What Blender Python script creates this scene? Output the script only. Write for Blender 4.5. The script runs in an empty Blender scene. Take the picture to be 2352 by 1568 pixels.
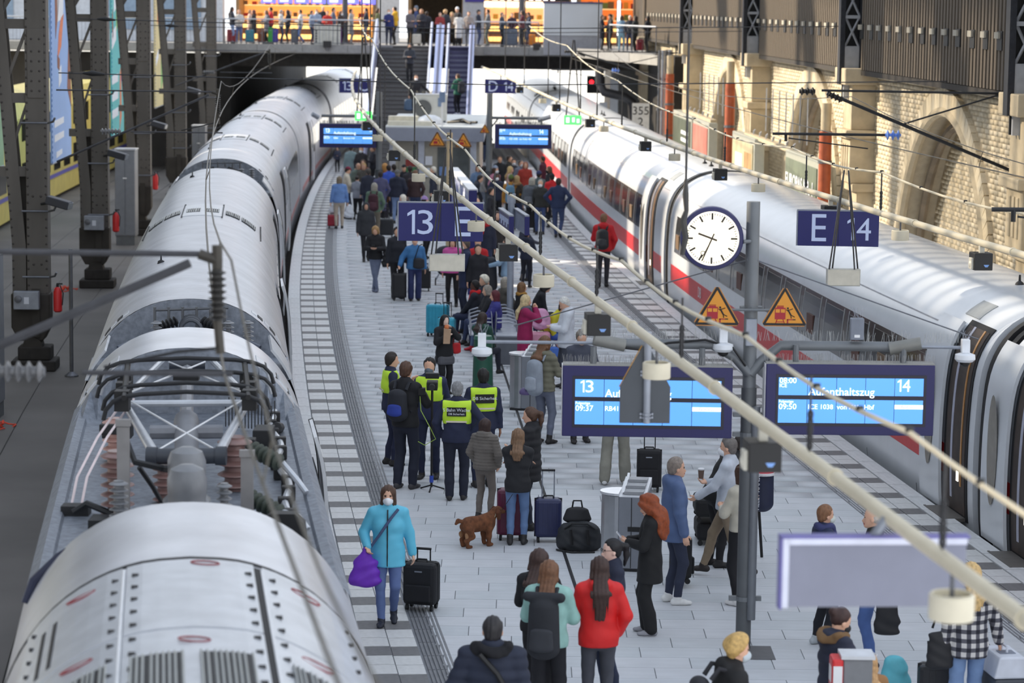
import bpy, math, random
import numpy as np
from mathutils import Vector, Matrix
random.seed(7); RNG = np.random.default_rng(7)
D = bpy.data; SC = bpy.context.scene; COL = SC.collection
R = math.radians
# ---------------------------------------------------------------- camera
F_PX, CAM_H, ROLL = 6000.0, 7.15, 0.7
PITCH = math.atan(784 / F_PX)
_F = np.array([0, math.cos(PITCH), -math.sin(PITCH)]); _R0 = np.array([1.0, 0, 0]); _U0 = np.cross(_R0, _F)
_r = R(ROLL)
_Rv = _R0 * math.cos(_r) + _U0 * math.sin(_r); _Uv = _U0 * math.cos(_r) - _R0 * math.sin(_r)
cam_data = D.cameras.new('camera'); cam = D.objects.new('camera', cam_data); COL.objects.link(cam); SC.camera = cam
cam_data.sensor_width = 36.0; cam_data.lens = F_PX * 36.0 / 2352.0
cam_data.clip_start = 0.5; cam_data.clip_end = 900
_m = Matrix.Identity(4)
for _i in range(3):
    _m[_i][0] = _Rv[_i]; _m[_i][1] = _Uv[_i]; _m[_i][2] = -_F[_i]
_m[2][3] = CAM_H
cam.matrix_world = _m
cam_data.dof.use_dof = True; cam_data.dof.focus_distance = 36.0
cam_data.dof.aperture_fstop = (cam_data.lens / 1000) / 0.042
# ---------------------------------------------------------------- sky, sun, exposure
W = D.worlds.new('sky'); SC.world = W; W.use_nodes = True
nt = W.node_tree; nt.nodes.clear()
_o = nt.nodes.new('ShaderNodeOutputWorld'); _b = nt.nodes.new('ShaderNodeBackground')
_tc = nt.nodes.new('ShaderNodeTexCoord'); _sx = nt.nodes.new('ShaderNodeSeparateXYZ'); _cr = nt.nodes.new('ShaderNodeValToRGB')
nt.links.new(_tc.outputs['Generated'], _sx.inputs[0]); nt.links.new(_sx.outputs['Z'], _cr.inputs[0])
_e = _cr.color_ramp.elements
_e[0].position = 0.0; _e[0].color = (0.90, 0.93, 0.97, 1)
_e[1].position = 1.0; _e[1].color = (0.70, 0.80, 0.96, 1)
nt.links.new(_cr.outputs[0], _b.inputs[0]); _b.inputs[1].default_value = 1.75
nt.links.new(_b.outputs[0], _o.inputs[0])
sun_d = D.lights.new('sun', 'SUN'); sun = D.objects.new('sun', sun_d); COL.objects.link(sun)
SUN_DIR = Vector((-0.80, 0.30, 0.42)).normalized()
sun.rotation_euler = SUN_DIR.to_track_quat('Z', 'Y').to_euler()
sun_d.energy = 7.5; sun_d.angle = R(1.2); sun_d.color = (1.0, 0.86, 0.66)
SC.view_settings.view_transform = 'Standard'; SC.view_settings.look = 'None'
SC.view_settings.gamma = 1.0; SC.view_settings.use_curve_mapping = False
SC.view_settings.exposure = 0.0
# ---------------------------------------------------------------- pixel to place
def ray(x, y): return _F + _Rv * (x - 1176) / F_PX - _Uv * (y - 784) / F_PX
_O = np.array([0, 0, CAM_H])
def PZ(x, y, z=0.0):
    d = ray(x, y); return Vector(_O + d * ((z - CAM_H) / d[2]))
def PY(x, y, Y):
    d = ray(x, y); return Vector(_O + d * (Y / d[1]))
def PX(x, y, X):
    d = ray(x, y); return Vector(_O + d * (X / d[0]))
# ---------------------------------------------------------------- materials
def lin(c):
    c = c / 255.0
    return c / 12.92 if c <= 0.04045 else ((c + 0.055) / 1.055) ** 2.4
def rgb(t): return tuple(lin(v) for v in t)
_mats = {}
def M(col, rough=0.6, metal=0.0, var=0.10, scale=6.0, emit=0.0, bump=0.0, stretch=None, alpha=None, spec=None, trans=0):
    key = (tuple(col), rough, metal, var, scale, emit, bump, stretch, alpha, spec, trans)
    if key in _mats: return _mats[key]
    m = D.materials.new('mat_%03d' % len(_mats)); m.use_nodes = True; t = m.node_tree; n = t.nodes
    b = n['Principled BSDF']; c = rgb(col)
    b.inputs['Base Color'].default_value = (*c, 1); b.inputs['Roughness'].default_value = rough; b.inputs['Metallic'].default_value = metal
    if spec is not None: b.inputs['Specular IOR Level'].default_value = spec
    if trans: b.inputs['Transmission Weight'].default_value = trans
    if emit:
        b.inputs['Emission Color'].default_value = (*c, 1); b.inputs['Emission Strength'].default_value = emit
    if alpha is not None: b.inputs['Alpha'].default_value = alpha
    if var and not emit:
        tc = n.new('ShaderNodeTexCoord'); nz = n.new('ShaderNodeTexNoise'); nz.inputs['Scale'].default_value = scale; nz.inputs['Detail'].default_value = 5
        src = tc.outputs['Object']
        if stretch:
            mp = n.new('ShaderNodeMapping'); mp.inputs['Scale'].default_value = stretch; t.links.new(src, mp.inputs[0]); src = mp.outputs[0]
        t.links.new(src, nz.inputs['Vector'])
        rp = n.new('ShaderNodeValToRGB'); e = rp.color_ramp.elements
        e[0].position = 0.3; e[1].position = 0.7
        e[0].color = (*[v * (1 - var) for v in c], 1); e[1].color = (*[min(1, v * (1 + var)) for v in c], 1)
        t.links.new(nz.outputs['Fac'], rp.inputs[0]); t.links.new(rp.outputs[0], b.inputs['Base Color'])
        if bump:
            bp = n.new('ShaderNodeBump'); bp.inputs['Strength'].default_value = bump; bp.inputs['Distance'].default_value = 0.01
            t.links.new(nz.outputs['Fac'], bp.inputs['Height']); t.links.new(bp.outputs[0], b.inputs['Normal'])
    _mats[key] = m; return m
STEEL = M((110, 112, 118), .45, .6, .15)
GALV = M((150, 155, 165), .5, .5, .12)
DARK = M((32, 33, 36), .6, 0, .2)
BLACK = M((20, 20, 22), .55, 0, .15)
WHITE = M((225, 226, 228), .45, 0, .04)
NAVY = M((26, 28, 100), .4, 0, .04)
LETTER = M((205, 218, 250), .5, 0, 0)
RAILM = M((120, 112, 105), .4, .7, .2)
CHAIN = M((70, 70, 72), .5, .6, .2)
CREAM = M((214, 204, 180), .5, 0, .08, 3)
# ---------------------------------------------------------------- mesh helpers
LAST = [None]
def link(o, parent=None):
    COL.objects.link(o); LAST[0] = o
    if parent is not None: o.parent = parent
    return o
def tag(o, label=None, cat=None, group=None, kind=None):
    if label: o['label'] = label
    if cat: o['category'] = cat
    if group: o['group'] = group
    if kind: o['kind'] = kind
    return o
def thing(name, label, cat, loc=(0, 0, 0), rz=0.0, group=None):
    o = D.objects.new(name, None); o.location = loc; o.rotation_euler = (0, 0, rz); o.empty_display_size = .2
    COL.objects.link(o); return tag(o, label, cat, group)
class MB:
    def __init__(s): s.v = []; s.f = []; s.m = []
    def add(s, vs, fs, mi=0):
        b = len(s.v); s.v.extend([tuple(p) for p in vs]); s.f.extend([tuple(b + i for i in q) for q in fs]); s.m.extend([mi] * len(fs)); return s
    def box(s, c, d, rz=0.0, mi=0, rot=None):
        x, y, z = d[0] / 2, d[1] / 2, d[2] / 2
        vs = [Vector((i, j, k)) for k in (-z, z) for j in (-y, y) for i in (-x, x)]
        m = rot if rot is not None else Matrix.Rotation(rz, 3, 'Z')
        c = Vector(c)
        return s.add([m @ v + c for v in vs], [(0, 2, 3, 1), (4, 5, 7, 6), (0, 1, 5, 4), (2, 6, 7, 3), (0, 4, 6, 2), (1, 3, 7, 5)], mi)
    def bx(s, x0, x1, y0, y1, z0, z1, mi=0): return s.box(((x0 + x1) / 2, (y0 + y1) / 2, (z0 + z1) / 2), (abs(x1 - x0), abs(y1 - y0), abs(z1 - z0)), 0, mi)
    def tube(s, pts, r, n=6, mi=0, r2=None, caps=True):
        pts = [Vector(p) for p in pts]; N = len(pts); rings = []
        up = None
        for i, p in enumerate(pts):
            t = (pts[min(i + 1, N - 1)] - pts[max(i - 1, 0)])
            if t.length < 1e-9: t = Vector((0, 0, 1))
            t.normalize()
            if up is None:
                up = Vector((0, 0, 1)) if abs(t.z) < .9 else Vector((1, 0, 0))
            a = t.cross(up)
            if a.length < 1e-6: a = t.orthogonal()
            a.normalize(); b = a.cross(t); up = b
            rr = r if r2 is None else r + (r2 - r) * i / max(1, N - 1)
            if isinstance(r, (list, tuple)): rr = r[i]
            rings.append([p + (a * math.cos(2 * math.pi * k / n) + b * math.sin(2 * math.pi * k / n)) * rr for k in range(n)])
        vs = [p for q in rings for p in q]; fs = []
        for i in range(N - 1):
            for k in range(n):
                k2 = (k + 1) % n; fs.append((i * n + k, (i + 1) * n + k, (i + 1) * n + k2, i * n + k2))
        if caps: fs.append(tuple(range(n))); fs.append(tuple((N - 1) * n + k for k in reversed(range(n))))
        return s.add(vs, fs, mi)
    def lathe(s, prof, o=(0, 0, 0), n=16, mi=0, rot=None):
        o = Vector(o); vs = []; fs = []
        for r, z in prof:
            for k in range(n):
                a = 2 * math.pi * k / n; v = Vector((r * math.cos(a), r * math.sin(a), z))
                vs.append((rot @ v if rot is not None else v) + o)
        for i in range(len(prof) - 1):
            for k in range(n):
                k2 = (k + 1) % n; fs.append((i * n + k, i * n + k2, (i + 1) * n + k2, (i + 1) * n + k))
        fs.append(tuple(reversed(range(n)))); fs.append(tuple((len(prof) - 1) * n + k for k in range(n)))
        return s.add(vs, fs, mi)
    def prism(s, poly, o, ax, ay, t, mi=0):
        """polygon POLY in the frame (ax, ay) at o, extruded by the vector t"""
        o, ax, ay, t = Vector(o), Vector(ax), Vector(ay), Vector(t); n = len(poly)
        a = [o + ax * p[0] + ay * p[1] for p in poly]; b = [p + t for p in a]
        fs = [tuple(reversed(range(n))), tuple(range(n, 2 * n))] + [(i, (i + 1) % n, n + (i + 1) % n, n + i) for i in range(n)]
        if ax.cross(ay).dot(t) < 0: fs = [tuple(reversed(q)) for q in fs]
        return s.add(a + b, fs, mi)
    def sweep(s, sections, closed=True, mi=0, caps=False):
        n = len(sections[0]); vs = [p for q in sections for p in q]; fs = []
        K = n if closed else n - 1
        for i in range(len(sections) - 1):
            for k in range(K):
                k2 = (k + 1) % n; fs.append((i * n + k, i * n + k2, (i + 1) * n + k2, (i + 1) * n + k))
        if caps: fs.append(tuple(reversed(range(n)))); fs.append(tuple((len(sections) - 1) * n + k for k in range(n)))
        return s.add(vs, fs, mi)
    def mesh(s, name, mats, smooth=False):
        me = D.meshes.new(name); me.from_pydata(s.v, [], s.f)
        for m in (mats if isinstance(mats, (list, tuple)) else [mats]): me.materials.append(m)
        if any(s.m): me.polygons.foreach_set('material_index', s.m)
        if smooth: me.polygons.foreach_set('use_smooth', [True] * len(s.f))
        me.update(); return me
    def build(s, name, mats, parent=None, smooth=False, bevel=0, kind=None, loc=None):
        o = D.objects.new(name, s.mesh(name, mats, smooth))
        if loc is not None: o.location = loc
        link(o, parent)
        if smooth:
            md = o.modifiers.new('edge', 'EDGE_SPLIT'); md.split_angle = R(40)
        if bevel:
            b = o.modifiers.new('bevel', 'BEVEL'); b.width = bevel; b.segments = 2; b.limit_method = 'ANGLE'
        if kind: o['kind'] = kind
        return o
def inst(name, me, parent=None, loc=(0, 0, 0), rz=0, scale=None, rot=None):
    o = D.objects.new(name, me); o.location = loc; o.rotation_euler = rot if rot is not None else (0, 0, rz)
    if scale: o.scale = scale
    return link(o, parent)
def text(body, size, loc, mat, parent, rot=(math.pi / 2, 0, 0), align='CENTER', name='lettering', ext=.002, sx=1.0, bold=0.0):
    c = D.curves.new(name, 'FONT'); c.body = body
    c.size = size; c.align_x = align; c.align_y = 'CENTER'; c.extrude = ext; c.resolution_u = 3; c.offset = bold
    tmp = D.objects.new('tmp', c); me = D.meshes.new_from_object(tmp); D.objects.remove(tmp); D.curves.remove(c)
    me.materials.clear(); me.materials.append(mat)
    o = D.objects.new(name, me); o.location = loc; o.rotation_euler = rot; o.scale = (sx, 1, 1)
    return link(o, parent)
def number(body, h, x, y, z, mat, parent):
    """a two-digit number that starts with a flagged 1, cap height h, centred on x, z"""
    MB().prism([(.10, 0), (.225, 0), (.225, 1), (.12, 1), (-.09, .86), (-.09, .74), (.10, .84)], (x - .42 * h, y, z - h / 2), (h, 0, 0), (0, 0, h), (0, -.004, 0)).build('lettering', mat, parent)
    o = text(body[1], h, (0, 0, 0), mat, parent); me = o.data; zs = [v.co.y for v in me.vertices]; xs = [v.co.x for v in me.vertices]; k = h / (max(zs) - min(zs)); kx = .64 * h / (max(xs) - min(xs))
    o.scale = (kx, k, 1); o.location = (x + .23 * h - kx * (max(xs) + min(xs)) / 2, y - .002, z - k * (max(zs) + min(zs)) / 2); return o
def fastmesh(name, V, Q, smooth=True):
    me = D.meshes.new(name); nv, nq = len(V), len(Q)
    me.vertices.add(nv); me.vertices.foreach_set('co', np.asarray(V, np.float32).ravel())
    me.loops.add(nq * 4); me.loops.foreach_set('vertex_index', np.asarray(Q, np.int32).ravel())
    me.polygons.add(nq); me.polygons.foreach_set('loop_start', np.arange(0, nq * 4, 4, dtype=np.int32))
    try: me.polygons.foreach_set('loop_total', np.full(nq, 4, np.int32))
    except Exception: pass
    if smooth: me.polygons.foreach_set('use_smooth', np.ones(nq, bool))
    me.update(calc_edges=True); return me
BOXQ = np.array([[0, 2, 3, 1], [4, 5, 7, 6], [0, 1, 5, 4], [2, 6, 7, 3], [0, 4, 6, 2], [1, 3, 7, 5]])
def boxes_mesh(name, C, S, mat, AX=None, AY=None):
    """many boxes in one mesh: centres C (n,3), sizes S (n,3), optional axes AX, AY (n,3) for their x and y"""
    C = np.asarray(C, float); S = np.asarray(S, float); n = len(C)
    if AX is None: AX = np.tile([1.0, 0, 0], (n, 1)); AY = np.tile([0, 1.0, 0], (n, 1))
    AZ = np.cross(AX, AY); k = []
    for z in (-.5, .5):
        for y in (-.5, .5):
            for x in (-.5, .5): k.append(C + AX * (S[:, :1] * x) + AY * (S[:, 1:2] * y) + AZ * (S[:, 2:] * z))
    V = np.stack(k, 1).reshape(-1, 3); Q = (BOXQ[None] + (np.arange(n) * 8)[:, None, None]).reshape(-1, 4)
    me = fastmesh(name, V, Q, False); me.materials.append(mat); return me
# ---------------------------------------------------------------- the two curved platform edges
_l = np.array([(110, -8.0), (94.8, -7.5), (76.8, -6.45), (64.5, -5.55), (53.2, -4.56), (48.8, -4.13), (44.6, -3.72), (39.7, -3.18), (36.6, -2.88), (30.2, -2.13), (28.5, -1.93)])
_rr = np.array([(89.5, 1.93), (79.9, 2.4), (65.2, 3.52), (57.3, 4.15), (52.6, 4.5), (48.7, 4.85), (42.8, 5.57), (39.1, 5.9), (37.4, 6.1), (34.9, 6.35), (32.8, 6.6)])
PL = np.polyfit(_l[:, 0], _l[:, 1], 2); PR = np.polyfit(_rr[:, 0], _rr[:, 1], 2)
def edgeL(Y): return float(np.polyval(PL, Y))
def edgeR(Y): return float(np.polyval(PR, Y)) if Y < 92 else float(np.polyval(PR, 92) + (Y - 92) * (2 * PR[0] * 92 + PR[1]))
GAP = 1.66
def trackL(Y): return edgeL(Y) - GAP
def trackR(Y): return edgeR(Y) + GAP
def frame(tr, Y):
    d = (tr(Y + .5) - tr(Y - .5)); t = Vector((d, 1, 0)).normalized(); return Vector((tr(Y), Y, 0)), Vector((t.y, -t.x, 0)), t
def TP(tr, Y, u, z):
    """point beside the track: u to the right of its centre line, height z over the platform"""
    o, r, t = frame(tr, Y); p = o + r * u; p.z = z; return p
def trot(tr, Y):
    o, r, t = frame(tr, Y); return math.atan2(-t.x, t.y)
# ================================================================ SETTING
UNIT = MB().bx(-.5, .5, -.5, .5, -.5, .5)
_unit = {}
def unit(mat):
    if mat.name not in _unit: _unit[mat.name] = UNIT.mesh('unit', mat)
    return _unit[mat.name]
def piece(name, mat, parent, c, d, rz=0, rot=None): return inst(name, unit(mat), parent, c, rz, d, rot)
def pieces(name, items, parent, limit=290, kind_name=None):
    """items: (mat, centre, size, rz); the LIMIT nearest become parts, the rest one mesh per material"""
    items = sorted(items, key=lambda i: i[1][1]); 
    for m, c, d, rz in items[:limit]: piece(name, m, parent, c, d, rz)
    rest = {}
    for i in items[limit:]: rest.setdefault(i[0].name, []).append(i)
    for k, L in rest.items():
        C = [i[1] for i in L]; S = [i[2] for i in L]; A = [(math.cos(i[3]), math.sin(i[3]), 0) for i in L]; B = [(-math.sin(i[3]), math.cos(i[3]), 0) for i in L]
        o = link(D.objects.new((kind_name or name) + '_rest', boxes_mesh(name, C, S, L[0][0], np.array(A), np.array(B))), parent); o['kind'] = 'stuff'
# low ground: service level on the left, track bed, bright yard behind the bridge
G_Z = -0.55
LOWCON = M((92, 89, 87), .75, 0, .28, .35, bump=.1)
mb = MB()
for a, b in zip(range(4, 132, 4), range(8, 136, 4)):
    mb.add([(-45, a, G_Z), (trackL(a) - 1.62, a, G_Z), (trackL(b) - 1.62, b, G_Z), (-45, b, G_Z)], [(0, 1, 2, 3)])
    mb.add([(trackL(a) - 1.62, a, G_Z), (trackL(a) - 1.62, a, -1), (trackL(b) - 1.62, b, -1), (trackL(b) - 1.62, b, G_Z)], [(0, 1, 2, 3)])
floor_left = tag(mb.build('floor', LOWCON), kind='structure')
mb = MB()   # long joints of the service level
for k in range(7):
    mb.tube([(trackL(Y) - 2.1 - k * 1.25, Y, G_Z + .002) for Y in range(6, 130, 6)], .012, 4)
mb.build('joint', DARK, floor_left, kind='stuff')
BALLAST = M((70, 64, 60), .9, 0, .45, 9, bump=.6)
mb = MB()
for tr in (trackL, trackR):
    for a in range(4, 132, 4):
        mb.add([TP(tr, a, -1.75, -.98), TP(tr, a, 1.75, -.98), TP(tr, a + 4, 1.75, -.98), TP(tr, a + 4, -1.75, -.98)], [(0, 1, 2, 3)])
bed = tag(mb.build('ground', BALLAST), kind='structure')
for tr in (trackL, trackR):
    for u in (-.75, .75):
        MB().tube([TP(tr, Y, u, -.8) for Y in range(4, 136, 6)], .05, 6).build('rail', RAILM, bed)
SLEEP = M((88, 82, 78), .9)
pieces('sleeper', [(SLEEP, TP(trackR, 24 + i * .65, 0, -.93), (2.5, .26, .14), trot(trackR, 24 + i * .65)) for i in range(150)], bed, 90)
YARD = M((226, 222, 212), .9, 0, .08, .2)
mb = MB()
mb.add([(-140, 134, -1.0), (120, 134, -1.0), (120, 620, -1.0), (-140, 620, -1.0)], [(0, 1, 2, 3)])
tag(mb.build('ground', YARD), kind='structure')
# ---- platform
PAVE = [M((194, 197, 201), .62, 0, .05, 2.5), M((190, 194, 198), .62, 0, .05, 2.5), M((198, 200, 204), .62, 0, .05, 2.5)]
JOINT = M((128, 130, 134), .85, 0, .15); COPE = M((208, 209, 210), .6, 0, .1, 4, bump=.05)
BANDL = M((206, 206, 205), .6, 0, .08, 4); BANDD = M((112, 111, 112), .65, 0, .12, 4); TACT = M((116, 117, 121), .6, 0, .1, 5)
mb = MB(); PY0, PY1 = 20, 132
for a in range(PY0, PY1, 2):
    b = a + 2; l0, l1, r0, r1 = edgeL(a), edgeL(b), edgeR(a), edgeR(b)
    mb.add([(l0, a, -.012), (r0, a, -.012), (r1, b, -.012), (l1, b, -.012)], [(0, 1, 2, 3)])
    mb.add([(l0, a, -.012), (l1, b, -.012), (l1 + .12, b, -1), (l0 + .12, a, -1)], [(0, 1, 2, 3)])
    mb.add([(r0, a, -.012), (r0 - .12, a, -1), (r1 - .12, b, -1), (r1, b, -.012)], [(0, 1, 2, 3)])
platform = tag(mb.build('platform', JOINT), kind='structure')
def along(edge, sgn, off, w, y0, y1, L, th, mat, gap=.012, zt=0.0):
    out = []; Y = y0
    while Y < y1:
        m = mat(len(out)) if callable(mat) else mat; ym = Y + L / 2
        dx = (edge(ym + .5) - edge(ym - .5)); rz = math.atan2(-dx, 1)
        c = (edge(ym) + sgn * (off + w / 2), ym, zt - th / 2)
        out.append((m, c, (w - gap, L - gap, th), rz)); Y += L
    return out
for e, s in ((edgeL, 1), (edgeR, -1)):
    pieces('coping_stone', along(e, s, -.02, .29, 22, 128, .98, .13, COPE, .014, .004), platform, 110)
    for k in range(2):
        pieces('band_tile', along(e, s, .28 + k * .31, .31, 22, 128, .4, .05, lambda i: BANDD if i % 3 == 0 else BANDL, .014), platform, 150)
# ribbed tactile strips: a plate with eight raised ribs
def ribbed(mat):
    m = MB().bx(-.5, .5, -.5, .5, -.5, -.15)
    for k in range(7): m.bx(-.5 + (k + .22) / 7, -.5 + (k + .78) / 7, -.495, .495, -.15, .5)
    return m.mesh('tactile', mat)
RIB = ribbed(TACT)
for e, s in ((edgeL, 1), (edgeR, -1)):
    L = along(e, s, .915, .33, 22, 128, .6, .05, TACT, .01, .004)
    for m, c, d, rz in L: inst('tactile_plate', RIB, platform, c, rz, d)
TACX = [(TACT, (-4.9 + k * .6, 70.2, -.02), (.59, .33, .05), 0) for k in range(12)]
# paving slabs in running bond
sl = []
for i in range(220):
    Y = 22.2 + i * .45
    if Y > 118: break
    x0, x1 = edgeL(Y) + 1.1, edgeR(Y) - 1.1; w = .9
    x = x0 - random.random() * .05 - (w / 2 if i % 2 else 0)
    while x < x1:
        a, b = max(x, x0), min(x + w, x1); x += w
        if b - a < .06: continue
        sl.append((random.choice(PAVE), ((a + b) / 2, Y + .225, -.02), (b - a - .010, .441, .04 + (random.uniform(-.002, .002) if Y < 36 else 0)), 0))
pieces('paving_slab', sl, platform, 295)
# drain slots and dark patch by the post
mb = MB(); mb.tube([(1.0 + .075 * (60 - y) * .0 - .052 * (y - 28), y, .003) for y in np.linspace(26, 60, 12)], .022, 4); mb.build('drain_slot', DARK, platform)
MB().box((2.68, 28.3, .002), (.52, .6, .012)).build('base_plate', M((96, 96, 98), .7), platform)
# ================================================================ RIGHT WALL: arcades of pale brick under ribbed cladding
WA = 12.0; WD = Vector((-.05, 1, 0)).normalized(); WN = Vector((-WD.y, WD.x, 0))   # WN points to the tracks
def WP(q, d, z):
    """point on the wall: q metres along Y, d in front of the face"""
    p = Vector((WA - .05 * q, q, 0)) + WN * d; p.z = z; return p
WRZ = math.atan2(-WD.x, WD.y)
BRK = [M((214, 200, 172), .8, 0, .08, 5), M((207, 192, 163), .8, 0, .10, 5), M((220, 207, 181), .8, 0, .08, 5)]
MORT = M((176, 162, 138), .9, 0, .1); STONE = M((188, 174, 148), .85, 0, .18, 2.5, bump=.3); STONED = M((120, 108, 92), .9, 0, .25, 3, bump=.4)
BAYS = [29.7, 47.1, 64.5, 81.9, 99.4, 116.8]; RI, RO, ZS, ZT = 4.75, 5.25, .15, 5.75
mb = MB()
def wq(a, b, c, d_): mb.add([a, b, c, d_], [(0, 1, 2, 3)])
CENT = [(BAYS[i] + BAYS[i + 1]) / 2 for i in range(5)]
for i in range(5):
    q0, q1 = BAYS[i], BAYS[i + 1]; c = CENT[i]; N = 28
    for k in range(N):
        a, b = math.pi * k / N, math.pi * (k + 1) / N
        pa = (c - RI * math.cos(a), ZS + RI * math.sin(a)); pb = (c - RI * math.cos(b), ZS + RI * math.sin(b))
        wq(WP(pa[0], 0, pa[1]), WP(pa[0], 0, ZT), WP(pb[0], 0, ZT), WP(pb[0], 0, pb[1]))
        wq(WP(pa[0], 0, pa[1]), WP(pb[0], 0, pb[1]), WP(pb[0], -.7, pb[1]), WP(pa[0], -.7, pa[1]))
    for a, b in ((q0, c - RI), (c + RI, q1)): wq(WP(a, 0, -1), WP(a, 0, ZT), WP(b, 0, ZT), WP(b, 0, -1))
    for s in (-1, 1): wq(WP(c + s * RI, 0, -1), WP(c + s * RI, 0, ZS), WP(c + s * RI, -.7, ZS), WP(c + s * RI, -.7, -1))
    wq(WP(q0, -.7, -1), WP(q0, -.7, ZT), WP(q1, -.7, ZT), WP(q1, -.7, -1))
wall_right = tag(mb.build('wall_right', MORT), kind='structure')
tag(MB().prism([(0, 0), (0, .6), (90, .6), (90, 0)], WP(30, -.72, 9.6), WD, -WN, (0, 0, .2)).build('trim_1', STONE), kind='structure')
pcs = []; brz = WRZ
near = []
for i in range(5):
    q0, q1, c = BAYS[i], BAYS[i + 1], CENT[i]
    if i == 0: q0 = 42
    for r in range(int(ZT / .105) + 1):
        z = .05 + r * .105
        if z > ZT: break
        q = q0 + (.19 if r % 2 else 0)
        while q < q1:
            m = random.randrange(3); L = .38
            d = math.hypot(q - c, max(0, z - ZS))
            if d > RO + .08: pcs.append((m, WP(q, -.016, z), q, z))
            elif d < RI - .1: pcs.append((m, WP(q, -.716, z), q, z))
            q += L
pcs.sort(key=lambda p: p[2] - (p[3] > 1.5) * 6)
near, rest = pcs[:0], pcs
vis = [p for p in pcs if p[2] < 62 and p[3] > 2.3]; random.shuffle(vis)
vis = sorted(vis, key=lambda p: p[2])[:290]; ids = set(id(p) for p in vis)
for m, p, q, z in vis: piece('brick', BRK[m], wall_right, p, (.05, .365, .092), WRZ)
for k in range(3):
    L = [p for p in pcs if p[0] == k and id(p) not in ids]
    n = len(L); o = link(D.objects.new('brick_rest', boxes_mesh('brick', [p[1] for p in L], np.tile([.05, .365, .092], (n, 1)), BRK[k], np.tile(list(-WN), (n, 1)), np.tile(list(WD), (n, 1)))), wall_right); o['kind'] = 'stuff'
# arch rings: voussoirs, an outer moulding
for i in range(5):
    c = CENT[i]; nv = 56
    for k in range(nv):
        a = math.pi * (k + .5) / nv; rm = (RI + RO) / 2
        p = WP(c - rm * math.cos(a), .03, ZS + rm * math.sin(a))
        rot = Matrix((WN * -1, WD, Vector((0, 0, 1)))).transposed() @ Matrix.Rotation(math.pi / 2 - a, 3, 'X')
        o = inst('arch_stone', unit(BRK[random.randrange(3)]), wall_right, p, 0, (.16, math.pi * rm / nv - .015, RO - RI), rot.to_euler())
    tube = [WP(c - RI * math.cos(a), .06, ZS + RI * math.sin(a)) for a in np.linspace(0, math.pi, 33)]
    MB().tube(tube, .11, 7).build('arch_moulding', STONE, wall_right, True)
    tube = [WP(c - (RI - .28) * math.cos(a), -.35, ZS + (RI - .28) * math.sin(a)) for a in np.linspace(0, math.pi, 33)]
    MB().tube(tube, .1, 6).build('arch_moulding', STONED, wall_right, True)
# piers with a carved capital
for q in BAYS[1:]:
    m = MB()
    for (z0, z1, w, d) in ((-1, 2.6, 1.15, .42), (2.6, 2.8, 1.4, .55), (2.8, 3.9, 1.25, .62), (3.9, 4.1, 1.5, .75), (4.1, 5.2, 1.15, .6), (5.2, 5.6, 1.5, .8)):
        m.prism([(-w / 2, z0), (w / 2, z0), (w / 2, z1), (-w / 2, z1)], WP(q, 0, 0), WD, (0, 0, 1), WN * d)
    for k in (-.3, 0, .3): m.prism([(k - .08, 3.0), (k + .08, 3.0), (k + .08, 3.75), (k - .08, 3.75)], WP(q, .6, 0), WD, (0, 0, 1), WN * .05)
    m.build('pier', STONE, wall_right, bevel=.03)
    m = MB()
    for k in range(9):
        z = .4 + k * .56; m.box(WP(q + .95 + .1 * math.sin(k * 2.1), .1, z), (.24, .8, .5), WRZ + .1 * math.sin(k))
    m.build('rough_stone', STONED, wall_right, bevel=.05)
# ribbed cladding above the arches
CLAD = M((104, 94, 82), .8, 0, .2, 1.2, stretch=(1, 1, .15)); CLADD = M((58, 53, 48), .85, 0, .15)
m = MB(); m.prism([(40, 5.55), (124, 5.55), (124, 9.4), (40, 9.4)], Vector((WA, 0, 0)), WD / WD.y, (0, 0, 1), WN * .30)
cl = tag(m.build('wall_right_cladding', CLADD), kind='structure')
ribs = []
q = 44.0
while q < 118:
    near_b = min(abs(q - b) for b in BAYS)
    if near_b > .55: ribs.append(q)
    q += .29
for q in ribs: piece('rib', CLAD, cl, WP(q, .36, 7.45), (.13, .15, 3.75), WRZ)
m1, m2 = MB(), MB(); q = 47.0
SLOTL = M((176, 170, 156), .7)
while q < 117:
    if min(abs(q - b) for b in BAYS) > .7:
        piece('slot', BLACK, cl, WP(q, .42, 6.5), (.05, .4, .36), WRZ); piece('bracket', SLOTL, cl, WP(q + .1, .45, 6.6), (.07, .34, .12), WRZ)
    q += 1.22 + random.uniform(-.12, .12)
m = MB(); m.prism([(40, 5.44), (124, 5.44), (124, 5.56), (40, 5.56)], Vector((WA, 0, 0)), WD / WD.y, (0, 0, 1), WN * .42); m.build('sill', CLADD, cl)
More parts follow.
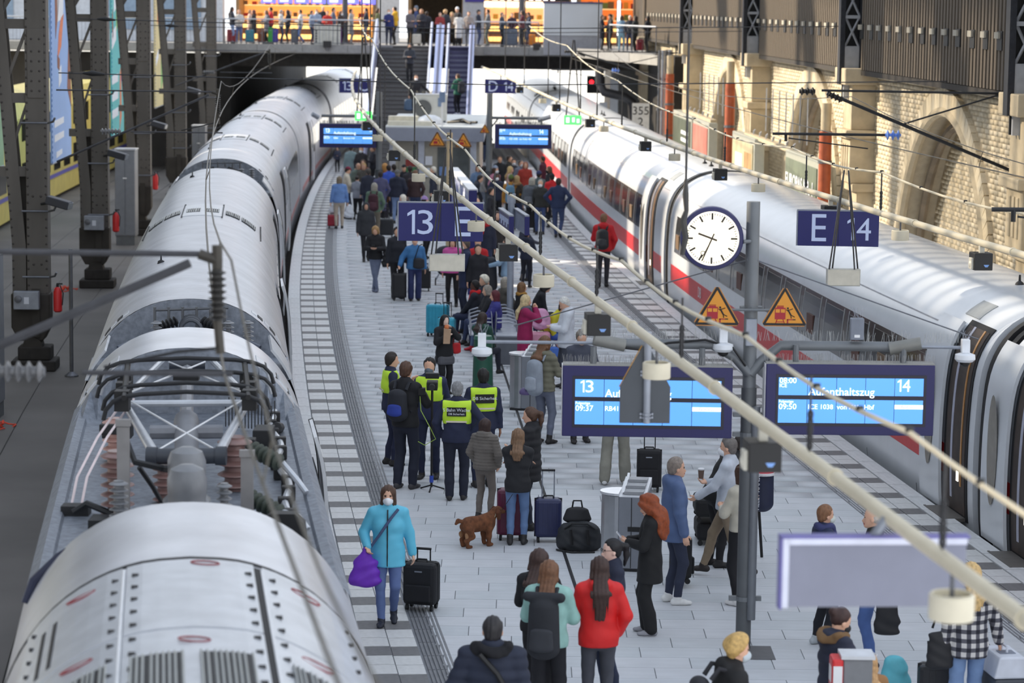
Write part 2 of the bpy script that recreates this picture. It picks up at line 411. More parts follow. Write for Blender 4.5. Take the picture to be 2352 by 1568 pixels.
# lattice columns in front of the cladding
LATD = M((48, 50, 56), .55, .3, .15); LATL = M((170, 172, 176), .5, .2, .1)
for k, q in enumerate(BAYS[1:5]):
    t = thing('lattice_column', ['riveted lattice column at the right edge, standing over the widest brick arch', 'dark lattice column above the pier between the two nearest brick arches', 'dark lattice column above the pier with the second orange downpipe', 'farthest lattice column on the ribbed wall, close to the bridge'][k], 'column', WP(q, .55, 5.2), WRZ + math.pi / 2, 'lattice columns on the ribbed wall')
    for s in (-1, 1):
        m = MB().bx(-.16, .16, s * .24 - .06, s * .24 + .06, 0, 4.2)
        for z in np.arange(.1, 4.2, .16): m.bx(-.175, -.16, s * .24 - .03, s * .24 + .03, z, z + .06)
        m.build('flange', LATD, t)
    m = MB(); z = .9
    while z < 4.1:
        m.tube([(-.1, -.18, z), (-.1, .18, z + .75)], .03, 4); m.tube([(-.1, .18, z), (-.1, -.18, z + .75)], .03, 4); m.bx(-.13, -.07, -.18, .18, z - .05, z + .03); z += .75
    m.build('lattice', LATL, t)
    MB().bx(-.14, -.04, -.18, .18, -.35, .9).build('plate', LATL, t)
    MB().bx(.1, .16, -.18, .18, -.35, 4.2).build('web', BLACK, t)
# left side: retaining wall of the tunnel under the bridge, right tunnel wall
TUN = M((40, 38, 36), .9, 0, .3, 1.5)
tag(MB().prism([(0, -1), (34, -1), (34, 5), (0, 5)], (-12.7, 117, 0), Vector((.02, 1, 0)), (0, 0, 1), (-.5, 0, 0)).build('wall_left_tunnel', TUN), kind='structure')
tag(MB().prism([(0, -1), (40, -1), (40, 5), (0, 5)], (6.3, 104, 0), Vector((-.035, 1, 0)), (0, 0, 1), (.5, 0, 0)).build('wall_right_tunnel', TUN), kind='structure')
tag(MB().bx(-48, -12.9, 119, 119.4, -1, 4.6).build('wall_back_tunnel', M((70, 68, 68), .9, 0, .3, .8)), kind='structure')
# hall: unseen sun-blocking band added high on the left and roof ribs overhead (they shade the hall)
HALL = M((90, 88, 84), .8)
m = MB(); XW = -20.0
m.bx(XW - .3, XW, -40, 69, 4.8, 16.6)
for a, b, c_, d_ in ((69, 71.5, 4.8, 13.2), (73.5, 75, 4.8, 15), (77, 79, 4.8, 15.6), (80.5, 95, 8.5, 13.6), (97, 105, 7.5, 13)): m.bx(XW - .3, XW, a, b, c_, d_)
m.bx(XW - .3, XW, -40, 78, 22.5, 27)
for k in range(-3, 9): m.bx(XW - .35, XW + .05, k * 12 - .35, k * 12 + .35, 4.8, 27)
for k in range(44): m.bx(XW - .35, XW + .05, 38 + k * .8, 38.36 + k * .8, 16.6, 22.5)  # close slats added to thin the sun on the near wall
hall = tag(m.build('sun_screen_left', HALL), kind='structure')
m = MB()
for k in range(13): m.bx(-28, 20, -6 + k * 9.0, -4.2 + k * 9.0, 24, 25.4)
for k in range(5): m.bx(-26 + k * 11, -25 + k * 11, -30, 105, 25.4, 26)
tag(m.build('ceiling', HALL), kind='structure')
# ================================================================ TRAINS
def halfsec(pts): return [(-u, z) for u, z in pts[::-1]] + [(u, z) for u, z in pts if u > 0]
def dens(pts, n=3):
    """smooth a profile with Catmull-Rom"""
    out = []
    for i in range(len(pts) - 1):
        p0, p1, p2, p3 = pts[max(i - 1, 0)], pts[i], pts[i + 1], pts[min(i + 2, len(pts) - 1)]
        for k in range(n):
            t = k / n
            out.append(tuple(.5 * ((2 * p1[j]) + (-p0[j] + p2[j]) * t + (2 * p0[j] - 5 * p1[j] + 4 * p2[j] - p3[j]) * t * t + (-p0[j] + 3 * p1[j] - 3 * p2[j] + p3[j]) * t ** 3) for j in (0, 1)))
    out.append(pts[-1]); return out
SIL = dens([(0, 3.2), (.35, 3.17), (.68, 3.05), (.98, 2.83), (1.22, 2.5), (1.36, 2.1), (1.42, 1.6), (1.45, .6), (1.41, -.2), (1.36, -.62)])
ICEP = dens([(0, 3.08), (.4, 3.05), (.78, 2.94), (1.12, 2.72), (1.34, 2.4), (1.45, 2.0), (1.5, 1.3), (1.5, .5), (1.46, -.1), (1.36, -.6)])
def full(h): return [(-u, z) for u, z in h[::-1]] + list(h[1:])
SILF, ICEF = full(SIL), full(ICEP)
def at_s(prof, s):
    """point and outward normal on a profile, s from 0 (left bottom) to 1 (right bottom)"""
    x = s * (len(prof) - 1); i = min(int(x), len(prof) - 2); f = x - i
    a, b = prof[i], prof[i + 1]; u, z = a[0] + (b[0] - a[0]) * f, a[1] + (b[1] - a[1]) * f
    dx, dz = b[0] - a[0], b[1] - a[1]; L = math.hypot(dx, dz) or 1
    return u, z, -dz / L, dx / L
def s_of_u(prof, u, side):
    """parameter of the roof point with lateral offset u"""
    best, bs = 9, .5
    for k in range(401):
        s = k / 400; p = at_s(prof, s)
        if side == 'roof' and p[1] < 1.9: continue
        if abs(p[0] - u) < best: best, bs = abs(p[0] - u), s
    return bs
def s_of_z(prof, z, left=True):
    best, bs = 9, 0
    for k in range(401):
        s = k / 400 * .5 if left else 1 - k / 400 * .5; p = at_s(prof, s)
        if abs(p[1] - z) < best: best, bs = abs(p[1] - z), s
    return bs
def skin(tr, prof, Y0, Y1, s0=0, s1=1, off=0.0, th=0.0, step=1.0, ns=None, mi=0, mb=None):
    """a sheet that follows the car's skin between two stations"""
    n = max(1, int(math.ceil((Y1 - Y0) / step))); ns = ns or max(2, int(abs(s1 - s0) * (len(prof) - 1)) + 1)
    secs = []
    for i in range(n + 1):
        Y = Y0 + (Y1 - Y0) * i / n; row = []
        for k in range(ns + 1):
            u, z, nu, nz = at_s(prof, s0 + (s1 - s0) * k / ns); row.append(TP(tr, Y, u + nu * off, z + nz * off))
        if th:
            for k in range(ns, -1, -1):
                u, z, nu, nz = at_s(prof, s0 + (s1 - s0) * k / ns); row.append(TP(tr, Y, u + nu * (off - th), z + nz * (off - th)))
        secs.append(row)
    m = mb or MB(); m.sweep(secs, bool(th), mi, bool(th)); return m
def capsec(m, tr, prof, Y, mi=0):
    pts = [TP(tr, Y, u, z) for u, z in prof]; m.add(pts, [tuple(range(len(pts)))], mi)
def roofmat(name, col, rough, metal, ridge, wl):
    m = D.materials.new(name); m.use_nodes = True; t = m.node_tree; n = t.nodes; b = n['Principled BSDF']
    b.inputs['Base Color'].default_value = (*rgb(col), 1); b.inputs['Roughness'].default_value = rough; b.inputs['Metallic'].default_value = metal
    tc = n.new('ShaderNodeTexCoord'); w = n.new('ShaderNodeTexWave'); w.wave_type = 'BANDS'; w.bands_direction = 'Y'; w.inputs['Scale'].default_value = wl; w.inputs['Distortion'].default_value = .35; w.inputs['Detail'].default_value = 1
    nz = n.new('ShaderNodeTexNoise'); nz.inputs['Scale'].default_value = 1.6; nz.inputs['Detail'].default_value = 6
    mx = n.new('ShaderNodeMath'); mx.operation = 'MULTIPLY_ADD'; mx.inputs[1].default_value = .6
    bp = n.new('ShaderNodeBump'); bp.inputs['Strength'].default_value = ridge; bp.inputs['Distance'].default_value = .02
    t.links.new(tc.outputs['Object'], w.inputs['Vector']); t.links.new(tc.outputs['Object'], nz.inputs['Vector'])
    t.links.new(nz.outputs['Fac'], mx.inputs[0]); t.links.new(w.outputs['Fac'], mx.inputs[2]); t.links.new(mx.outputs[0], bp.inputs['Height']); t.links.new(bp.outputs[0], b.inputs['Normal'])
    rp = n.new('ShaderNodeValToRGB'); e = rp.color_ramp.elements; c = rgb(col); e[0].position = .3; e[1].position = .75
    e[0].color = (*[v * .8 for v in c], 1); e[1].color = (*[min(1, v * 1.08) for v in c], 1)
    t.links.new(nz.outputs['Fac'], rp.inputs[0]); t.links.new(rp.outputs[0], b.inputs['Base Color']); return m
SILR = roofmat('silver_ribbed', (196, 198, 204), .38, .45, .22, 1.3); SILS = roofmat('silver_smooth', (206, 208, 214), .3, .35, .04, .5)
ZINC = M((128, 134, 144), .55, .4, .25, 14); BELL = M((24, 24, 27), .7, 0, .1); GLASSD = M((46, 44, 40), .12, 0, .25, 1.5, spec=.8); RED = M((206, 40, 44), .4, 0, .05)
PANELL = M((200, 203, 208), .36, .3, .1, 4); SLATM = M((178, 182, 182), .4, .4, .05); SLOTM = M((44, 44, 46), .6)
INSB = M((128, 100, 96), .35, 0, .15); INSG = M((122, 124, 128), .4, .1, .12); TUBEM = M((196, 200, 206), .35, .5, .1)
WHT = M((212, 216, 221), .22, 0, .04, 1.5)
def rot_box(tr, Y, u, z, d): return TP(tr, Y, u, z), d, trot(tr, Y)
# ---- near silver car: front roof with panels, equipment deck with pantographs, rear shroud
def sil(u): return s_of_u(SILF, u, 'roof')
SA, SB = s_of_z(SILF, 2.42, True), s_of_z(SILF, 2.42, False)
carA = thing('train_carriage', 'nearest silver carriage, its open roof well holding the folded pantograph', 'train carriage', (0, 0, 0), 0, 'silver carriages of the left train')
m = skin(trackL, SILF, 7, 20.25); capsec(m, trackL, SILF, 7); m.build('roof_shell', SILS, carA, True)
m = skin(trackL, SILF, 20.25, 31.2, 0, SA); skin(trackL, SILF, 20.25, 31.2, SB, 1, mb=m); m.build('side_wall', SILS, carA, True)
m = MB(); secs = []
for Y in np.arange(20.2, 29.9, .6):
    secs.append([TP(trackL, Y, u, z) for u, z in ((-1.29, 2.42), (-1.2, 2.52), (-1.12, 2.5), (-1.1, 2.46), (1.1, 2.46), (1.12, 2.5), (1.2, 2.52), (1.29, 2.42))])
m.sweep(secs, False); m.build('equipment_deck', ZINC, carA)
m = skin(trackL, SILF, 29.35, 31.2, SA, SB, step=.5); capsec(m, trackL, SILF, 31.2)
m.build('rear_shroud', SILS, carA, True)
m = MB()    # front wall of the shroud: flat centre, sloped shoulders
for a, b in (((-1.27, 2.42), (-.72, 2.46)), ((-.72, 2.46), (.72, 2.46)), ((.72, 2.46), (1.27, 2.42))):
    sl_ = [s_of_u(SILF, a[0] + (b[0] - a[0]) * k / 6, 'roof') for k in range(7)]
    y0, y1 = (28.3, 29.3) if a[0] < -1 else ((29.3, 29.3) if a[0] < 0 else (29.3, 28.3))
    top = [TP(trackL, 29.35, *at_s(SILF, s)[:2]) for s in sl_]; bot = [TP(trackL, y0 + (y1 - y0) * k / 6, a[0] + (b[0] - a[0]) * k / 6, 2.44) for k in range(7)]
    for k in range(6): m.add([bot[k], bot[k + 1], top[k + 1], top[k]], [(0, 1, 2, 3)])
m.build('shroud_wall', ZINC, carA)
for s in (-1, 1):   # louvre slots on the shroud shoulders
    for k in range(4):
        s0 = sil(s * (.78 + k * .13)); s1 = sil(s * (.88 + k * .13))
        skin(trackL, SILF, 29.75, 30.2, min(s0, s1), max(s0, s1), .012, .015).build('louvre', PANELL, carA)
        s0 = sil(s * (.88 + k * .13)); s1 = sil(s * (.905 + k * .13))
        skin(trackL, SILF, 29.75, 30.2, min(s0, s1), max(s0, s1), .006, .01).build('louvre_gap', SLOTM, carA)
# front rounded lip and joint
skin(trackL, SILF, 18.12, 18.2, .12, .88, .006, .02).build('joint', BELL, carA)
for (Y0, Y1) in ((16.1, 18.08), (13.2, 16.05)):
    for u0, u1 in ((-1.12, -.47), (-.44, .44), (.50, 1.12)):
        skin(trackL, SILF, Y0, Y1, sil(u0), sil(u1), .014, .02).build('roof_panel', PANELL, carA)
        pp = [(u0 + .06, Y) for Y in np.arange(Y0 + .2, Y1, .36)] + [(u1 - .05, Y) for Y in np.arange(Y0 + .2, Y1, .36)]
        mm = MB()
        for u, Y in pp:
            uu, zz, nu, nz = at_s(SILF, sil(u)); mm.box(TP(trackL, Y, uu + nu * .016, zz + nz * .016), (.045, .05, .016), trot(trackL, Y))
        mm.build('panel_bolts', SLOTM, carA, kind='stuff')
skin(trackL, SILF, 13.2, 18.05, sil(.445), sil(.495), .004, .01).build('channel', BELL, carA)
MB().tube([TP(trackL, Y, -.46, 3.15) for Y in np.arange(13.2, 18.2, .6)], .014, 6).build('seam_strip', WHITE, carA)
MB().tube([TP(trackL, Y, .5, 3.13) for Y in np.arange(13.2, 18.2, .6)], .014, 6).build('seam_strip', WHITE, carA)
for g, (u0, u1) in enumerate(((-1.12, -.86), (-.80, -.53), (-.38, -.08), (.04, .34), (.58, .86), (.90, 1.12))):
    skin(trackL, SILF, 13.4, 15.45, sil(u0), sil(u1), .02, .01).build('vent_grille', SLOTM, carA)
    n = 8
    for k in range(n + 1):
        u = u0 + (u1 - u0) * k / n; s = sil(u); uu, zz, nu, nz = at_s(SILF, s)
        MB().tube([TP(trackL, Y, uu + nu * .026, zz + nz * .026) for Y in (13.4, 14.4, 15.45)], .009, 4).build('slat', SLATM, carA)
for u in (-.99, -.92): skin(trackL, SILF, 16.3, 17.5, sil(u), sil(u + .02), .018, .01).build('slot', SLOTM, carA)
m = MB()
for (Y, u) in ((17.75, -.75), (17.75, .78), (15.8, -.72), (15.75, 0), (15.8, .76), (17.95, .1)):
    uu, zz, nu, nz = at_s(SILF, sil(u)); c = TP(trackL, Y, uu + nu * .017, zz + nz * .017)
    m.tube([c + Vector((.1 * math.cos(a), .06 * math.sin(a), nu * 0 - .1 * math.cos(a) * nu)) for a in np.linspace(0, 2 * math.pi, 15)], .006, 4)
m.build('handling_mark', M((150, 70, 74), .5), carA, kind='stuff')
MB().tube([TP(trackL, 20.1, -1.26, 2.44), TP(trackL, 20.15, -1.2, 2.6), TP(trackL, 20.2, -1.0, 2.78), TP(trackL, 20.2, -.8, 2.9)], .04, 8).build('hose', M((40, 44, 66), .5), carA, True)
# equipment on the deck
def sheds(m, o, axis, L, rc, rs, n, nn=14, mi=0):
    """a string of insulator sheds from o along axis"""
    prof = [(rc, 0)]
    for k in range(n):
        z = L * (k + .5) / n; h = L / n
        prof += [(rc, z - .3 * h), (rs, z - .06 * h), (rs * .98, z + .04 * h), (rc, z + .34 * h)]
    prof.append((rc, L)); rot = Vector(axis).to_track_quat('Z', 'Y').to_matrix(); return m.lathe(prof, o, nn, mi, rot)
def ins(Y, u, z, L, rc, rs, n, mat, axis=(0, 0, 1)):
    return sheds(MB(), TP(trackL, Y, u, z), axis, L, rc, rs, n).build('insulator', mat, carA, True)
ins(23.3, -.62, 2.46, .62, .09, .155, 7, INSB); ins(22.1, -.58, 2.48, .55, .045, .085, 10, INSG)
ins(24.6, .46, 2.46, .52, .10, .17, 5, INSB); ins(22.2, .32, 2.48, .5, .035, .07, 9, INSG); ins(26.2, -.72, 2.46, .45, .07, .13, 5, M((190, 150, 140), .4)); ins(24.0, -.2, 2.46, .36, .07, .12, 5, INSB)
m = MB()
for dy, dz in ((0, 0), (.75, .02)):
    o = TP(trackL, 21.9 + dy, .0, 2.46 + dz); sheds(m, o, (0, 0, 1), .36, .15, .215, 2, 18)
    m.lathe([(.16, .36), (.165, .40), (.16, .44), (.165, .48), (.17, .52), (.17, .62), (.14, .7), (.06, .74)], o, 18)
m.build('circuit_breaker', INSG, carA, True)
for (Y, u, h) in ((22.6, -.55, .95), (22.3, .52, .72)):
    m = MB().box(TP(trackL, Y, u, 2.46 + h / 2), (.11, .03, h)); m.box(TP(trackL, Y, u, 2.5 + h), (.13, .06, .06)); m.build('arcing_plate', M((140, 138, 138), .5, .3), carA)
m = MB(); m.tube([TP(trackL, 22.9, -.55, 3.3), TP(trackL, 22.6, -.45, 3.1), TP(trackL, 22.7, -.2, 3.02), TP(trackL, 22.5, 0, 3.03)], .03, 6); m.tube([TP(trackL, 22.9, -.42, 3.0), TP(trackL, 23.0, -.3, 2.8), TP(trackL, 23, -.2, 2.62), TP(trackL, 22.6, -.1, 2.6)], .022, 6); m.build('busbar', DARK, carA, True)
m = MB()
for d in (0, .09): m.tube([TP(trackL, 23.6, -1.05 + d, 2.5), TP(trackL, 23.8, -1.0 + d, 2.75), TP(trackL, 24.6, -.84 + d, 2.98), TP(trackL, 26.2, -.62 + d, 3.1)], .013, 6)
m.build('cable_loop', M((222, 206, 206), .5), carA, True)
m = MB(); m.box(TP(trackL, 23.5, -1.0, 2.5), (.25, .18, .1)); m.tube([TP(trackL, 23.3, -1.02, 2.52), TP(trackL, 23.3, -.9, 2.6), TP(trackL, 23.2, -.62, 2.5)], .03, 6); m.box(TP(trackL, 22.9, -.75, 2.5), (.2, .3, .1)); m.box(TP(trackL, 22.4, -.6, 2.48), (.42, .25, .12)); m.build('terminal_box', DARK, carA)
# pipe run with clamps along the right edge
P = [TP(trackL, Y, .93 + .04 * math.sin(Y * 2.9), 2.56) for Y in np.arange(20.6, 29.0, .28)]
MB().tube(P, .035, 8).build('cable_pipe', TUBEM, carA, True)
for Y in np.arange(20.7, 28.9, .55):
    MB().box(TP(trackL, Y, .93 + .04 * math.sin(Y * 2.9), 2.54), (.13, .1, .14), trot(trackL, Y)).build('pipe_clamp', BLACK, carA, bevel=.01)
m = MB(); o = TP(trackL, 21.6, .78, 2.46); m.prism([(-.22, 0), (-.16, .3), (-.08, .36), (.12, .36), (.2, .28), (.24, 0)], o, (1, 0, 0), (0, 0, 1), (0, .16, 0)); m.build('cable_bracket', BLACK, carA)
m = MB().box(o + Vector((-.28, .1, .16)), (.16, .2, .24)); m.build('junction_box', M((120, 104, 96), .6), carA, bevel=.02)
for (Y, u, dr) in ((24.6, .62, (.75, -.55, -.25)), (22.9, .55, (.8, -.5, -.3))):
    sheds(MB(), TP(trackL, Y, u, 2.86 if Y > 24 else 2.72), dr, .38, .05, .085, 6).build('insulator', M((58, 66, 58), .5), carA, True)
    MB().tube([TP(trackL, Y - .2, u + .28, 2.76 if Y > 24 else 2.62), TP(trackL, Y - .4, u + .42, 2.62), TP(trackL, Y - .5, u + .5, 2.52)], .03, 8).build('cable_end', TUBEM, carA, True)
MB().tube([TP(trackL, 23.1 + .28 * math.sin(a), .72 + .13 * math.cos(a), 2.5) for a in np.linspace(0, 2 * math.pi, 17)], .012, 6).build('cable_coil', M((90, 94, 104), .5), carA)
# pantograph: frame of tubes, head with two pairs of horn bars
m = MB(); Yp = 25.0
m.tube([TP(trackL, Yp - 1.0, -.32, 2.9), TP(trackL, Yp - 1.0, .32, 2.9)], .075, 10); m.tube([TP(trackL, 29.0, -.2, 3.05), TP(trackL, 29.0, .2, 3.05)], .06, 10)
for u in (-.32, .32): m.lathe([(.0, -.05), (.09, -.05), (.09, .05), (0, .05)], TP(trackL, Yp - 1.0, u, 2.9), 12, 0, Matrix.Rotation(math.pi / 2, 3, 'Y'))
m.build('base_tube', M((52, 56, 64), .5), carA, True)
m = MB()
for s in (-1, 1):
    m.tube([TP(trackL, Yp - .95, s * .3, 2.92), TP(trackL, Yp + .9, s * .62, 3.12)], .05, 10, r2=.035); m.tube([TP(trackL, 29.1, s * .28, 3.08), TP(trackL, Yp + 1.2, s * .62, 3.12)], .035, 8, r2=.025)
m.tube([TP(trackL, Yp + .9, -.66, 3.1), TP(trackL, Yp + .9, .66, 3.1)], .035, 8)
m.build('frame_arm', TUBEM, carA, True)
m = MB(); m.tube([TP(trackL, Yp - .9, 0, 2.7), TP(trackL, Yp + .7, 0, 2.86), TP(trackL, Yp + 1.0, 0, 2.9)], .11, 10, r2=.13); m.tube([TP(trackL, Yp + .6, -.36, 2.86), TP(trackL, Yp + .6, .36, 2.86)], .07, 8); m.tube([TP(trackL, 28.9, 0, 3.0), TP(trackL, Yp + 1.2, 0, 2.9)], .07, 8)
m.build('lower_arm', M((132, 134, 140), .5, .2), carA, True)
m = MB()
for s in (-1, 1): m.tube([TP(trackL, Yp - .9, s * .25, 2.95), TP(trackL, Yp + .8, -s * .55, 3.14)], .01, 5); m.tube([TP(trackL, 28.9, s * .2, 3.1), TP(trackL, Yp + 1.3, -s * .55, 3.16)], .01, 5)
m.build('stay_rod', WHITE, carA)
HORN = [(-1.0, -.36), (-.97, -.22), (-.88, -.1), (-.75, -.035), (-.55, 0), (0, .03), (.55, 0), (.75, -.035), (.88, -.1), (.97, -.22), (1.0, -.36)]
for (dy, z, sc, mt) in ((1.75, 3.42, .9, DARK), (1.25, 3.36, .9, DARK), (.55, 3.34, .82, DARK), (.15, 3.31, .8, DARK)):
    MB().tube([TP(trackL, Yp + dy, u * sc, z + h * .7) for u, h in HORN], .022, 8).build('contact_strip', mt, carA, True)
for dy, z in ((1.75, 3.4), (1.25, 3.34)):
    MB().tube([TP(trackL, Yp + dy, u * .86, z + h * .62 + .02) for u, h in HORN], .016, 8).build('horn', TUBEM, carA, True)
m = MB()
for s in (-1, 1):
    for a in range(3): m.box(TP(trackL, Yp + .35 + a * .55, s * .62, 3.22), (.14, .16, .2))
    m.tube([TP(trackL, Yp + .1, s * .6, 3.28), TP(trackL, Yp + 1.8, s * .6, 3.38)], .03, 6)
m.box(TP(trackL, Yp + 1.5, 0, 3.3), (.26, .12, .1)); m.build('spring_box', BLACK, carA)
m = MB()
for k in range(16): m.tube([TP(trackL, 28.2 - k * .02, .42 + k * .035, 2.48), TP(trackL, 28.2 - k * .02, .42 + k * .035, 2.75 + .06 * (k % 2))], .006, 4)
m.build('spring_row', DARK, carA, kind='stuff')
m = MB(); m.tube([TP(trackL, 28.0, 1.0, 2.5), TP(trackL, 27.4, .95, 2.6)], .06, 8); m.box(TP(trackL, 26.8, .8, 2.6), (.2, .4, .2)); m.box(TP(trackL, 26.2, .62, 2.58), (.16, .16, .22)); m.box(TP(trackL, 26.5, -.7, 2.75), (.3, .2, .18)); m.box(TP(trackL, 25.8, -.72, 2.86), (.28, .08, .1)); m.build('drive_unit', DARK, carA, bevel=.01)
def plug_door(tr, car, Y0, Y1, side, prof, leafmat):
    """an open doorway and its plug door slid out along the side"""
    L = side < 0; sa, sb = s_of_z(prof, .05, L), s_of_z(prof, 2.3, L); a, b = min(sa, sb), max(sa, sb)
    skin(tr, prof, Y0, Y1, a, b, .012, .02).build('doorway', BELL, car)
    dl = skin(tr, prof, Y1 - .1, Y1 + 1.15, a, b, .13, .04).build('door', leafmat, car, True)
    skin(tr, prof, Y1 + .1, Y1 + .95, s_of_z(prof, 1.15, L) if L else s_of_z(prof, 2.05, L), s_of_z(prof, 2.05, L) if L else s_of_z(prof, 1.15, L), .137, .006).build('door_window', GLASSD, dl)
    skin(tr, prof, Y0 - .07, Y0 + .02, a, b, .03, .04).build('door_frame', BELL, car)
    skin(tr, prof, Y1 + 1.12, Y1 + 1.2, a, b, .14, .06).build('door_seal', BELL, car)
plug_door(trackL, carA, 27.2, 28.4, 1, SILF, PANELL)
for Y in (10, 14, 18, 22):
    skin(trackL, SILF, Y, Y + 2.6, s_of_z(SILF, 1.9, False), s_of_z(SILF, 1.15, False), .006, .01).build('window', GLASSD, carA)
# ---- the carriages behind
def equip(car, Y, z):
    m = MB(); o = TP(trackL, Y, 0, z)
    m.lathe([(.1, 0), (.26, 0), (.27, .05), (.1, .1), (.1, .2)], TP(trackL, Y, -.12, z), 14); m.build('equipment_base', INSG, car, True)
    m = MB()
    for k in range(3): m.tube([TP(trackL, Y + .25 * k, .02 + .14 * math.cos(a), z + .18 + .17 * math.sin(a)) for a in np.linspace(-.4, math.pi + .4, 12)], .025, 6)
    m.build('cable_loop', M((70, 74, 82), .5), car, True)
    for s, u in ((-1, -.42), (1, .5), (1, .75)):
        sheds(MB(), TP(trackL, Y, u, z), (0, 0, 1), .34, .03, .075, 6).build('insulator', INSG, car, True)
    for s in (-1, 1):
        sheds(MB(), TP(trackL, Y + .3, s * .16, z + .3), (s * .85, -.45, -.28), .32, .04, .075, 6).build('insulator', DARK, car, True)
        MB().tube([TP(trackL, Y + .15, s * .42, z + .2), TP(trackL, Y - .2, s * .9, z + .02)], .03, 7).build('cable_pipe', M((92, 98, 112), .45), car, True)
    m = MB(); m.tube([TP(trackL, Y + .5, -.45, z + .42), TP(trackL, Y + .5, .5, z + .45)], .018, 5)
    for k in range(6): m.tube([TP(trackL, Y + .5, -.45 + k * .18, z + .1), TP(trackL, Y + .5, -.45 + k * .18, z + .46)], .02, 5)
    m.build('switch_gear', M((88, 90, 94), .5), car)
def silver_car(Y0, Y1, label, well, doors, wins):
    car = thing('train_carriage', label, 'train carriage', (0, 0, 0), 0, 'silver carriages of the left train')
    Yw = Y0 + 2.1 if well else Y0
    m = skin(trackL, SILF, Yw, Y1); capsec(m, trackL, SILF, Y1); 
    if not well: capsec(m, trackL, SILF, Y0)
    m.build('roof_shell', SILR, car, True)
    if well:
        m = skin(trackL, SILF, Y0, Yw, 0, SA, step=.5); skin(trackL, SILF, Y0, Yw, SB, 1, step=.5, mb=m); m.build('side_wall', SILS, car, True)
        m = MB(); m.add([TP(trackL, Y0, -1.28, 2.42), TP(trackL, Y0, 1.28, 2.42), TP(trackL, Yw, 1.28, 2.42), TP(trackL, Yw, -1.28, 2.42)], [(0, 1, 2, 3)]); m.build('equipment_deck', ZINC, car)
        sp = [s_of_u(SILF, -1.27 + 2.54 * k / 12, 'roof') for k in range(13)]
        for a, b in ((0, 2), (2, 10), (10, 12)):
            m = MB(); top = [TP(trackL, Yw - .02, *at_s(SILF, s)[:2]) for s in sp[a:b + 1]]; bot = [TP(trackL, Yw - .02, -1.27 + 2.54 * k / 12, 2.42) for k in range(a, b + 1)]
            m.add(top + bot[::-1], [tuple(range(2 * len(top)))]); m.build('well_wall', ZINC, car)
        for s in (-1, 1): skin(trackL, SILF, Y0 + .05, Y0 + 1.5, sil(s * 1.02) if s < 0 else sil(1.26), sil(-1.26) if s < 0 else sil(1.02), .02, .03).build('side_flap', PANELL, car)
        equip(car, Y0 + 1.15, 2.68)
        for s in (-1, 1):
            for k in range(5):
                s0, s1 = sil(s * (.82 + k * .08)), sil(s * (.88 + k * .08)); skin(trackL, SILF, Yw + .35, Yw + .6, min(s0, s1), max(s0, s1), .008, .012).build('louvre', SLOTM if k % 2 else PANELL, car)
    def grill(Yg):
        skin(trackL, SILF, Yg, Yg + 2.4, sil(-.36), sil(.36), .012, .015).build('roof_panel', PANELL, car)
        for u0, u1 in ((-.98, -.74), (-.70, -.42), (-.30, -.05), (.05, .30), (.42, .68), (.72, .96)):
            skin(trackL, SILF, Yg + .7, Yg + 1.45, sil(u0), sil(u1), .016, .01).build('vent_grille', SLOTM, car)
            m = MB()
            for k in range(9):
                u = u0 + (u1 - u0) * k / 8; uu, zz, nu, nz = at_s(SILF, sil(u)); m.tube([TP(trackL, Yg + .7, uu + nu * .02, zz + nz * .02), TP(trackL, Yg + 1.45, uu + nu * .02, zz + nz * .02)], .008, 4)
            m.build('grille_bars', SLATM, car, kind='stuff')
        m = MB()
        for u in (-.36, .36, -1.05, 1.05):
            for y in np.arange(Yg - .2, Yg + 2.8, .22): uu, zz, nu, nz = at_s(SILF, sil(u)); m.box(TP(trackL, y, uu + nu * .012, zz + nz * .012), (.03, .05, .012), trot(trackL, y))
        m.build('panel_bolts', SLOTM, car, kind='stuff')
    for Yg in ([Yw + 13.2] if Y0 < 40 else [Y0 + 11, Y0 + 24]):
        if Yg < Y1 - 3: grill(Yg)
    for Yd in doors: plug_door(trackL, car, Yd, Yd + 1.1, 1, SILF, PANELL)
    for Ya, Yb in wins:
        Y = Ya
        while Y < Yb: skin(trackL, SILF, Y, min(Y + 1.7, Yb), s_of_z(SILF, 1.95, False), s_of_z(SILF, 1.2, False), .006, .01).build('window', GLASSD, car); Y += 2.0
    skin(trackL, SILF, Y0 + 3, Y1, s_of_z(SILF, .3, False), s_of_z(SILF, .12, False), .006, .01).build('stripe', M((176, 96, 92), .4, .2), car)
    for Y in (Y0 + 7.5, Y1 - 2):
        m = MB().lathe([(.06, 0), (.05, .05), (.015, .07), (.01, .15)], TP(trackL, Y, -.5, 3.1), 10); m.build('antenna', DARK, car, True)
    return car
silver_car(32.1, 60.6, 'second silver carriage, with insulators in the well at its near end', True, (42.5, 57.3), ((45, 56),))
c3 = silver_car(62.2, 91.5, 'third silver carriage, curving away beyond the vent grilles', True, (72.5,), ((75, 90),))
silver_car(92.1, 121.0, 'fourth silver carriage, running in under the bridge', False, (101.5,), ((104, 119),))
silver_car(122.2, 150.0, 'last silver carriage, bright in the daylight behind the bridge', False, (), ((124, 148),))
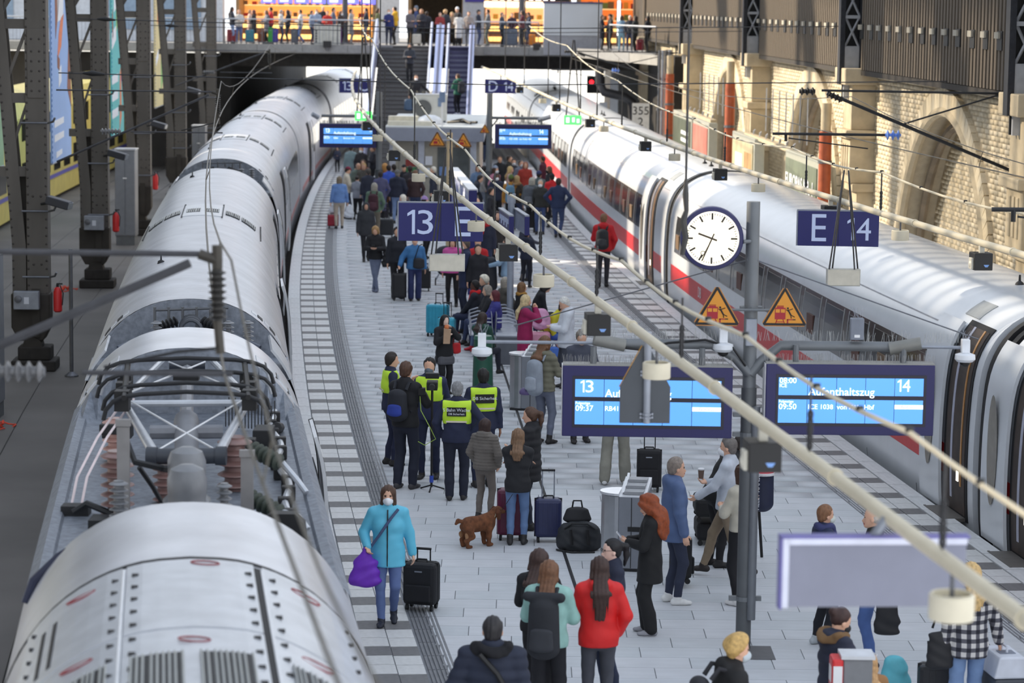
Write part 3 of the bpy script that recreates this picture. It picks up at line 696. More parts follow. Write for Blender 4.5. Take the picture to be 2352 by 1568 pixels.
for a, b, lab in ((31.2, 32.1, 'dark gangway bellows behind the pantograph carriage'), (60.6, 62.2, 'dark gangway bellows between second and third silver carriage'), (91.5, 92.1, 'thin dark gangway ring between third and fourth silver carriage'), (121.0, 122.2, 'black gangway bellows arching under the bridge')):
    t = thing('gangway_bellows', lab, 'gangway', TP(trackL, a, 0, 0))
    for k in range(6):
        y = a + (b - a) * (k + .5) / 6; sc = .93 if (a > 100 or k % 2) else .88
        pr = [(u * sc, z * (1.0 if a > 90 else .80)) for u, z in SILF]; m = MB(); w = (b - a) / 14
        m.sweep([[TP(trackL, y - w, *p) for p in pr], [TP(trackL, y + w, *p) for p in pr]], True, 0, True); o = m.build('fold', BELL, t); o.matrix_parent_inverse = t.matrix_world.inverted(); o.location = -t.location
# ---- white high speed train on the right
def sI(z): return s_of_z(ICEF, z, True)
INTER = M((158, 134, 104), .25, 0, .5, 2.2, stretch=(1, .6, 3))
WINM = M((66, 58, 48), .15, 0, .55, 1.4, spec=.7); SEAT = M((110, 86, 60), .6)
def white_car(Y0, Y1, label, near_door, far_door, closed_near=False):
    car = thing('train_carriage', label, 'train carriage', (0, 0, 0), 0, 'white carriages of the right train')
    m = skin(trackR, ICEF, Y0, Y1); capsec(m, trackR, ICEF, Y0); capsec(m, trackR, ICEF, Y1); m.build('body', WHT, car, True)
    n0, n1 = Y0 + .45, Y1 - .5
    wa, wb = (near_door + 2.3 if near_door else Y0 + 1), (far_door - 1.0 if far_door else Y1 - 1)
    a, b = sI(.9), sI(.47); skin(trackR, ICEF, n0, n1, min(a, b), max(a, b), .004, .006).build('stripe', RED, car)
    a, b = sI(1.22), sI(2.08); skin(trackR, ICEF, wa, wb, min(a, b), max(a, b), .005, .01).build('window_band', WINM, car)
    Y = wa + .15; k = 0
    while Y < wb - .3:
        w = 1.35; e = min(Y + w, wb - .1)
        skin(trackR, ICEF, Y, e, sI(1.3), sI(2.0), .010, .006).build('window', GLASSD, car)
        if (k * 7) % 3: piece('seat', SEAT if k % 2 else M((92, 60, 50), .6), car, TP(trackR, (Y + e) / 2, -1.499, 1.5), (.03, .5, .34), trot(trackR, Y))
        for d in (-.02, e - Y + .02): skin(trackR, ICEF, Y + d - .015, Y + d + .015, sI(1.24), sI(2.06), .014, .01).build('mullion', M((160, 162, 165), .4), car)
        Y += 1.75; k += 1
    for Yd, opn in ((near_door, not closed_near), (far_door, True)):
        if not Yd: continue
        a, b = sI(2.62), sI(.0); lo, hi = min(a, b), max(a, b)
        if opn:
            fr = skin(trackR, ICEF, Yd - .09, Yd + 1.06, lo - .004, hi + .012, .015, .03); fr.build('door_frame', BELL, car)
            skin(trackR, ICEF, Yd, Yd + .95, lo + .004, hi, .022, .01).build('doorway', M((62, 50, 44), .6, 0, .4, 4), car)
            skin(trackR, ICEF, Yd + .62, Yd + .7, lo + .02, hi, .03, .02).build('door_edge', M((176, 178, 196), .4), car)
            skin(trackR, ICEF, Yd + .15, Yd + .21, lo + .04, hi, .03, .02).build('grab_rail', M((196, 140, 70), .35, .4), car)
            skin(trackR, ICEF, Yd + 1.05, Yd + 2.1, lo, hi - .0, .10, .045).build('door', WHT, car, True); dl = LAST[0]
            m = MB(); c = TP(trackR, Yd + 1.6, -1.615, 1.25); d = frame(trackR, Yd + 1.6); m.add([c + d[2] * .22 * math.cos(t) + Vector((0, 0, .75 * math.sin(t))) for t in np.linspace(0, 2 * math.pi, 24, endpoint=False)], [tuple(range(24))[::-1]])
            m.build('door_window', M((120, 112, 98), .2), dl)
            s = MB().box(TP(trackR, Yd + .5, -1.62, -.02), (.34, 1.0, .05), trot(trackR, Yd)); s.box(TP(trackR, Yd + .5, -1.80, -.0), (.03, 1.0, .03), trot(trackR, Yd)); s.build('step', M((104, 100, 96), .6, .2), car)
            piece('door_lamp', M((255, 244, 220), .5, emit=3.0), car, TP(trackR, Yd + .33, -1.52, .55), (.02, .1, .14), trot(trackR, Yd))
        else:
            skin(trackR, ICEF, Yd, Yd + .95, lo + .01, hi, .012, .01).build('door', GLASSD, car)
            skin(trackR, ICEF, Yd, Yd + .95, sI(.9), sI(.47), .02, .006).build('door_stripe', RED, car)
            skin(trackR, ICEF, Yd - .05, Yd + .0, lo, hi, .018, .02).build('door_frame', WHITE, car)
    a = sI(2.5)
    skin(trackR, ICEF, Y0 + .6, Y1 - .6, a, a + .003, .004, .006).build('seam', M((160, 162, 168), .5), car)
    for Y in np.arange(Y0 + 3, Y1 - 3, 3.1):
        skin(trackR, ICEF, Y, Y + .02, sI(.02), sI(-.5), .006, .008).build('skirt_joint', M((120, 122, 126), .5), car)
    for Y in (Y0 + 1.4, Y0 + 2.5):
        MB().lathe([(.07, 0), (.06, .04), (.02, .07), (.015, .16)], TP(trackR, Y, -.15, 3.06), 10).build('antenna', DARK, car, True)
    skin(trackR, ICEF, Y0 + 1.2, Y0 + 1.9, s_of_u(ICEF, -1.12, 'roof'), s_of_u(ICEF, -.86, 'roof'), .01, .012).build('roof_hatch', M((150, 154, 156), .5), car)
    return car
white_car(16.0, 35.0, 'nearest white carriage at the right edge, its door open with a step out', 23, 33.1)
white_car(35.9, 63.4, 'white red-striped carriage beside the clock, between the two black gangways', 36.25, 0)
white_car(64.2, 91.8, 'white carriage with open door where the man with the red jacket stands', 66.2, 0)
white_car(92.6, 120, 'far white carriage, darker, running under the bridge', 0, 0)
white_car(120.8, 146, 'farthest white carriage, in daylight behind the bridge', 0, 0)
for a, b, lab in ((35.0, 35.9, 'broad black gangway bellows of the near white carriages'), (63.4, 64.2, 'black gangway bellows behind the platform clock'), (91.8, 92.6, 'dark gangway bellows above the right-hand far display'), (120, 120.8, 'dark gangway bellows of the white train under the bridge')):
    t = thing('gangway_bellows', lab, 'gangway', TP(trackR, a, 0, 0))
    for k in range(5):
        y = a + (b - a) * (k + .5) / 5; sc = .985 if k % 2 else .95; pr = [(u * sc, z * (1.0 if k % 2 else .985)) for u, z in ICEF]; m = MB(); w = (b - a) / 11
        m.sweep([[TP(trackR, y - w, *p) for p in pr], [TP(trackR, y + w, *p) for p in pr]], True, 0, True); o = m.build('fold', BELL, t); o.location = -t.location
# lettering on the white train
def sidetext(Y, z, body, size, mat, car, off=.012):
    u, zz, nu, nz = at_s(ICEF, sI(z)); p = TP(trackR, Y, u + nu * off, z); rz = trot(trackR, Y) - math.pi / 2
    return text(body, size, p, mat, car, rot=(math.pi / 2, 0, rz), ext=.001)
_cars = [o for o in COL.objects if o.name.startswith('train_carriage') and 'white' in o['label']]
sidetext(58.3, .69, 'DB', .34, WHITE, _cars[1], .014); sidetext(68.9, 1.65, '2', .5, WHITE, _cars[2], .02); sidetext(88.6, 1.65, '2', .5, WHITE, _cars[2], .02)
# ================================================================ LEFT COLUMNS AND WHAT HANGS ON THEM
COLM = M((92, 88, 84), .6, .25, .28, 1.4, stretch=(1, 1, .25)); RIV = M((66, 62, 60), .55, .3, .1); COLD = M((58, 54, 50), .7, .2, .3, 2)
RIVM = MB().lathe([(.026, 0), (.02, .012), (0, .018)], (0, 0, 0), 6, 0, Matrix.Rotation(math.pi / 2, 3, 'X')).mesh('rivet', RIV)
def riveted_column(x, Y, label, k):
    t = thing('steel_column', label, 'column', (x, Y, G_Z), R(3), 'riveted steel columns along the service level')
    MB().bx(-.22, .22, -.02, .02, 1.5, 8.2).bx(-.22, -.18, 0, .42, 1.5, 8.2).bx(.18, .22, 0, .42, 1.5, 8.2).build('flange', COLM, t, bevel=.012)
    MB().bx(-.17, .17, -.04, -.02, 5.6, 7.0).build('splice_plate', COLM, t, bevel=.01)
    # inclined rear leg, spreading to the left as it rises
    m = MB(); 
    for dy in (0, .4): m.prism([(-.52, 1.5), (-.24, 1.5), (-.24, 2.6), (-.70, 8.2), (-.92, 8.2), (-.52, 2.6)], (0, dy, 0), (1, 0, 0), (0, 0, 1), (0, .03, 0))
    m.build('inclined_leg', COLM, t)
    MB().prism([(-.52, 1.5), (-.2, 1.5), (-.2, 4.0), (-.42, 4.0), (-.52, 2.6)], (0, .2, 0), (1, 0, 0), (0, 0, 1), (0, .04, 0)).build('web', COLD, t)
    for z in (4.0, 5.5, 7.0): MB().bx(-.8, -.2, .02, .12, z, z + .2).build('strut', COLM, t)
    for z0, z1, d in ((4.2, 5.5, 1), (5.7, 7.0, 1), (7.2, 8.2, 1)):
        m = MB(); xa = -.5 - (z0 - 2.6) * .04; m.prism([(-.22, z1 - .18), (-.22, z1), (xa - .04, z0 + .16), (xa - .04, z0)], (0, .06, 0), (1, 0, 0), (0, 0, 1), (0, .05, 0)); m.build('diagonal', COLM, t)
    zz = np.arange(1.6, 8.1, .17)
    for s in (-1, 1):
        for z in zz: inst('rivet', RIVM, t, (s * .185, -.022, z))
    for z in zz:
        xx = -.5 - max(0, z - 2.6) * .066; inst('rivet', RIVM, t, (xx, -.002, z))
    for zc in (2.2, 2.45, 3.6, 5.75, 5.95, 6.15, 6.35, 6.55, 6.8):
        for s in (-.08, .08): inst('rivet', RIVM, t, (s, -.04 if zc > 5.5 else -.022, zc))
    MB().prism([(-.55, 1.6), (.24, 1.6), (.24, .9), (.1, .62), (-.4, .62), (-.55, .9)], (0, -.06, 0), (1, 0, 0), (0, 0, 1), (0, .55, 0)).build('base_casting', COLD, t, bevel=.03)
    MB().bx(-.12, .04, -.1, -.05, .7, 1.7).build('rib', COLD, t)
    MB().lathe([(0, 0), (.2, 0), (.22, .2), (.2, .42), (.0, .46)], (-.12, -.08, .5), 14, 0, Matrix.Rotation(-math.pi / 2, 3, 'X')).build('bearing', COLD, t, True)
    MB().bx(-.55, .36, -.2, .6, 0, .22).bx(-.42, .25, -.1, .5, .22, .5).build('plinth', M((46, 43, 41), .85, 0, .25), t, bevel=.03)
    for z in (1.95, 3.3, 5.1): 
        MB().tube([(-.3, -.12, z), (.25, -.14, z), (.38, -.3, z + .04), (.42, -.34, z + .12)], .022, 6).build('arm_bracket', STEEL, t)
    return t
LC = [(-9.76, 53.4, 'nearest riveted steel column at the left edge, with a grey switch box on its foot'), (-10.93, 68.9, 'second riveted steel column on the left, red extinguisher beside its foot'), (-11.95, 84.3, 'third riveted steel column behind the tall grey cabinet'), (-12.75, 99.8, 'fourth riveted steel column, partly behind the silver train'), (-13.35, 115.2, 'farthest riveted steel column where the bridge railing begins')]
for k, (x, Y, lab) in enumerate(LC): riveted_column(x, Y, lab, k)
def switch_box(x, Y, z, lab):
    t = thing('switch_box', lab, 'box', (x, Y, z), 0, 'grey switch boxes'); MB().bx(-.42, .1, -.16, .0, 0, .38).build('housing', GALV, t, bevel=.015)
    MB().lathe([(.075, 0), (.075, .04), (.03, .05)], (-.32, -.16, .22), 14, 0, Matrix.Rotation(math.pi / 2, 3, 'X')).build('dial', STEEL, t, True)
    MB().bx(-.2, -.1, -.17, -.158, .12, .26).build('sticker', M((210, 214, 224), .5, 0, 0), t)
switch_box(-9.8, 53.28, .74, 'grey switch box with a dial on the nearest left column'); switch_box(-10.9, 68.8, 1.0, 'grey switch box with a dial on the second left column')
for x, Y, lab in ((-9.34, 53.3, 'red fire extinguisher hanging on the nearest left column'), (-10.5, 68.8, 'red fire extinguisher on the second left column'), (-11.55, 84.1, 'small red fire extinguisher on the third left column')):
    t = thing('fire_extinguisher', lab, 'extinguisher', (x, Y, .68 if Y < 60 else .95), 0, 'fire extinguishers'); MB().lathe([(.06, 0), (.09, .03), (.09, .42), (.05, .5), (.03, .52)], (0, 0, 0), 12).build('cylinder', RED, t, True)
    MB().lathe([(.03, .52), (.03, .58)], (0, 0, 0), 8).bx(-.02, .1, -.015, .015, .57, .6).build('valve', DARK, t); MB().tube([(.05, -.02, .56), (.12, -.04, .4), (.1, -.04, .15)], .012, 5).build('hose', DARK, t)
for x, Y, z, lab in ((-9.45, 53.2, 2.95, 'black box floodlight on the nearest left column'), (-10.6, 68.7, 3.0, 'black box floodlight on the second left column'), (-11.6, 84.0, 3.05, 'black box floodlight on the third left column'), (-12.4, 99.6, 3.6, 'dark round floodlight on the fourth left column')):
    t = thing('floodlight', lab, 'lamp', (x, Y, z), R(-12), 'floodlights on the left columns'); MB().box((.22, -.1, 0), (.5, .26, .17), rot=Matrix.Rotation(R(14), 3, 'Y')).build('housing', M((52, 54, 62), .5, 0, .08), t, bevel=.02)
    MB().box((.47, -.1, -.06), (.02, .22, .13), rot=Matrix.Rotation(R(14), 3, 'Y')).build('lens', M((120, 124, 130), .2), t); MB().tube([(-.2, 0, -.05), (.02, -.08, 0)], .03, 6).build('bracket', DARK, t)
def cabinet(x, Y, h, w, lab):
    t = thing('cabinet', lab, 'cabinet', (x, Y, G_Z), 0, 'tall grey switch cabinets'); CB = M((128, 132, 140), .4, .2, .06)
    MB().bx(-w / 2, w / 2, -.35, .35, .28, h).build('body', CB, t, bevel=.01); MB().bx(-w / 2 - .02, w / 2 + .02, -.37, .37, h, h + .04).build('lid', M((188, 190, 194), .45, .1, .04), t)
    MB().bx(-w / 2 + .02, w / 2 - .02, -.33, .33, 0, .28).build('plinth', M((100, 104, 108), .6), t)
    for s in (-1, 1): MB().bx(s * w / 4 - w / 4 + .015, s * w / 4 + w / 4 - .015, -.37, -.35, .32, h - .04).build('door', CB, t, bevel=.005)
    MB().bx(-.06, .06, -.385, -.37, h * .7, h * .7 + .04).build('name_plate', WHITE, t)
cabinet(-9.7, 47.3, 3.0, .72, 'tall grey cabinet cut by the left edge of the picture'); cabinet(-12.05, 81.2, 2.95, .62, 'tall grey cabinet between second and third left column'); cabinet(-13.0, 108, 2.4, .55, 'small grey cabinet far left beside the silver train')
t = thing('floor_post', 'thin grey post standing on the service level by the nearest left column', 'post', (-8.95, 52.6, G_Z)); MB().tube([(0, 0, 0), (0, 0, 2.6)], .04, 8).build('pole', STEEL, t); MB().lathe([(.14, 0), (.14, .03), (.05, .1)], (0, 0, 0), 12).build('foot', STEEL, t)
for (x, Y, lab) in ((-9.2, 46.2, 'loop of orange cable on the dark floor by the left cabinet'), (-11.75, 68.2, 'heap of red and white tape at the foot of the second left column')):
    m = MB(); m.tube([(.28 * math.cos(a) * (1 + .2 * math.sin(3 * a)), .4 * math.sin(a), .02 + .015 * math.sin(5 * a)) for a in np.linspace(0, 5.6, 22)], .014, 5); m.tube([(.1 * math.cos(a), .15 * math.sin(a), .06 + .05 * math.sin(4 * a)) for a in np.linspace(0, 6, 18)], .02, 5)
    o = m.build('cable_loop', M((214, 74, 52), .6), loc=(x, Y, G_Z)); tag(o, lab, 'cable')
# yellow double-deck train and the mural banners beyond the columns
YEL = M((206, 190, 110), .5, 0, .08, 2); VIO = M((96, 92, 168), .5, 0, .06)
def lx(Y): return trackL(Y) - 8.4 + (Y - 70) * .012
yt = thing('train_carriage', 'yellow double-deck carriage with blue doors beyond the left columns', 'train carriage', (0, 0, 0))
m = MB(); secs = []
for Y in range(44, 132, 4): secs.append([Vector((lx(Y) + dx, Y, z)) for dx, z in ((-2.6, -.4), (0, -.4), (.06, .6), (.06, 2.9), (-.25, 3.5), (-1.3, 3.8), (-2.4, 3.5), (-2.6, .6))])
m.sweep(secs, True, 0, True); m.build('body', YEL, yt)
for Y in (58.5, 64, 76, 80, 93, 105):
    a = Vector((lx(Y) + .075, Y, -.2)); b = Vector((lx(Y + 1.5) + .075, Y + 1.5, -.2)); MB().prism([(0, 0), (1, 0), (1, 2.3), (0, 2.3)], a, b - a, (0, 0, 1), (.02, 0, 0)).build('door', VIO, yt)
for Y in np.arange(46, 128, 2.6):
    for z in (.6, 2.1):
        a = Vector((lx(Y) + .07, Y, z)); b = Vector((lx(Y + 1.6) + .07, Y + 1.6, z)); MB().prism([(0, 0), (1, 0), (1, .75), (0, .75)], a, b - a, (0, 0, 1), (.012, 0, 0)).build('window', GLASSD, yt)
m = MB()
for Y in range(44, 130, 4): a, b = Vector((lx(Y) + .08, Y, .34)), Vector((lx(Y + 4) + .08, Y + 4, .34)); m.prism([(0, 0), (1, 0), (1, .14), (0, .14)], a, b - a, (0, 0, 1), (.012, 0, 0))
m.build('stripe', VIO, yt)
def banner(x, Y, w, z0, z1, base, marks, lab, rz=R(92)):
    t = thing('mural_banner', lab, 'banner', (x, Y, z0), rz, 'mural banners between the left columns'); h = z1 - z0
    MB().bx(0, w, 0, .05, 0, h).build('cloth', base, t); MB().tube([(-.02, .02, 0), (w + .02, .02, 0)], .03, 6).build('bottom_bar', GALV, t)
    for (poly, mt) in marks: MB().prism([(a * w, b * h) for a, b in poly], (0, -.008, 0), (1, 0, 0), (0, 0, 1), (0, .008, 0)).build('print', mt, t)
    m = MB()
    for k in range(40): m.bx(.02, .035, -.012, 0, h * k / 40, h * (k + .5) / 40)
    m.build('stitching', M((60, 110, 190), .7), t, kind='stuff')
BLU = M((150, 182, 232), .6, 0, .05, 1); TEAL = M((96, 190, 192), .6, 0, .06, 1); CRM = M((214, 200, 150), .6, 0, .08, 1); BRN = M((150, 96, 72), .7, 0, .15); ORG = M((226, 134, 96), .7); PRP = M((92, 92, 196), .7); GRN = M((140, 190, 120), .7)
WH2 = M((232, 236, 244), .6, 0, .03); PINK2 = M((226, 190, 186), .7)
def slats(x0, x1, y0, n, dy): return [([(x0, y0 + k * dy), (x1, y0 + k * dy + .012), (x1, y0 + k * dy + dy * .6), (x0, y0 + k * dy + dy * .5)], WH2) for k in range(n)]
banner(-12.62, 71.4, 3.9, 2.55, 8.2, BLU, [([(.32, .68), (.62, .70), (.66, 1), (.3, 1)], WH2), ([(.22, .6), (.42, .78), (.36, .86), (.2, .82)], BRN), ([(.3, .5), (.5, .56), (.64, .72), (.5, .7), (.38, .62)], ORG), ([(.3, .52), (.42, .5), (.4, .44), (.3, .46)], BRN), ([(.8, .35), (1, .25), (1, .9), (.86, .86), (.9, .6)], BRN), ([(.84, .7), (.98, .66), (.98, .84), (.88, .84)], PINK2), ([(.92, .86), (1, .86), (1, 1), (.9, 1)], GRN), ([(.36, .36), (.5, .39), (.5, .47), (.36, .45)], WH2)] + slats(.12, .6, .1, 2, .07) + slats(.2, .5, .02, 1, .06), 'tall light blue mural banner between first and second column')
banner(-13.62, 88.6, 3.5, 2.4, 8.2, TEAL, [([(.2, .72), (.36, .74), (.36, .98), (.2, .96)], WH2), ([(.36, .6), (.56, .66), (.6, 1), (.4, 1)], GRN), ([(.7, .45), (.84, .5), (.8, .9), (.66, .86)], ORG), ([(.76, .3), (.9, .34), (.96, .66), (.72, .62)], PRP), ([(.62, .02), (.78, .1), (.76, .4), (.66, .36)], ORG), ([(.05, .56), (.14, .58), (.1, .74), (.04, .7)], BRN), ([(0, .5), (.36, .56), (.36, .64), (0, .6)], WH2)] + slats(0, .5, .1, 3, .1), 'tall teal mural banner between second and third column')
banner(-14.35, 104.6, 3.2, 2.7, 8.2, CRM, [([(.1, .3), (.4, .36), (.4, .42), (.1, .36)], WH2), ([(.7, .1), (.98, .2), (.9, .95), (.76, .9)], GRN), ([(.3, .6), (.6, .7), (.5, .8), (.3, .76)], ORG)], 'cream mural banner between third and fourth column')
banner(-11.75, 58.2, 2.4, 3.2, 8.2, M((150, 186, 150), .6, 0, .1, 1), [([(.2, .1), (.6, .2), (.5, .6), (.2, .5)], WH2)], 'pale green banner edge at the far left of the picture')
t = thing('hall_facade', 'pale grey upper facade behind the left columns', 'building', (-27, 122, 0)); MB().bx(-14, 13.4, 0, 1, 5.0, 9).build('wall', M((196, 200, 206), .7), t)
for k in range(9): MB().bx(-13 + k * 2.9, -10.8 + k * 2.9, -.06, 0, 5.6, 8.6).build('window', M((130, 150, 170), .3), t)
# ================================================================ WALL FURNITURE ON THE RIGHT
def billboard(q0, q1, z0, z1, lab, prints, words=None):
    L = q1 - q0; t = thing('billboard', lab, 'billboard', WP(q0, 1.0, z0), WRZ, 'billboards along the brick wall'); h = z1 - z0
    FR = M((168, 170, 160), .5, .1, .05)
    MB().bx(-.0, .3, 0, L, 0, h).build('case', FR, t, bevel=.02); MB().bx(-.03, 0, .25, L - .25, .2, h - .2).build('poster', prints[0], t)
    for (a, b, c, d, mt) in prints[1]: MB().bx(-.036, -.03, L * a, L * b, h * c, h * d).build('print', mt, t)
    if words:
        for k, wd in enumerate(words[0]): text(wd, words[1], (-.045, L * .52, h * (.66 - k * .18)), WH2, t, rot=(math.pi / 2, 0, -math.pi / 2), sx=words[2], bold=.008)
    MB().bx(.06, .26, .3, .5, -2.0 - z0 + .9, 0).bx(.06, .26, L - .5, L - .3, -2.0 - z0 + .9, 0).build('leg', FR, t)
billboard(66.0, 71.6, .9, 3.2, 'near billboard with white capital lettering by the brick arch', (M((112, 122, 104), .4, 0, .3, 1.2), [(.05, .5, .1, .34, M((140, 92, 84), .5))]), (('EUROPAS NR. 1', 'WIRD ELEKTRISCH'), .5, 1.35))
billboard(77.6, 82.6, .8, 3.15, 'middle billboard with a cream poster beside the orange downpipe', (M((196, 184, 150), .4, 0, .25, 1), [(.5, .8, .15, .75, WH2), (.1, .4, .1, .8, M((176, 140, 96), .5, 0, .3, 2))]))
billboard(88.6, 93.2, .9, 3.1, 'far billboard with a red poster', (M((196, 120, 108), .4, 0, .3, 1), [(.1, .75, .2, .36, WH2), (.1, .6, .42, .48, WH2)]))
billboard(93.6, 99.6, .9, 3.1, 'far billboard with a dark green poster and white lines', (M((84, 92, 78), .4, 0, .3, 1), [(.15, .5, .3 + k * .12, .36 + k * .12, WH2) for k in range(4)]))
PIPEO = M((168, 84, 52), .5, 0, .15)
for q, z1, lab in ((65.3, 4.0, 'orange downpipe on the pier above the near billboard'), (83.5, 4.6, 'tall orange downpipe on the second pier'), (101.2, 4.4, 'dark red downpipe on the third pier')):
    t = thing('downpipe', lab, 'pipe', WP(q, .98, 0), WRZ, 'downpipes on the brick wall')
    MB().tube([(0, 0, -.9), (0, 0, z1)], .16, 12).build('pipe', PIPEO, t, True); MB().tube([(0, 0, z1), (0, 0, z1 + .7)], .13, 10).build('upper_pipe', STONE, t, True)
    for z in (.6, 2.0, 3.2): MB().lathe([(.18, 0), (.18, .08)], (0, 0, z), 12).build('collar', STEEL, t)
for k, (q, n) in enumerate(((71.5, 7), (89.5, 6))):
    t = thing('spike_rack', ['row of slanting wall brackets over the near arch', 'row of slanting wall brackets over the far arch'][k], 'bracket', WP(q, .3, 3.3), WRZ)
    for i in range(n): MB().prism([(0, 0), (.08, 0), (.08, .9), (0, .9)], (-.5, i * 1.3, -.1), (.75, .25, .62), (0, 0, .12), (0, .12, 0)).build('strut', GALV, t); MB().tube([(-.1, i * 1.3 + .2, 0), (-.1, i * 1.3 + .2, 1.3)], .02, 4).build('rod', GALV, t)
    MB().bx(-.6, -.4, -.5, n * 1.3, -.2, -.1).build('ledge', STONE, t)
MB_ = MB().bx(-.08, 0, 0, .7, 0, .28); t = thing('wall_lamp', 'small dark lamp box high in the second brick arch', 'lamp', WP(73.5, -.62, 4.2), WRZ); MB_.build('housing', DARK, t)
t = thing('number_board', 'white track kilometre board standing before the tunnel wall', 'sign', (5.0, 104, 2.1)); MB().bx(-.34, .34, 0, .04, 0, 1.05).build('board', M((206, 208, 206), .5), t); text('355', .46, (0, -.005, .74), BLACK, t); text('2', .46, (0, -.005, .3), BLACK, t); MB().bx(-.05, .05, .05, .12, -3, 1).build('post', DARK, t)
t = thing('signal', 'black railway signal with two red lights under the bridge', 'signal', (3.62, 117.5, 3.05)); MB().bx(-.4, .4, 0, .3, 0, .75).build('housing', BLACK, t, bevel=.03); MB().bx(-.05, .05, .1, .2, .7, 1.9).build('hanger', DARK, t)
for s in (-.2, .2): MB().lathe([(.1, 0), (.09, .03), (0, .04)], (s, 0, .5), 12, 0, Matrix.Rotation(math.pi / 2, 3, 'X')).build('red_light', M((255, 30, 40), .4, emit=4), t)
for x, Y, z, h in ((4.95, 131, 1.2, 2.2), (4.45, 132, .8, 1.4)):
    t = thing('marker_board', 'tall white marker board beside the tunnel' if h > 2 else 'short white marker board beside the tunnel', 'sign', (x, Y, z - .5)); MB().bx(-.2, .2, 0, .05, .4, .4 + h).build('board', WH2, t); MB().bx(-.04, .04, .05, .1, -1.4, .5).build('post', DARK, t)
for q, lab in ((52.5, 'pale control cabinet at the foot of the brick wall'), (50.2, 'grey control cabinet at the wall by the right edge'), (54.6, 'brown cabinet at the foot of the wide brick arch')):
    t = thing('wall_cabinet', lab, 'cabinet', WP(q, .5, -.9), WRZ); MB().bx(-.2, .2, 0, 1.1, 0, 2.75).build('body', M((206, 206, 200), .5) if 'pale' in lab else (M((120, 92, 62), .6) if 'brown' in lab else GALV), t, bevel=.02); MB().bx(-.215, -.2, .1, 1.0, 1.2, 2.6).build('door', M((176, 176, 172), .5), t)
# bundle of dark pipes where wall and bridge meet
for k in range(4):
    t = thing('service_pipe', ['first', 'second', 'third', 'fourth'][k] + ' vertical service pipe from the left, in the bridge corner', 'pipe', (5.55 + k * .16, 101.0 + k * .5, 0), 0, 'service pipes in the corner'); MB().tube([(0, 0, -.9), (0, 0, 5.3)], .06 + .02 * (k % 2), 8).build('pipe', GALV if k % 2 else STEEL, t, True); MB().lathe([(.1, 0), (.1, .08)], (0, 0, 3), 8).build('collar', STEEL, t)
t = thing('duct', 'dark ventilation duct bending under the bridge', 'pipe', (4.6, 112, 2.9)); MB().tube([(-1.0, 0, 1.5), (-1.0, 0, .8), (-.8, 0, .4), (.1, 0, .2), (.4, 0, 0), (.45, 0, -.8)], .2, 10).build('duct', M((80, 80, 84), .4, .5), t, True)
# ================================================================ SIGNS, BOARDS, CLOCK
def track_sign(c, w, h, left, right, lab, rz=0.0, hang=True, order=True):
    t = thing('platform_sign', lab, 'sign', c, rz, 'blue platform number signs')
    MB().bx(-w / 2, w / 2, 0, .10, -h / 2, h / 2).build('box', NAVY, t, bevel=.006); MB().bx(-w / 2 - .015, w / 2 + .015, .02, .08, h / 2, h / 2 + .02).bx(-w / 2 - .02, -w / 2, .02, .08, -h / 2, h / 2).build('edge_trim', GALV, t)
    MB().bx(-.006, .006, -.004, 0, -h / 2, h / 2).build('joint', M((16, 17, 70), .5), t)
    sz = h * 1.14
    for body, x in ((left, -w * .25), (right, w * .25)):
        if body: number(body, h * .64, x, -.001, 0, LETTER, t) if body[0] == '1' else text(body, sz, (x, -.004, -.01), LETTER, t, sx=.92)
    if hang:
        for x in ((-.0,) if hang == 1 else (-w * .3, w * .3)): MB().tube([(x, .05, h / 2), (x, .05, 4.25 - c[2])], .03, 8).build('hanger', GALV, t)
    return t
s13e = track_sign((-1.08, 38.75, 3.86), 1.255, .565, '13', 'E', 'large blue sign reading 13 E above the crowd, seen behind two cords')
sE14 = track_sign((4.84, 38.8, 3.83), 1.20, .52, 'E', '14', 'blue sign reading E 14 hanging over the white train', R(-3))
track_sign((-6.34, 104, 3.7), 1.25, .56, '13', 'C', 'distant blue sign reading 13 C beside the stairs')
track_sign((-.57, 104, 3.74), 1.23, .54, 'D', '14', 'distant blue sign reading D 14 left of the bright daylight')
# grey backs of signs close to the camera
t = thing('platform_sign', 'grey back of a platform sign close to the camera, lower right', 'sign', (2.08, 14.6, 3.94), R(4)); MB().bx(-.53, .53, 0, .06, -.2, .2).build('box', M((128, 130, 146), .45, .1, .04), t, bevel=.004)
MB().bx(-.53, -.495, -.02, 0, -.2, .2).bx(-.5, .53, -.02, 0, .165, .2).build('edge_trim', M((206, 208, 224), .35, .2), t); MB().bx(-.545, -.53, -.02, .07, -.21, .21).bx(-.545, .545, -.02, .07, .2, .215).build('blue_rim', M((104, 100, 160), .5), t); MB().tube([(0, .03, .2), (.06, .0, .31)], .03, 8).build('hanger', GALV, t)
t = thing('warning_sign', 'grey back of a house-shaped warning sign on a pole before the left display', 'sign', (1.19, 23.0, 3.77), R(1)); MB().prism([(-.225, -.345), (.225, -.345), (.225, -.02), (.03, .345), (-.03, .345), (-.225, -.02)], (0, 0, 0), (1, 0, 0), (0, 0, 1), (0, .015, 0)).build('plate', M((74, 78, 84), .45, .3, .06), t, bevel=.004)
MB().tube([(.015, -.03, -.34), (.015, -.03, .48)], .033, 12).build('pole', GALV, t, True)
for z in (-.3, -.27, .08, .11): MB().lathe([(.042, 0), (.045, .02)], (.015, -.03, z), 10).bx(-.045, .075, -.02, 0, z, z + .02).build('clamp', GALV, t)
MB().prism([(-.235, -.02), (-.225, -.02), (-.03, .35), (-.04, .35)], (0, .015, 0), (1, 0, 0), (0, 0, 1), (0, .006, 0)).build('rim', M((190, 140, 60), .5), t)
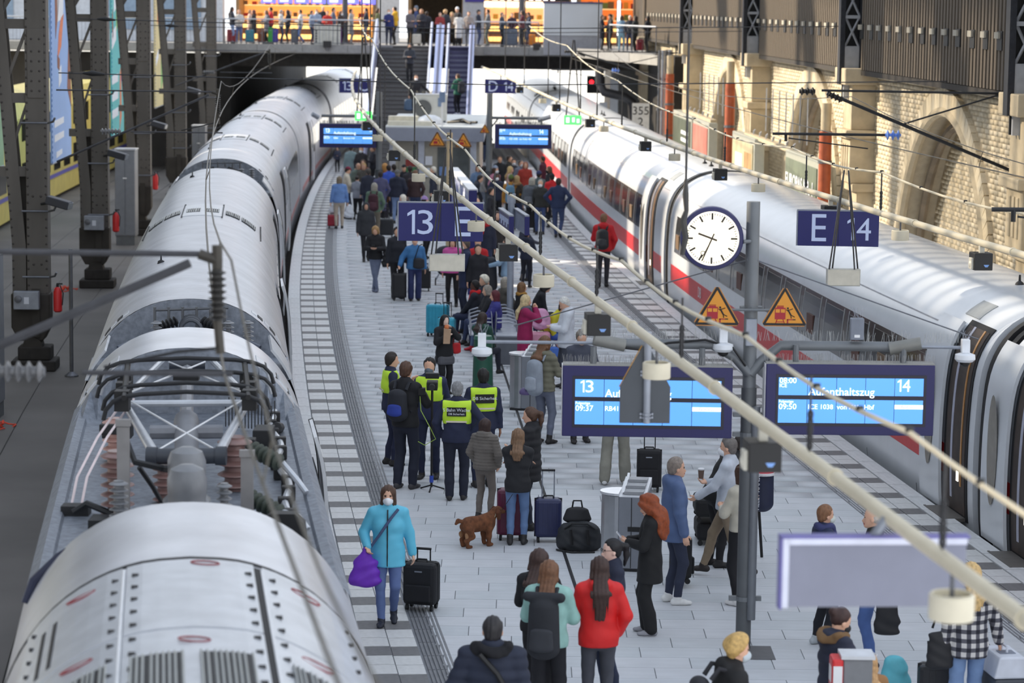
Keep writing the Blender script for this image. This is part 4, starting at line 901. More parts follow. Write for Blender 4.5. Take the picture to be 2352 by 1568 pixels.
# the main post with its arms
post = thing('sign_post', 'thick grey post carrying clock, warning signs and displays', 'post', (2.62, 28.5, 0)); PX0, PY_ = 2.62, 28.5
POSTM = M((112, 116, 120), .5, .2, .12, 3); 
MB().tube([(0, 0, 0), (0, 0, 2.95)], .085, 16).build('lower_pole', M((92, 95, 98), .5, .2, .12, 3), post, True); MB().tube([(0, 0, 2.9), (0, 0, 5.0)], .074, 16).build('upper_pole', POSTM, post, True)
MB().tube([(.075, -.07, .35), (.075, -.07, 2.75)], .05, 12).build('conduit', M((112, 116, 122), .45, .3, .08), post, True)
for z in (.55, 2.4, 2.62): 
    MB().lathe([(.095, 0), (.095, .05)], (0, 0, z), 14).bx(-.17, .19, -.03, .03, z, z + .05).build('clamp', POSTM, post)
MB().bx(-.06, .06, -.12, -.06, 3.42, 3.72).build('junction_box', GALV, post, bevel=.01)
m = MB(); m.tube([(0, -.05, 3.1), (-.16, -.02, 3.28), (-.42, 0, 3.42), (-1.5, 0, 3.42)], .055, 10); m.build('arm', POSTM, post, True)
MB().tube([(0, -.05, 3.1), (.14, -.02, 3.26), (.34, 0, 3.42), (1.65, 0, 3.42)], .055, 10).build('arm', POSTM, post, True)
for x, L in ((-1.5, -1), (1.65, 1)):
    MB().tube([(x - .12 * L, -.02, 3.40), (x + .22 * L, -.06, 3.47)], .07, 12).build('spot_lamp', M((128, 128, 124), .5, .2), post, True); MB().tube([(x + .1 * L, 0, 3.42), (x + (1.42 if L < 0 else .72) * L, 0, 3.42)], .02, 6).build('rod', GALV, post)
m = MB()
for k in range(230):
    x = random.uniform(-1.9, 2.3); m.tube([(x, random.uniform(-.02, .02), 3.47), (x + random.uniform(-.03, .03), random.uniform(-.04, .04), 3.47 + random.uniform(.07, .13))], .0018, 3, caps=False)
m.build('bird_spikes', M((170, 172, 172), .4, .4), post, kind='stuff')
m = MB(); m.tube([(-1.4, -.06, 3.38), (-1.2, -.07, 3.36), (-.9, -.06, 3.44), (-.5, -.07, 3.48), (-.2, -.09, 3.4), (-.05, -.1, 3.2)], .014, 6); m.build('cable', BLACK, post, True)
m = MB()
for s in (-1, 1): m.tube([(0, 0, 4.36), (s * .06, 0, 4.36)], .05, 8); m.tube([(s * .04, 0, 4.36), (s * 2.6, 1.2 if s < 0 else .5, 3.45)], .008, 5)
m.build('stay_cable', STEEL, post)
def dome_camera(x, lab, dz=0):
    t = thing('dome_camera', lab, 'camera', (PX0 + x, PY_ - .05, 3.42 + dz), 0, 'white dome cameras on the sign post'); CW = M((220, 224, 230), .4)
    MB().bx(-.045, .045, -.05, .05, -.05, .1).build('bracket', CW, t, bevel=.008); MB().lathe([(.05, -.05), (.11, -.07), (.115, -.12), (.085, -.15)], (0, 0, 0), 18).build('housing', CW, t, True); MB().lathe([(.06, -.15), (.055, -.18), (.03, -.2), (0, -.21)], (0, 0, 0), 14).build('dome', BLACK, t, True)
    m = MB()
    for k in range(8): m.tube([(random.uniform(-.04, .04), 0, .1), (random.uniform(-.08, .08), random.uniform(-.05, .05), .2)], .002, 3)
    m.build('bird_spikes', GALV, t, kind='stuff')
dome_camera(-2.95, 'white dome camera at the left end of the sign arm'); dome_camera(-.30, 'white dome camera below the left warning triangle', .08); dome_camera(2.36, 'white dome camera at the right end of the sign arm')
t = thing('sensor_box', 'small grey box with bird spikes on the right sign arm', 'box', (PX0 + .96 + .2, PY_ - .06, 3.5)); MB().bx(-.075, .075, -.05, .05, 0, .24).build('housing', M((120, 126, 138), .5), t, bevel=.012); MB().bx(-.03, .03, -.055, -.05, .03, .06).build('label_plate', WHITE, t); m = MB()
for k in range(8): m.tube([(random.uniform(-.06, .06), 0, .24), (random.uniform(-.1, .1), random.uniform(-.05, .05), .36)], .002, 3)
m.build('bird_spikes', GALV, t, kind='stuff')
def triangle(c, side, lab, far=False):
    t = thing('warning_sign', lab, 'sign', c, 0, 'orange warning triangles'); h = side * .866
    def tri(s, r=.0): 
        out = []; P = [(-s / 2, -h / 3 * s / side), (s / 2, -h / 3 * s / side), (0, 2 * h / 3 * s / side)]
        for i, p in enumerate(P):
            a, b = P[i - 1], P[(i + 1) % 3]; 
            for q in (a, b): L = math.hypot(q[0] - p[0], q[1] - p[1]); out.append((p[0] + (q[0] - p[0]) * r / L, p[1] + (q[1] - p[1]) * r / L))
        return out
    OR = M((214, 142, 40), .5, 0, .03)
    MB().prism(tri(side, side * .09), (0, 0, 0), (1, 0, 0), (0, 0, 1), (0, .02, 0)).build('plate', M((190, 128, 60), .5, 0, .03), t)
    MB().prism(tri(side * .93, side * .04), (0, -.004, 0), (1, 0, 0), (0, 0, 1), (0, .004, 0)).build('black_border', BLACK, t); MB().prism(tri(side * .76, 0), (0, -.007, 0), (1, 0, 0), (0, 0, 1), (0, .003, 0)).build('orange_field', OR, t); of = LAST[0]
    q = side; RD = M((160, 24, 40), .5, 0, .03)
    m = MB(); m.bx(-.20 * q, .02 * q, -.010, -.007, -.14 * q, .10 * q); m.bx(-.16 * q, -.02 * q, -.010, -.007, .10 * q, .125 * q); m.tube([(-.16 * q, -.009, .14 * q), (-.02 * q, -.009, .14 * q)], .006 * q, 4); m.tube([(-.15 * q, -.009, -.14 * q), (-.18 * q, -.009, -.22 * q)], .008 * q, 4); m.tube([(-.03 * q, -.009, -.14 * q), (0, -.009, -.22 * q)], .008 * q, 4); m.bx(-.17 * q, -.01 * q, -.010, -.007, -.20 * q, -.185 * q)
    m.bx(.05 * q, .08 * q, -.010, -.007, -.22 * q, -.14 * q); m.bx(.05 * q, .17 * q, -.010, -.007, -.155 * q, -.135 * q); m.build('train_symbol', RD, of)
    MB().bx(-.185 * q, -.1 * q, -.013, -.010, 0, .07 * q).bx(-.08 * q, .005 * q, -.013, -.010, 0, .07 * q).build('symbol_window', OR, of)
    m = MB(); m.lathe([(0, 0), (.022 * q, .0), (.022 * q, .004)], (.065 * q, -.007, .09 * q), 8, 0, Matrix.Rotation(math.pi / 2, 3, 'X')); m.tube([(.07 * q, -.009, .06 * q), (.13 * q, -.009, -.05 * q)], .016 * q, 5); m.tube([(.08 * q, -.009, .05 * q), (.17 * q, -.009, .08 * q)], .008 * q, 4); m.tube([(.08 * q, -.009, .03 * q), (.03 * q, -.009, .06 * q)], .008 * q, 4); m.tube([(.13 * q, -.009, -.05 * q), (.21 * q, -.009, -.09 * q)], .009 * q, 4); m.tube([(.13 * q, -.009, -.05 * q), (.14 * q, -.009, -.12 * q)], .009 * q, 4); m.bx(.17 * q, .23 * q, -.010, -.007, -.155 * q, -.135 * q); m.build('figure_symbol', BLACK, of)
    return t
triangle((2.235, 28.36, 3.80), .54, 'left orange warning triangle on the clock post'); triangle((2.975, 28.36, 3.80), .53, 'right orange warning triangle on the clock post')
m = MB().tube([(-.32, -.11, 3.82), (.3, -.11, 3.82)], .016, 6); m.build('sign_rail', POSTM, post)
for z in (3.8,): MB().lathe([(.085, 0), (.085, .05)], (0, 0, z), 12).bx(-.12, .12, -.04, .04, z, z + .05).build('clamp', POSTM, post)
# clock
ck = thing('clock', 'round lit station clock with a dark blue rim on the post', 'clock', (2.165, 28.38, 4.60), R(-2)); rx = Matrix.Rotation(math.pi / 2, 3, 'X')
MB().lathe([(.33, -.16), (.345, -.14), (.345, .0), (.335, .015), (.30, .02), (.295, .0)], (0, 0, 0), 48, 0, rx).build('rim', M((30, 30, 84), .35, 0, .03), ck, True)
MB().lathe([(.0, .004), (.297, .004)], (0, 0, 0), 48, 0, rx).build('dial', M((255, 250, 232), .5, emit=1.0), ck); dial = LAST[0]
MB().lathe([(.33, -.17), (.34, -.165), (.34, -.145), (.30, -.13)], (0, 0, 0), 48, 0, rx).build('casing', GALV, ck, True)
m = MB()
for k in range(60):
    a = 2 * math.pi * k / 60; big = k % 5 == 0; r0 = .205 if big else .252; w = .011 if big else .004
    rot = Matrix.Rotation(a, 3, 'Y'); c = rot @ Vector((0, -.008, (r0 + .278) / 2)); m.box(c, (w * 2, .004, .278 - r0), rot=rot)
m.build('minute_marks', M((60, 54, 48), .5), dial, kind='stuff')
HANDM = M((74, 62, 50), .5)
def hand(deg, L, w, y, nm, tail=.06): rot = Matrix.Rotation(R(deg), 3, 'Y'); MB().box(rot @ Vector((0, y, (L - tail) / 2)), (w, .004, L + tail), rot=rot).build(nm, HANDM, ck)
hand(290, .16, .022, -.014, 'hour_hand'); hand(203, .265, .017, -.018, 'minute_hand'); hand(207, .24, .006, -.022, 'second_hand', 0)
rot = Matrix.Rotation(R(211), 3, 'Y'); c = rot @ Vector((0, -.022, .185)); MB().tube([c + Vector((.022 * math.cos(a), 0, .022 * math.sin(a))) for a in np.linspace(0, 2 * math.pi, 17)], .005, 5).build('second_ring', HANDM, ck)
text('Si', .03, (.02, -.008, -.14), M((170, 165, 150), .5), ck)
MB().tube([(.34, -.0, -.03), (.42, .06, -.03)], .022, 8).build('bracket', POSTM, ck)
# information displays
LCD = M((92, 160, 240), .4, emit=.78); LCDW = M((240, 250, 255), .4, emit=1.15); LCDF = M((22, 20, 84), .35, 0, .04)
def display(c, w, h, lab, side13, sc=1.0, rz=0.0, full=True):
    t = thing('train_display', lab, 'display', c, rz, 'blue train information displays'); d = .24
    MB().bx(-w / 2, w / 2, 0, d, -h / 2, h / 2).build('case', LCDF, t, bevel=.008)
    MB().bx(-w / 2 - .012, -w / 2, .03, d, -h / 2 + .01, h / 2).build('side_cover', M((222, 222, 226), .4), t); MB().bx(-w / 2, w / 2, .02, d, h / 2, h / 2 + .015).build('top_cover', M((150, 150, 146), .6), t)
    MB().bx(-w / 2 + .11, w / 2 - .09, -.006, 0, -h / 2 + .10, h / 2 - .11).build('bezel', M((14, 14, 40), .3), t); bz = LAST[0]
    x0, x1 = -w / 2 + .135, w / 2 - .12; zt, zm0, zm1, zb = h / 2 - .145, .065 * h, .005 * h, -h / 2 + .135; cw = (x1 - x0) / 5
    for k in range(5):
        for (a, b) in ((zm0, zt), (zb, zm1)): MB().bx(x0 + k * cw + .003, x0 + (k + 1) * cw - .003, -.010, -.006, a, b).build('screen', LCD, bz)
    H = zt - zm0; y = -.012
    def tx(b, s, x, z, al): text(b, s * 1.75, (x, y, z), LCDW, bz, align=al, ext=.001, bold=.001 * s / .1)
    if side13:
        number('13', H * .68, x0 + .13, y, zt - H * .40, LCDW, bz); tx('Aufenthaltszug', H * .36, x0 + cw + .01, zm0 + H * .2, 'LEFT'); tx('08:00', H * .25, x1 - .01, zt - H * .18, 'RIGHT'); tx('ICE', H * .17, x1 - .01, zt - H * .46, 'RIGHT')
        L = (('Folgezüge', .12, 0, .12), ('09:37', .26, 0, .42), ('RB41', .22, 1, .42), ('Bremen Hbf', .22, 2, .42))
    else:
        tx('08:00', H * .25, x0 + .01, zt - H * .18, 'LEFT'); tx('ICE', H * .17, x0 + .01, zt - H * .46, 'LEFT'); tx('Aufenthaltszug', H * .36, x0 + cw + .01, zm0 + H * .2, 'LEFT'); number('14', H * .68, x1 - .12 * w, y, zt - H * .40, LCDW, bz)
        L = (('Folgezüge', .12, 0, .12), ('09:50', .26, 0, .42), ('ICE 1038', .22, 1, .42), ('von Köln Hbf', .22, 2, .42))
    for b, s, k, v in L: tx(b, H * s, x0 + k * cw + .008, zm1 - H * v, 'LEFT')
    MB().bx(x1 - cw + .004, x1 - .002, -.014, -.010, zm1 - H * .5, zm1 - H * .26).build('notice_bar', LCDW, bz); text('fällt aus', H * .28, (x1 - cw / 2, -.016, zm1 - H * .38), M((196, 206, 216), .5), bz)
    for x in (-w * .32, w * .32): MB().tube([(x, d / 2, h / 2), (x, d / 2, h / 2 + .2)], .034, 8).build('hanger', POSTM, t)
    m = MB()
    for k in range(160): xx = random.uniform(-w / 2, w / 2); yy = random.uniform(.02, d); m.tube([(xx, yy, h / 2 + .01), (xx + random.uniform(-.02, .02), yy + random.uniform(-.02, .02), h / 2 + .1)], .0016 if sc > .9 else .004, 3, caps=False)
    m.build('bird_spikes', M((150, 150, 150), .5, .3), t, kind='stuff'); return t
display((1.49, 28.3, 2.80), 1.86, .78, 'near blue display for track 13, partly behind the sign back', True, rz=R(-1)); display((3.71, 28.3, 2.85), 1.85, .78, 'near blue display for track 14 right of the post', False, rz=R(1))
display((-5.48, 86, 2.66), 1.86, .78, 'far blue display for track 13 beside the silver train', True, .5); display((.29, 86, 2.70), 1.86, .78, 'far blue display for track 14 before the white train', False, .5)
for x, lab, L in ((-4.46, 'far grey post carrying the track 13 display', -1.9), (-.83, 'far grey post with the track 14 display on its arm', 1.7)):
    t = thing('sign_post', lab, 'post', (x, 86.2, 0)); MB().tube([(0, 0, 0), (0, 0, 1.55)], .13, 12).build('lower_pole', M((74, 78, 82), .5), t, True); MB().tube([(0, 0, 1.5), (0, 0, 4.1)], .10, 12).build('upper_pole', POSTM, t, True)
    MB().tube([(0, 0, 3.3), (L, 0, 3.3)], .05, 8).build('arm', POSTM, t, True); MB().tube([(L - .1, 0, 3.24), (L + (.3 if L > 0 else -.3), -.1, 3.36)], .08, 8).build('spot_lamp', GALV, t, True); MB().tube([(0, 0, 2.9), (.3 if L > 0 else -.3, 0, 3.3)], .03, 6).build('brace', POSTM, t)
# wooden post with two triangles by the service building; small one behind
t = thing('sign_post', 'pale post with two small orange triangles, behind the sign reading 13 E', 'post', (-1.86, 75, 0)); MB().tube([(0, 0, 0), (0, 0, 3.36)], .085, 12).build('pole', M((196, 176, 140), .6), t, True); MB().tube([(-.42, -.12, 3.15), (.42, -.12, 3.15)], .02, 6).tube([(0, -.12, 3.15), (0, 0, 3.15)], .02, 6).build('rail', GALV, t)
triangle((-2.21, 74.85, 3.12), .52, 'small orange warning triangle left of the pale post'); triangle((-1.46, 74.85, 3.10), .52, 'small orange warning triangle right of the pale post'); triangle((-.98, 86.1, 2.9), .36, 'tiny orange warning triangle beside the far display post')
# middle post with two direction boards, long white-blue board
t = thing('sign_post', 'light grey post between the benches carrying two blue boards edge-on', 'post', (-.05, 55, 0)); MB().tube([(0, 0, 0), (0, 0, 3.05)], .072, 14).build('pole', M((160, 168, 182), .45, .2), t, True); MB().bx(-.09, .09, -.05, .05, 2.9, 3.1).build('cap', GALV, t)
for s, nm in ((-1, 'blue board with white lettering, left of the light grey post'), (1, 'blue board seen edge-on, right of the light grey post')):
    b = thing('direction_board', nm, 'sign', (-.16 if s < 0 else .16, 54.15, 2.39), R(-83)); MB().bx(-.95, .95, -.03, .03, 0, .38).build('panel', NAVY if s < 0 else M((176, 184, 200), .4), b, bevel=.006); MB().bx(-.97, .97, -.05, .05, .38, .41).build('trim', GALV, b); MB().bx(.94, .98, -.05, .05, 0, .38).build('end_cap', NAVY, b)
    if s < 0:
        for k in range(7): MB().bx(-.8 + k * .23, -.66 + k * .23, -.036, -.03, .2 - .08 * (k % 2), .3).build('sign_letter', LETTER, b)
b = thing('timetable_board', 'long white and blue timetable board standing behind the pale post', 'board', (-1.33, 67.6, 0), R(-85.4)); MB().bx(-4.1, 4.1, -.05, .05, 1.1, 2.5).build('panel', M((190, 196, 226), .4), b, bevel=.01); MB().bx(-4.15, 4.15, -.12, .12, 2.5, 2.58).build('roof_strip', WHITE, b); MB().bx(4.1, 4.2, -.1, .1, 0, 2.55).build('edge_post', NAVY, b); MB().bx(-4.2, -4.1, -.1, .1, 0, 2.55).build('edge_post', NAVY, b)
for k in range(8): MB().bx(-3.8 + k * 1.0, -3.0 + k * 1.0, -.06, -.05, 1.4 + .3 * (k % 2), 2.3).build('sheet', WH2 if k % 2 else M((150, 156, 200), .5), b)
# ================================================================ LIGHTING CONDUITS, SPEAKERS, ROUND LAMPS
PIPEC = M((206, 196, 172), .45, 0, .1, 2)
P1 = [(12.0 - 3, 2.62), (11.95, 2.41), (13.47, 2.24), (16.78, 2.01), (19.32, 1.71), (22.7, 1.24), (25.35, .79), (29.55, .29), (38.4, -.97), (49.75, -2.08), (70.6, -4.0), (84, -5.35), (104, -6.3)]
P2 = [(26, 6.9), (30.6, 6.0), (32, 5.69), (35.5, 5.1), (39.3, 4.72), (48, 3.9), (56.5, 3.09), (61.2, 2.5), (71.4, 1.51), (90, .3), (116, -1.6)]
def pinterp(P, Y): return float(np.interp(Y, [p[0] for p in P], [p[1] for p in P]))

c1 = np.polyfit([p[0] for p in P1[1:]], [p[1] for p in P1[1:]], 4); c2 = np.polyfit([p[0] for p in P2], [p[1] for p in P2], 3)
def x1(Y): return float(np.polyval(c1, Y))
def x2(Y): return float(np.polyval(c2, Y))
def conduit(fx, Y0, Y1, lab, n):
    t = thing('lighting_conduit', lab, 'conduit', (0, 0, 0)); ys = np.linspace(Y0, Y1, n + 1)
    for a, b in zip(ys[:-1], ys[1:]):
        MB().tube([(fx(a), a, 4.25), (fx((a + b) / 2), (a + b) / 2, 4.245), (fx(b), b, 4.25)], .045, 10).build('pipe', PIPEC, t, True); MB().tube([(fx(b), b - .03, 4.25), (fx(b), b + .03, 4.25)], .055, 10).build('sleeve', PIPEC, t, True)
    return t
cd1 = conduit(x1, 8.5, 105, 'cream lighting conduit crossing the picture to the lower right', 26); cd2 = conduit(x2, 27, 114, 'cream lighting conduit running above the white train', 22)
def messenger(fx, nodes, lab, r=.016):
    t = thing('messenger_cable', lab, 'cable', (0, 0, 0)); pts = []
    for (a, za), (b, zb) in zip(nodes[:-1], nodes[1:]):
        for k in range(8): f = k / 8; Y = a + (b - a) * f; pts.append((fx(Y), Y, za + (zb - za) * f - .12 * math.sin(math.pi * f) * min(1, abs(b - a) / 8)))
    pts.append((fx(nodes[-1][0]), nodes[-1][0], nodes[-1][1])); MB().tube(pts, r, 7).build('cable', PIPEC, t, True); m = MB()
    for p in pts[::2]: m.lathe([(r * 1.5, 0), (r * 1.5, .03)], p, 6)
    m.build('ties', DARK, t, kind='stuff'); return t
ms1 = messenger(x1, [(9, 4.85), (14.3, 4.8), (18.6, 4.78), (24, 4.78), (30.5, 4.78), (37.8, 5.0), (48, 5.5), (62, 6.2), (72, 6.6)], 'sagging cream supply cable above the conduit in the middle')
ms2 = messenger(x2, [(29, 4.8), (36.6, 4.82), (42, 4.85), (50.7, 4.9), (62, 5.3), (74, 5.9), (88, 6.3)], 'sagging cream supply cable above the white train')
def suspend(fx, Y, z0, z1, lab, grp):
    t = thing('suspension_chain', lab, 'chain', (fx(Y), Y, z0), 0, grp); MB().tube([(0, 0, 0), (0, 0, z1 - z0)], .007 + .00012 * Y, 5).build('rod', CHAIN, t); m = MB()
    for k in range(5): m.tube([(.016 * math.cos(a), 0, .05 + .05 * k + .03 * math.sin(a)) for a in np.linspace(0, 6.28, 9)], .006, 4)
    m.build('links', CHAIN, t, kind='stuff')
ORD = ['first', 'second', 'third', 'fourth', 'fifth', 'sixth', 'seventh', 'eighth', 'ninth', 'tenth']
for k, Y in enumerate((13.6, 16.6, 21.0, 25.4, 29.5, 34, 40, 47, 56)): suspend(x1, Y, 4.28, 4.78 + (max(0, Y - 31) * .044 if Y > 31 else 0), 'thin chain on the middle conduit, %s from the camera' % ORD[k], 'chains of the middle conduit')
for k, Y in enumerate((36.6, 41, 47.5, 54, 61, 70, 80)): suspend(x2, Y, 4.28, 4.82 + max(0, Y - 50) * .036, 'thin chain on the conduit over the white train, %s from the camera' % ORD[k], 'chains of the right conduit')
for k, Y in enumerate((58, 63, 69)): suspend(x1, Y, 4.28, 8.2, 'long roof chain above the middle conduit, %s from the camera' % ORD[k], 'long roof chains of the middle conduit')
for k, Y in enumerate((66, 76, 90, 100)): suspend(x2, Y, 4.28, 8.6, 'long roof chain above the right conduit, %s from the camera' % ORD[k], 'long roof chains of the right conduit')
SPK = M((24, 24, 26), .5, 0, .06); SPKH = M((206, 202, 188), .4)
def speaker(fx, Y, lab, sc=1.0, grp='black loudspeaker boxes under the conduits'):
    t = thing('loudspeaker', lab, 'loudspeaker', (fx(Y), Y, 4.02), R(6), grp); w = .23
    MB().bx(-w / 2, w / 2, -.1, .16, -.10, .11).build('box', SPK, t, bevel=.006); MB().lathe([(.02, 0), (.055, .02), (.06, .06)], (-w / 2 - .045, .0, -.03), 12, 0, Matrix.Rotation(math.pi / 2, 3, 'Y')).bx(-w / 2 - .03, -w / 2, -.06, .06, -.09, .05).build('horn', SPKH, t, bevel=.006)
    MB().bx(-.03, .03, -.02, .04, .11, .22).build('bracket', SPKH, t); MB().prism([(.02, -.06), (.05, -.06), (.07, -.03), (.0, -.03)], (0, -.102, 0), (1, 0, 0), (0, 0, 1), (0, .003, 0)).build('emblem', M((120, 160, 220), .4), t)
for Y, lab in ((17.95, 'large loudspeaker box just right of the main post'), (25.3, 'loudspeaker box above the white-haired man'), (32.5, 'loudspeaker box below the sign reading 13 E'), (41.5, 'small loudspeaker box on the left of the sign reading 13 E'), (52.5, 'small loudspeaker box before the service building'), (64.5, 'tiny loudspeaker box beside the far left display')): speaker(x1, Y, lab)
for Y, lab in ((32.1, 'loudspeaker box on the right conduit nearest the right edge'), (39.4, 'loudspeaker box on the right conduit above the sign E 14'), (47.9, 'loudspeaker box on the right conduit over the near gangway'), (57.0, 'loudspeaker box on the right conduit left of the board 355'), (67.5, 'small loudspeaker box beside the green exit sign'), (77, 'tiny loudspeaker box left of the green exit sign'), (92, 'tiny loudspeaker box near the sign D 14')): speaker(x2, Y, lab)
LAMPC = M((214, 206, 184), .5, 0, .06)
def round_lamp(fx, Y, lab):
    t = thing('round_lamp', lab, 'lamp', (fx(Y), Y, 4.05), 0, 'cream drum lamps under the conduits'); MB().lathe([(.0, -.09), (.115, -.09), (.12, -.08), (.12, .04), (.11, .05), (.1, .045), (.1, .0), (0, 0)], (0, 0, 0), 24).build('drum', LAMPC, t, True); MB().tube([(0, 0, 0), (0, 0, .2)], .014, 6).bx(-.05, .05, -.01, .01, .0, .03).build('stem', STEEL, t)
for Y, lab in ((13.4, 'big blurred drum lamp before the grey sign back'), (22.1, 'drum lamp above the near display for track 13'), (29.2, 'drum lamp over the feet of the red-jacket man'), (36.2, 'drum lamp covering the letter E of the sign'), (46.0, 'drum lamp above the crowd before the service building'), (59, 'small drum lamp beside the left building column')): round_lamp(x1, Y, lab)
for Y, lab in ((35.6, 'drum lamp on the right conduit near the brick arch'), (44.5, 'drum lamp on the right conduit over the white roof'), (53, 'drum lamp on the right conduit left of the clock top'), (64.5, 'small drum lamp right of the green exit sign'), (82, 'tiny drum lamp on the far right conduit')): round_lamp(x2, Y, lab)
def cord_lamp(c, w, h, za, lab):
    t = thing('hanging_lightbox', lab, 'lamp', c, 0, 'cream light boxes hanging on cords'); MB().bx(-w / 2, w / 2, 0, .14, -h / 2, h / 2).build('housing', M((190, 188, 180), .5), t, bevel=.006); MB().bx(-w / 2 + .012, w / 2 - .012, -.006, 0, -h / 2 + .012, h / 2 - .012).build('diffuser', M((214, 208, 192), .3), t)
    MB().tube([(-w * .38, .03, -.01), (-w * .1, .03, .01), (w * .1, .03, -.004), (w * .38, .03, -.006)], .006, 5).build('lamp_tube', M((255, 222, 160), .4, emit=1.2), t)
    for s in (-1, 1):
        for k in (-.06, .06): MB().tube([(s * w * .38 + k * .5, .05 + k, h / 2), (s * .03 + (w * .12 if s < 0 else w * .2) * 0, .05, za - c[2])], .012, 5).build('cord', CHAIN, t)
cord_lamp((-.96, 37.8, 3.35), .52, .25, 5.0, 'cream light box on crossing cords below the sign 13 E'); cord_lamp((4.66, 36.6, 3.33), .47, .24, 4.84, 'cream light box on crossing cords below the sign E 14')
def exit_sign(x, Y, lab):
    t = thing('exit_sign', lab, 'sign', (x, Y, 3.58), 0, 'green exit signs'); GRE = M((90, 235, 110), .4, emit=1.3)
    MB().bx(-.26, .26, 0, .06, -.14, .14).build('housing', GRE, t); MB().bx(-.2, -.1, -.006, 0, -.08, .08).bx(-.02, .06, -.006, 0, -.06, .08).bx(.12, .2, -.006, 0, -.08, .04).build('symbol', LCDW, t)
    for s in (-1, 1): MB().tube([(s * .2, .03, .14), (s * .02, .03, 2.4)], .022, 5).build('cord', CHAIN, t)
exit_sign(1.75, 79, 'green lit exit sign above the white train'); exit_sign(-4.62, 80, 'green lit exit sign beside the stairs')
# ================================================================ OVERHEAD LINE
WIRE = M((96, 92, 84), .5, .4, .1); INSD = M((44, 42, 40), .4, 0, .15); BARM = M((70, 70, 74), .55, .3, .2)
def overhead(tr, Ys, lab, lat, zc=4.66, zm=5.42, r=.011):
    t = thing('contact_line', lab, 'wire', (0, 0, 0)); A, B = [], []
    for i, (a, b) in enumerate(zip(Ys[:-1], Ys[1:])):
        for k in range(10): f = k / 10; Y = a + (b - a) * f; p = TP(tr, Y, lat[i] + (lat[i + 1] - lat[i]) * f, zc); A.append(p); B.append(Vector((p.x + .05, p.y, zm - .62 * 4 * f * (1 - f))))
    MB().tube(A, r, 5).build('contact_wire', WIRE, t); MB().tube(B, r * .8, 5).build('messenger_wire', WIRE, t); m = MB()
    for i in range(3, len(A), 4): m.tube([A[i], B[i]], .006, 4)
    m.build('droppers', WIRE, t, kind='stuff')
overhead(trackL, [4, 17.2, 54, 96, 140], 'contact wires above the silver train', [.55, .22, .2, .15, 0]); overhead(trackR, [20, 49.5, 96, 140], 'contact wires above the white train', [-.1, -.2, .1, 0])
def cantilever(tr, Y, xl, lab, zt=5.46, zd=4.30, contact=4.66, side=-1, big=True):
    """tube frame holding the wires; xl = foot on its column"""
    p = TP(tr, Y, .18, 0); tip = p.x; k = 1.0 if big else .8; t = thing('cantilever', lab, 'cantilever', (0, 0, 0), 0, 'cantilevers of the overhead line')
    MB().tube([(xl, Y, zt), (tip - side * -.12, Y, zt)], .02 * k, 8).build('top_tube', BARM, t, True); MB().tube([(xl, Y, zd), (tip + side * .18, Y, zt - .06)], .03 * k, 8).build('diagonal_tube', BARM, t, True)
    sheds(MB(), (tip, Y - .02, zt - .10), (.02, 0, -1), .34, .035, .062, 8).build('insulator', INSD, t, True)
    m = MB(); m.tube([(tip, Y, zt + .06), (tip, Y, zt - .12)], .035, 8); m.tube([(tip, Y, zt - .42), (tip + .02, Y, zt - .66)], .03, 8); m.tube([(tip - .12 * -side, Y, zt), (tip, Y, zt - .04)], .035, 8); m.build('fittings', M((66, 62, 56), .5, .3), t, True)
    MB().tube([(tip + side * .9 if big else tip + side * 1.8, Y, contact), (tip + .1, Y, contact)], .018 * k, 8).build('registration_tube', BARM, t, True)
    MB().tube([(tip + side * .75, Y - .02, contact + .04), (tip + side * .25, Y - .1, contact + .16), (tip, Y - .06, zt - .62)], .012, 6).build('stay', DARK, t)
    x0 = tip + side * (1.15 if big else 2.0); sheds(MB(), (x0 + side * .42, Y, contact), (-side, 0, 0), .42, .035, .07, 6).build('insulator', M((110, 110, 112), .35, .1), t, True)
    return t
cantilever(trackL, 17.2, -4.2, 'near cantilever with a ribbed insulator over the pantograph', 5.46, 4.48); cantilever(trackL, 54, -9.45, 'second cantilever fixed to the nearest left column', 5.20, 3.72, 4.36, big=False); cantilever(trackL, 96, -12.4, 'third cantilever with pale insulator far along the silver train', 5.2, 3.9, 4.4, big=False)
BLG = M((110, 150, 230), .2, 0, .1)
def right_cant(Y, xr, xt, zt, zd, zr, lab):
    t = thing('cantilever', lab, 'cantilever', (0, 0, 0), 0, 'cantilevers of the overhead line')
    MB().tube([(xr, Y, zt), (xt, Y, zt + .02)], .022, 8).build('top_tube', DARK, t, True); MB().tube([(xr, Y, zd), (xt + .15, Y, zt - .04)], .032, 8).build('diagonal_tube', DARK, t, True); xm = xt + (xr - xt) * .42; MB().tube([(xm, Y, zt - .42 * (zt - zd)), (xr - .2, Y, zt)], .018, 6).build('strut', DARK, t, True)
    sheds(MB(), (xt + .1, Y, zt - .03), (.8, 0, -.35), .32, .04, .075, 4).build('insulator', INSD, t, True); sheds(MB(), (xt - .42, Y, zt), (1, 0, 0), .3, .04, .08, 3).build('insulator', INSD, t, True)
    MB().tube([(xm - .3, Y, zr), (xt - .9, Y, zr)], .026, 8).build('registration_tube', DARK, t, True); sheds(MB(), (xm - .3, Y, zr), (1, 0, 0), .3, .03, .1, 3).build('insulator', BLG, t, True); MB().tube([(xt - .6, Y, zr - .08), (xt + .4, Y - .05, zr - .2), (xt + .9, Y, zr - .26)], .014, 6).build('steady_arm', DARK, t, True); MB().tube([(xt - .65, Y, zr), (xt - .65, Y, zr - .14)], .03, 6).build('clip', DARK, t)
right_cant(49.2, 9.35, 5.75, 5.52, 4.08, 4.72, 'dark cantilever with blue glass insulator before the widest brick arch')
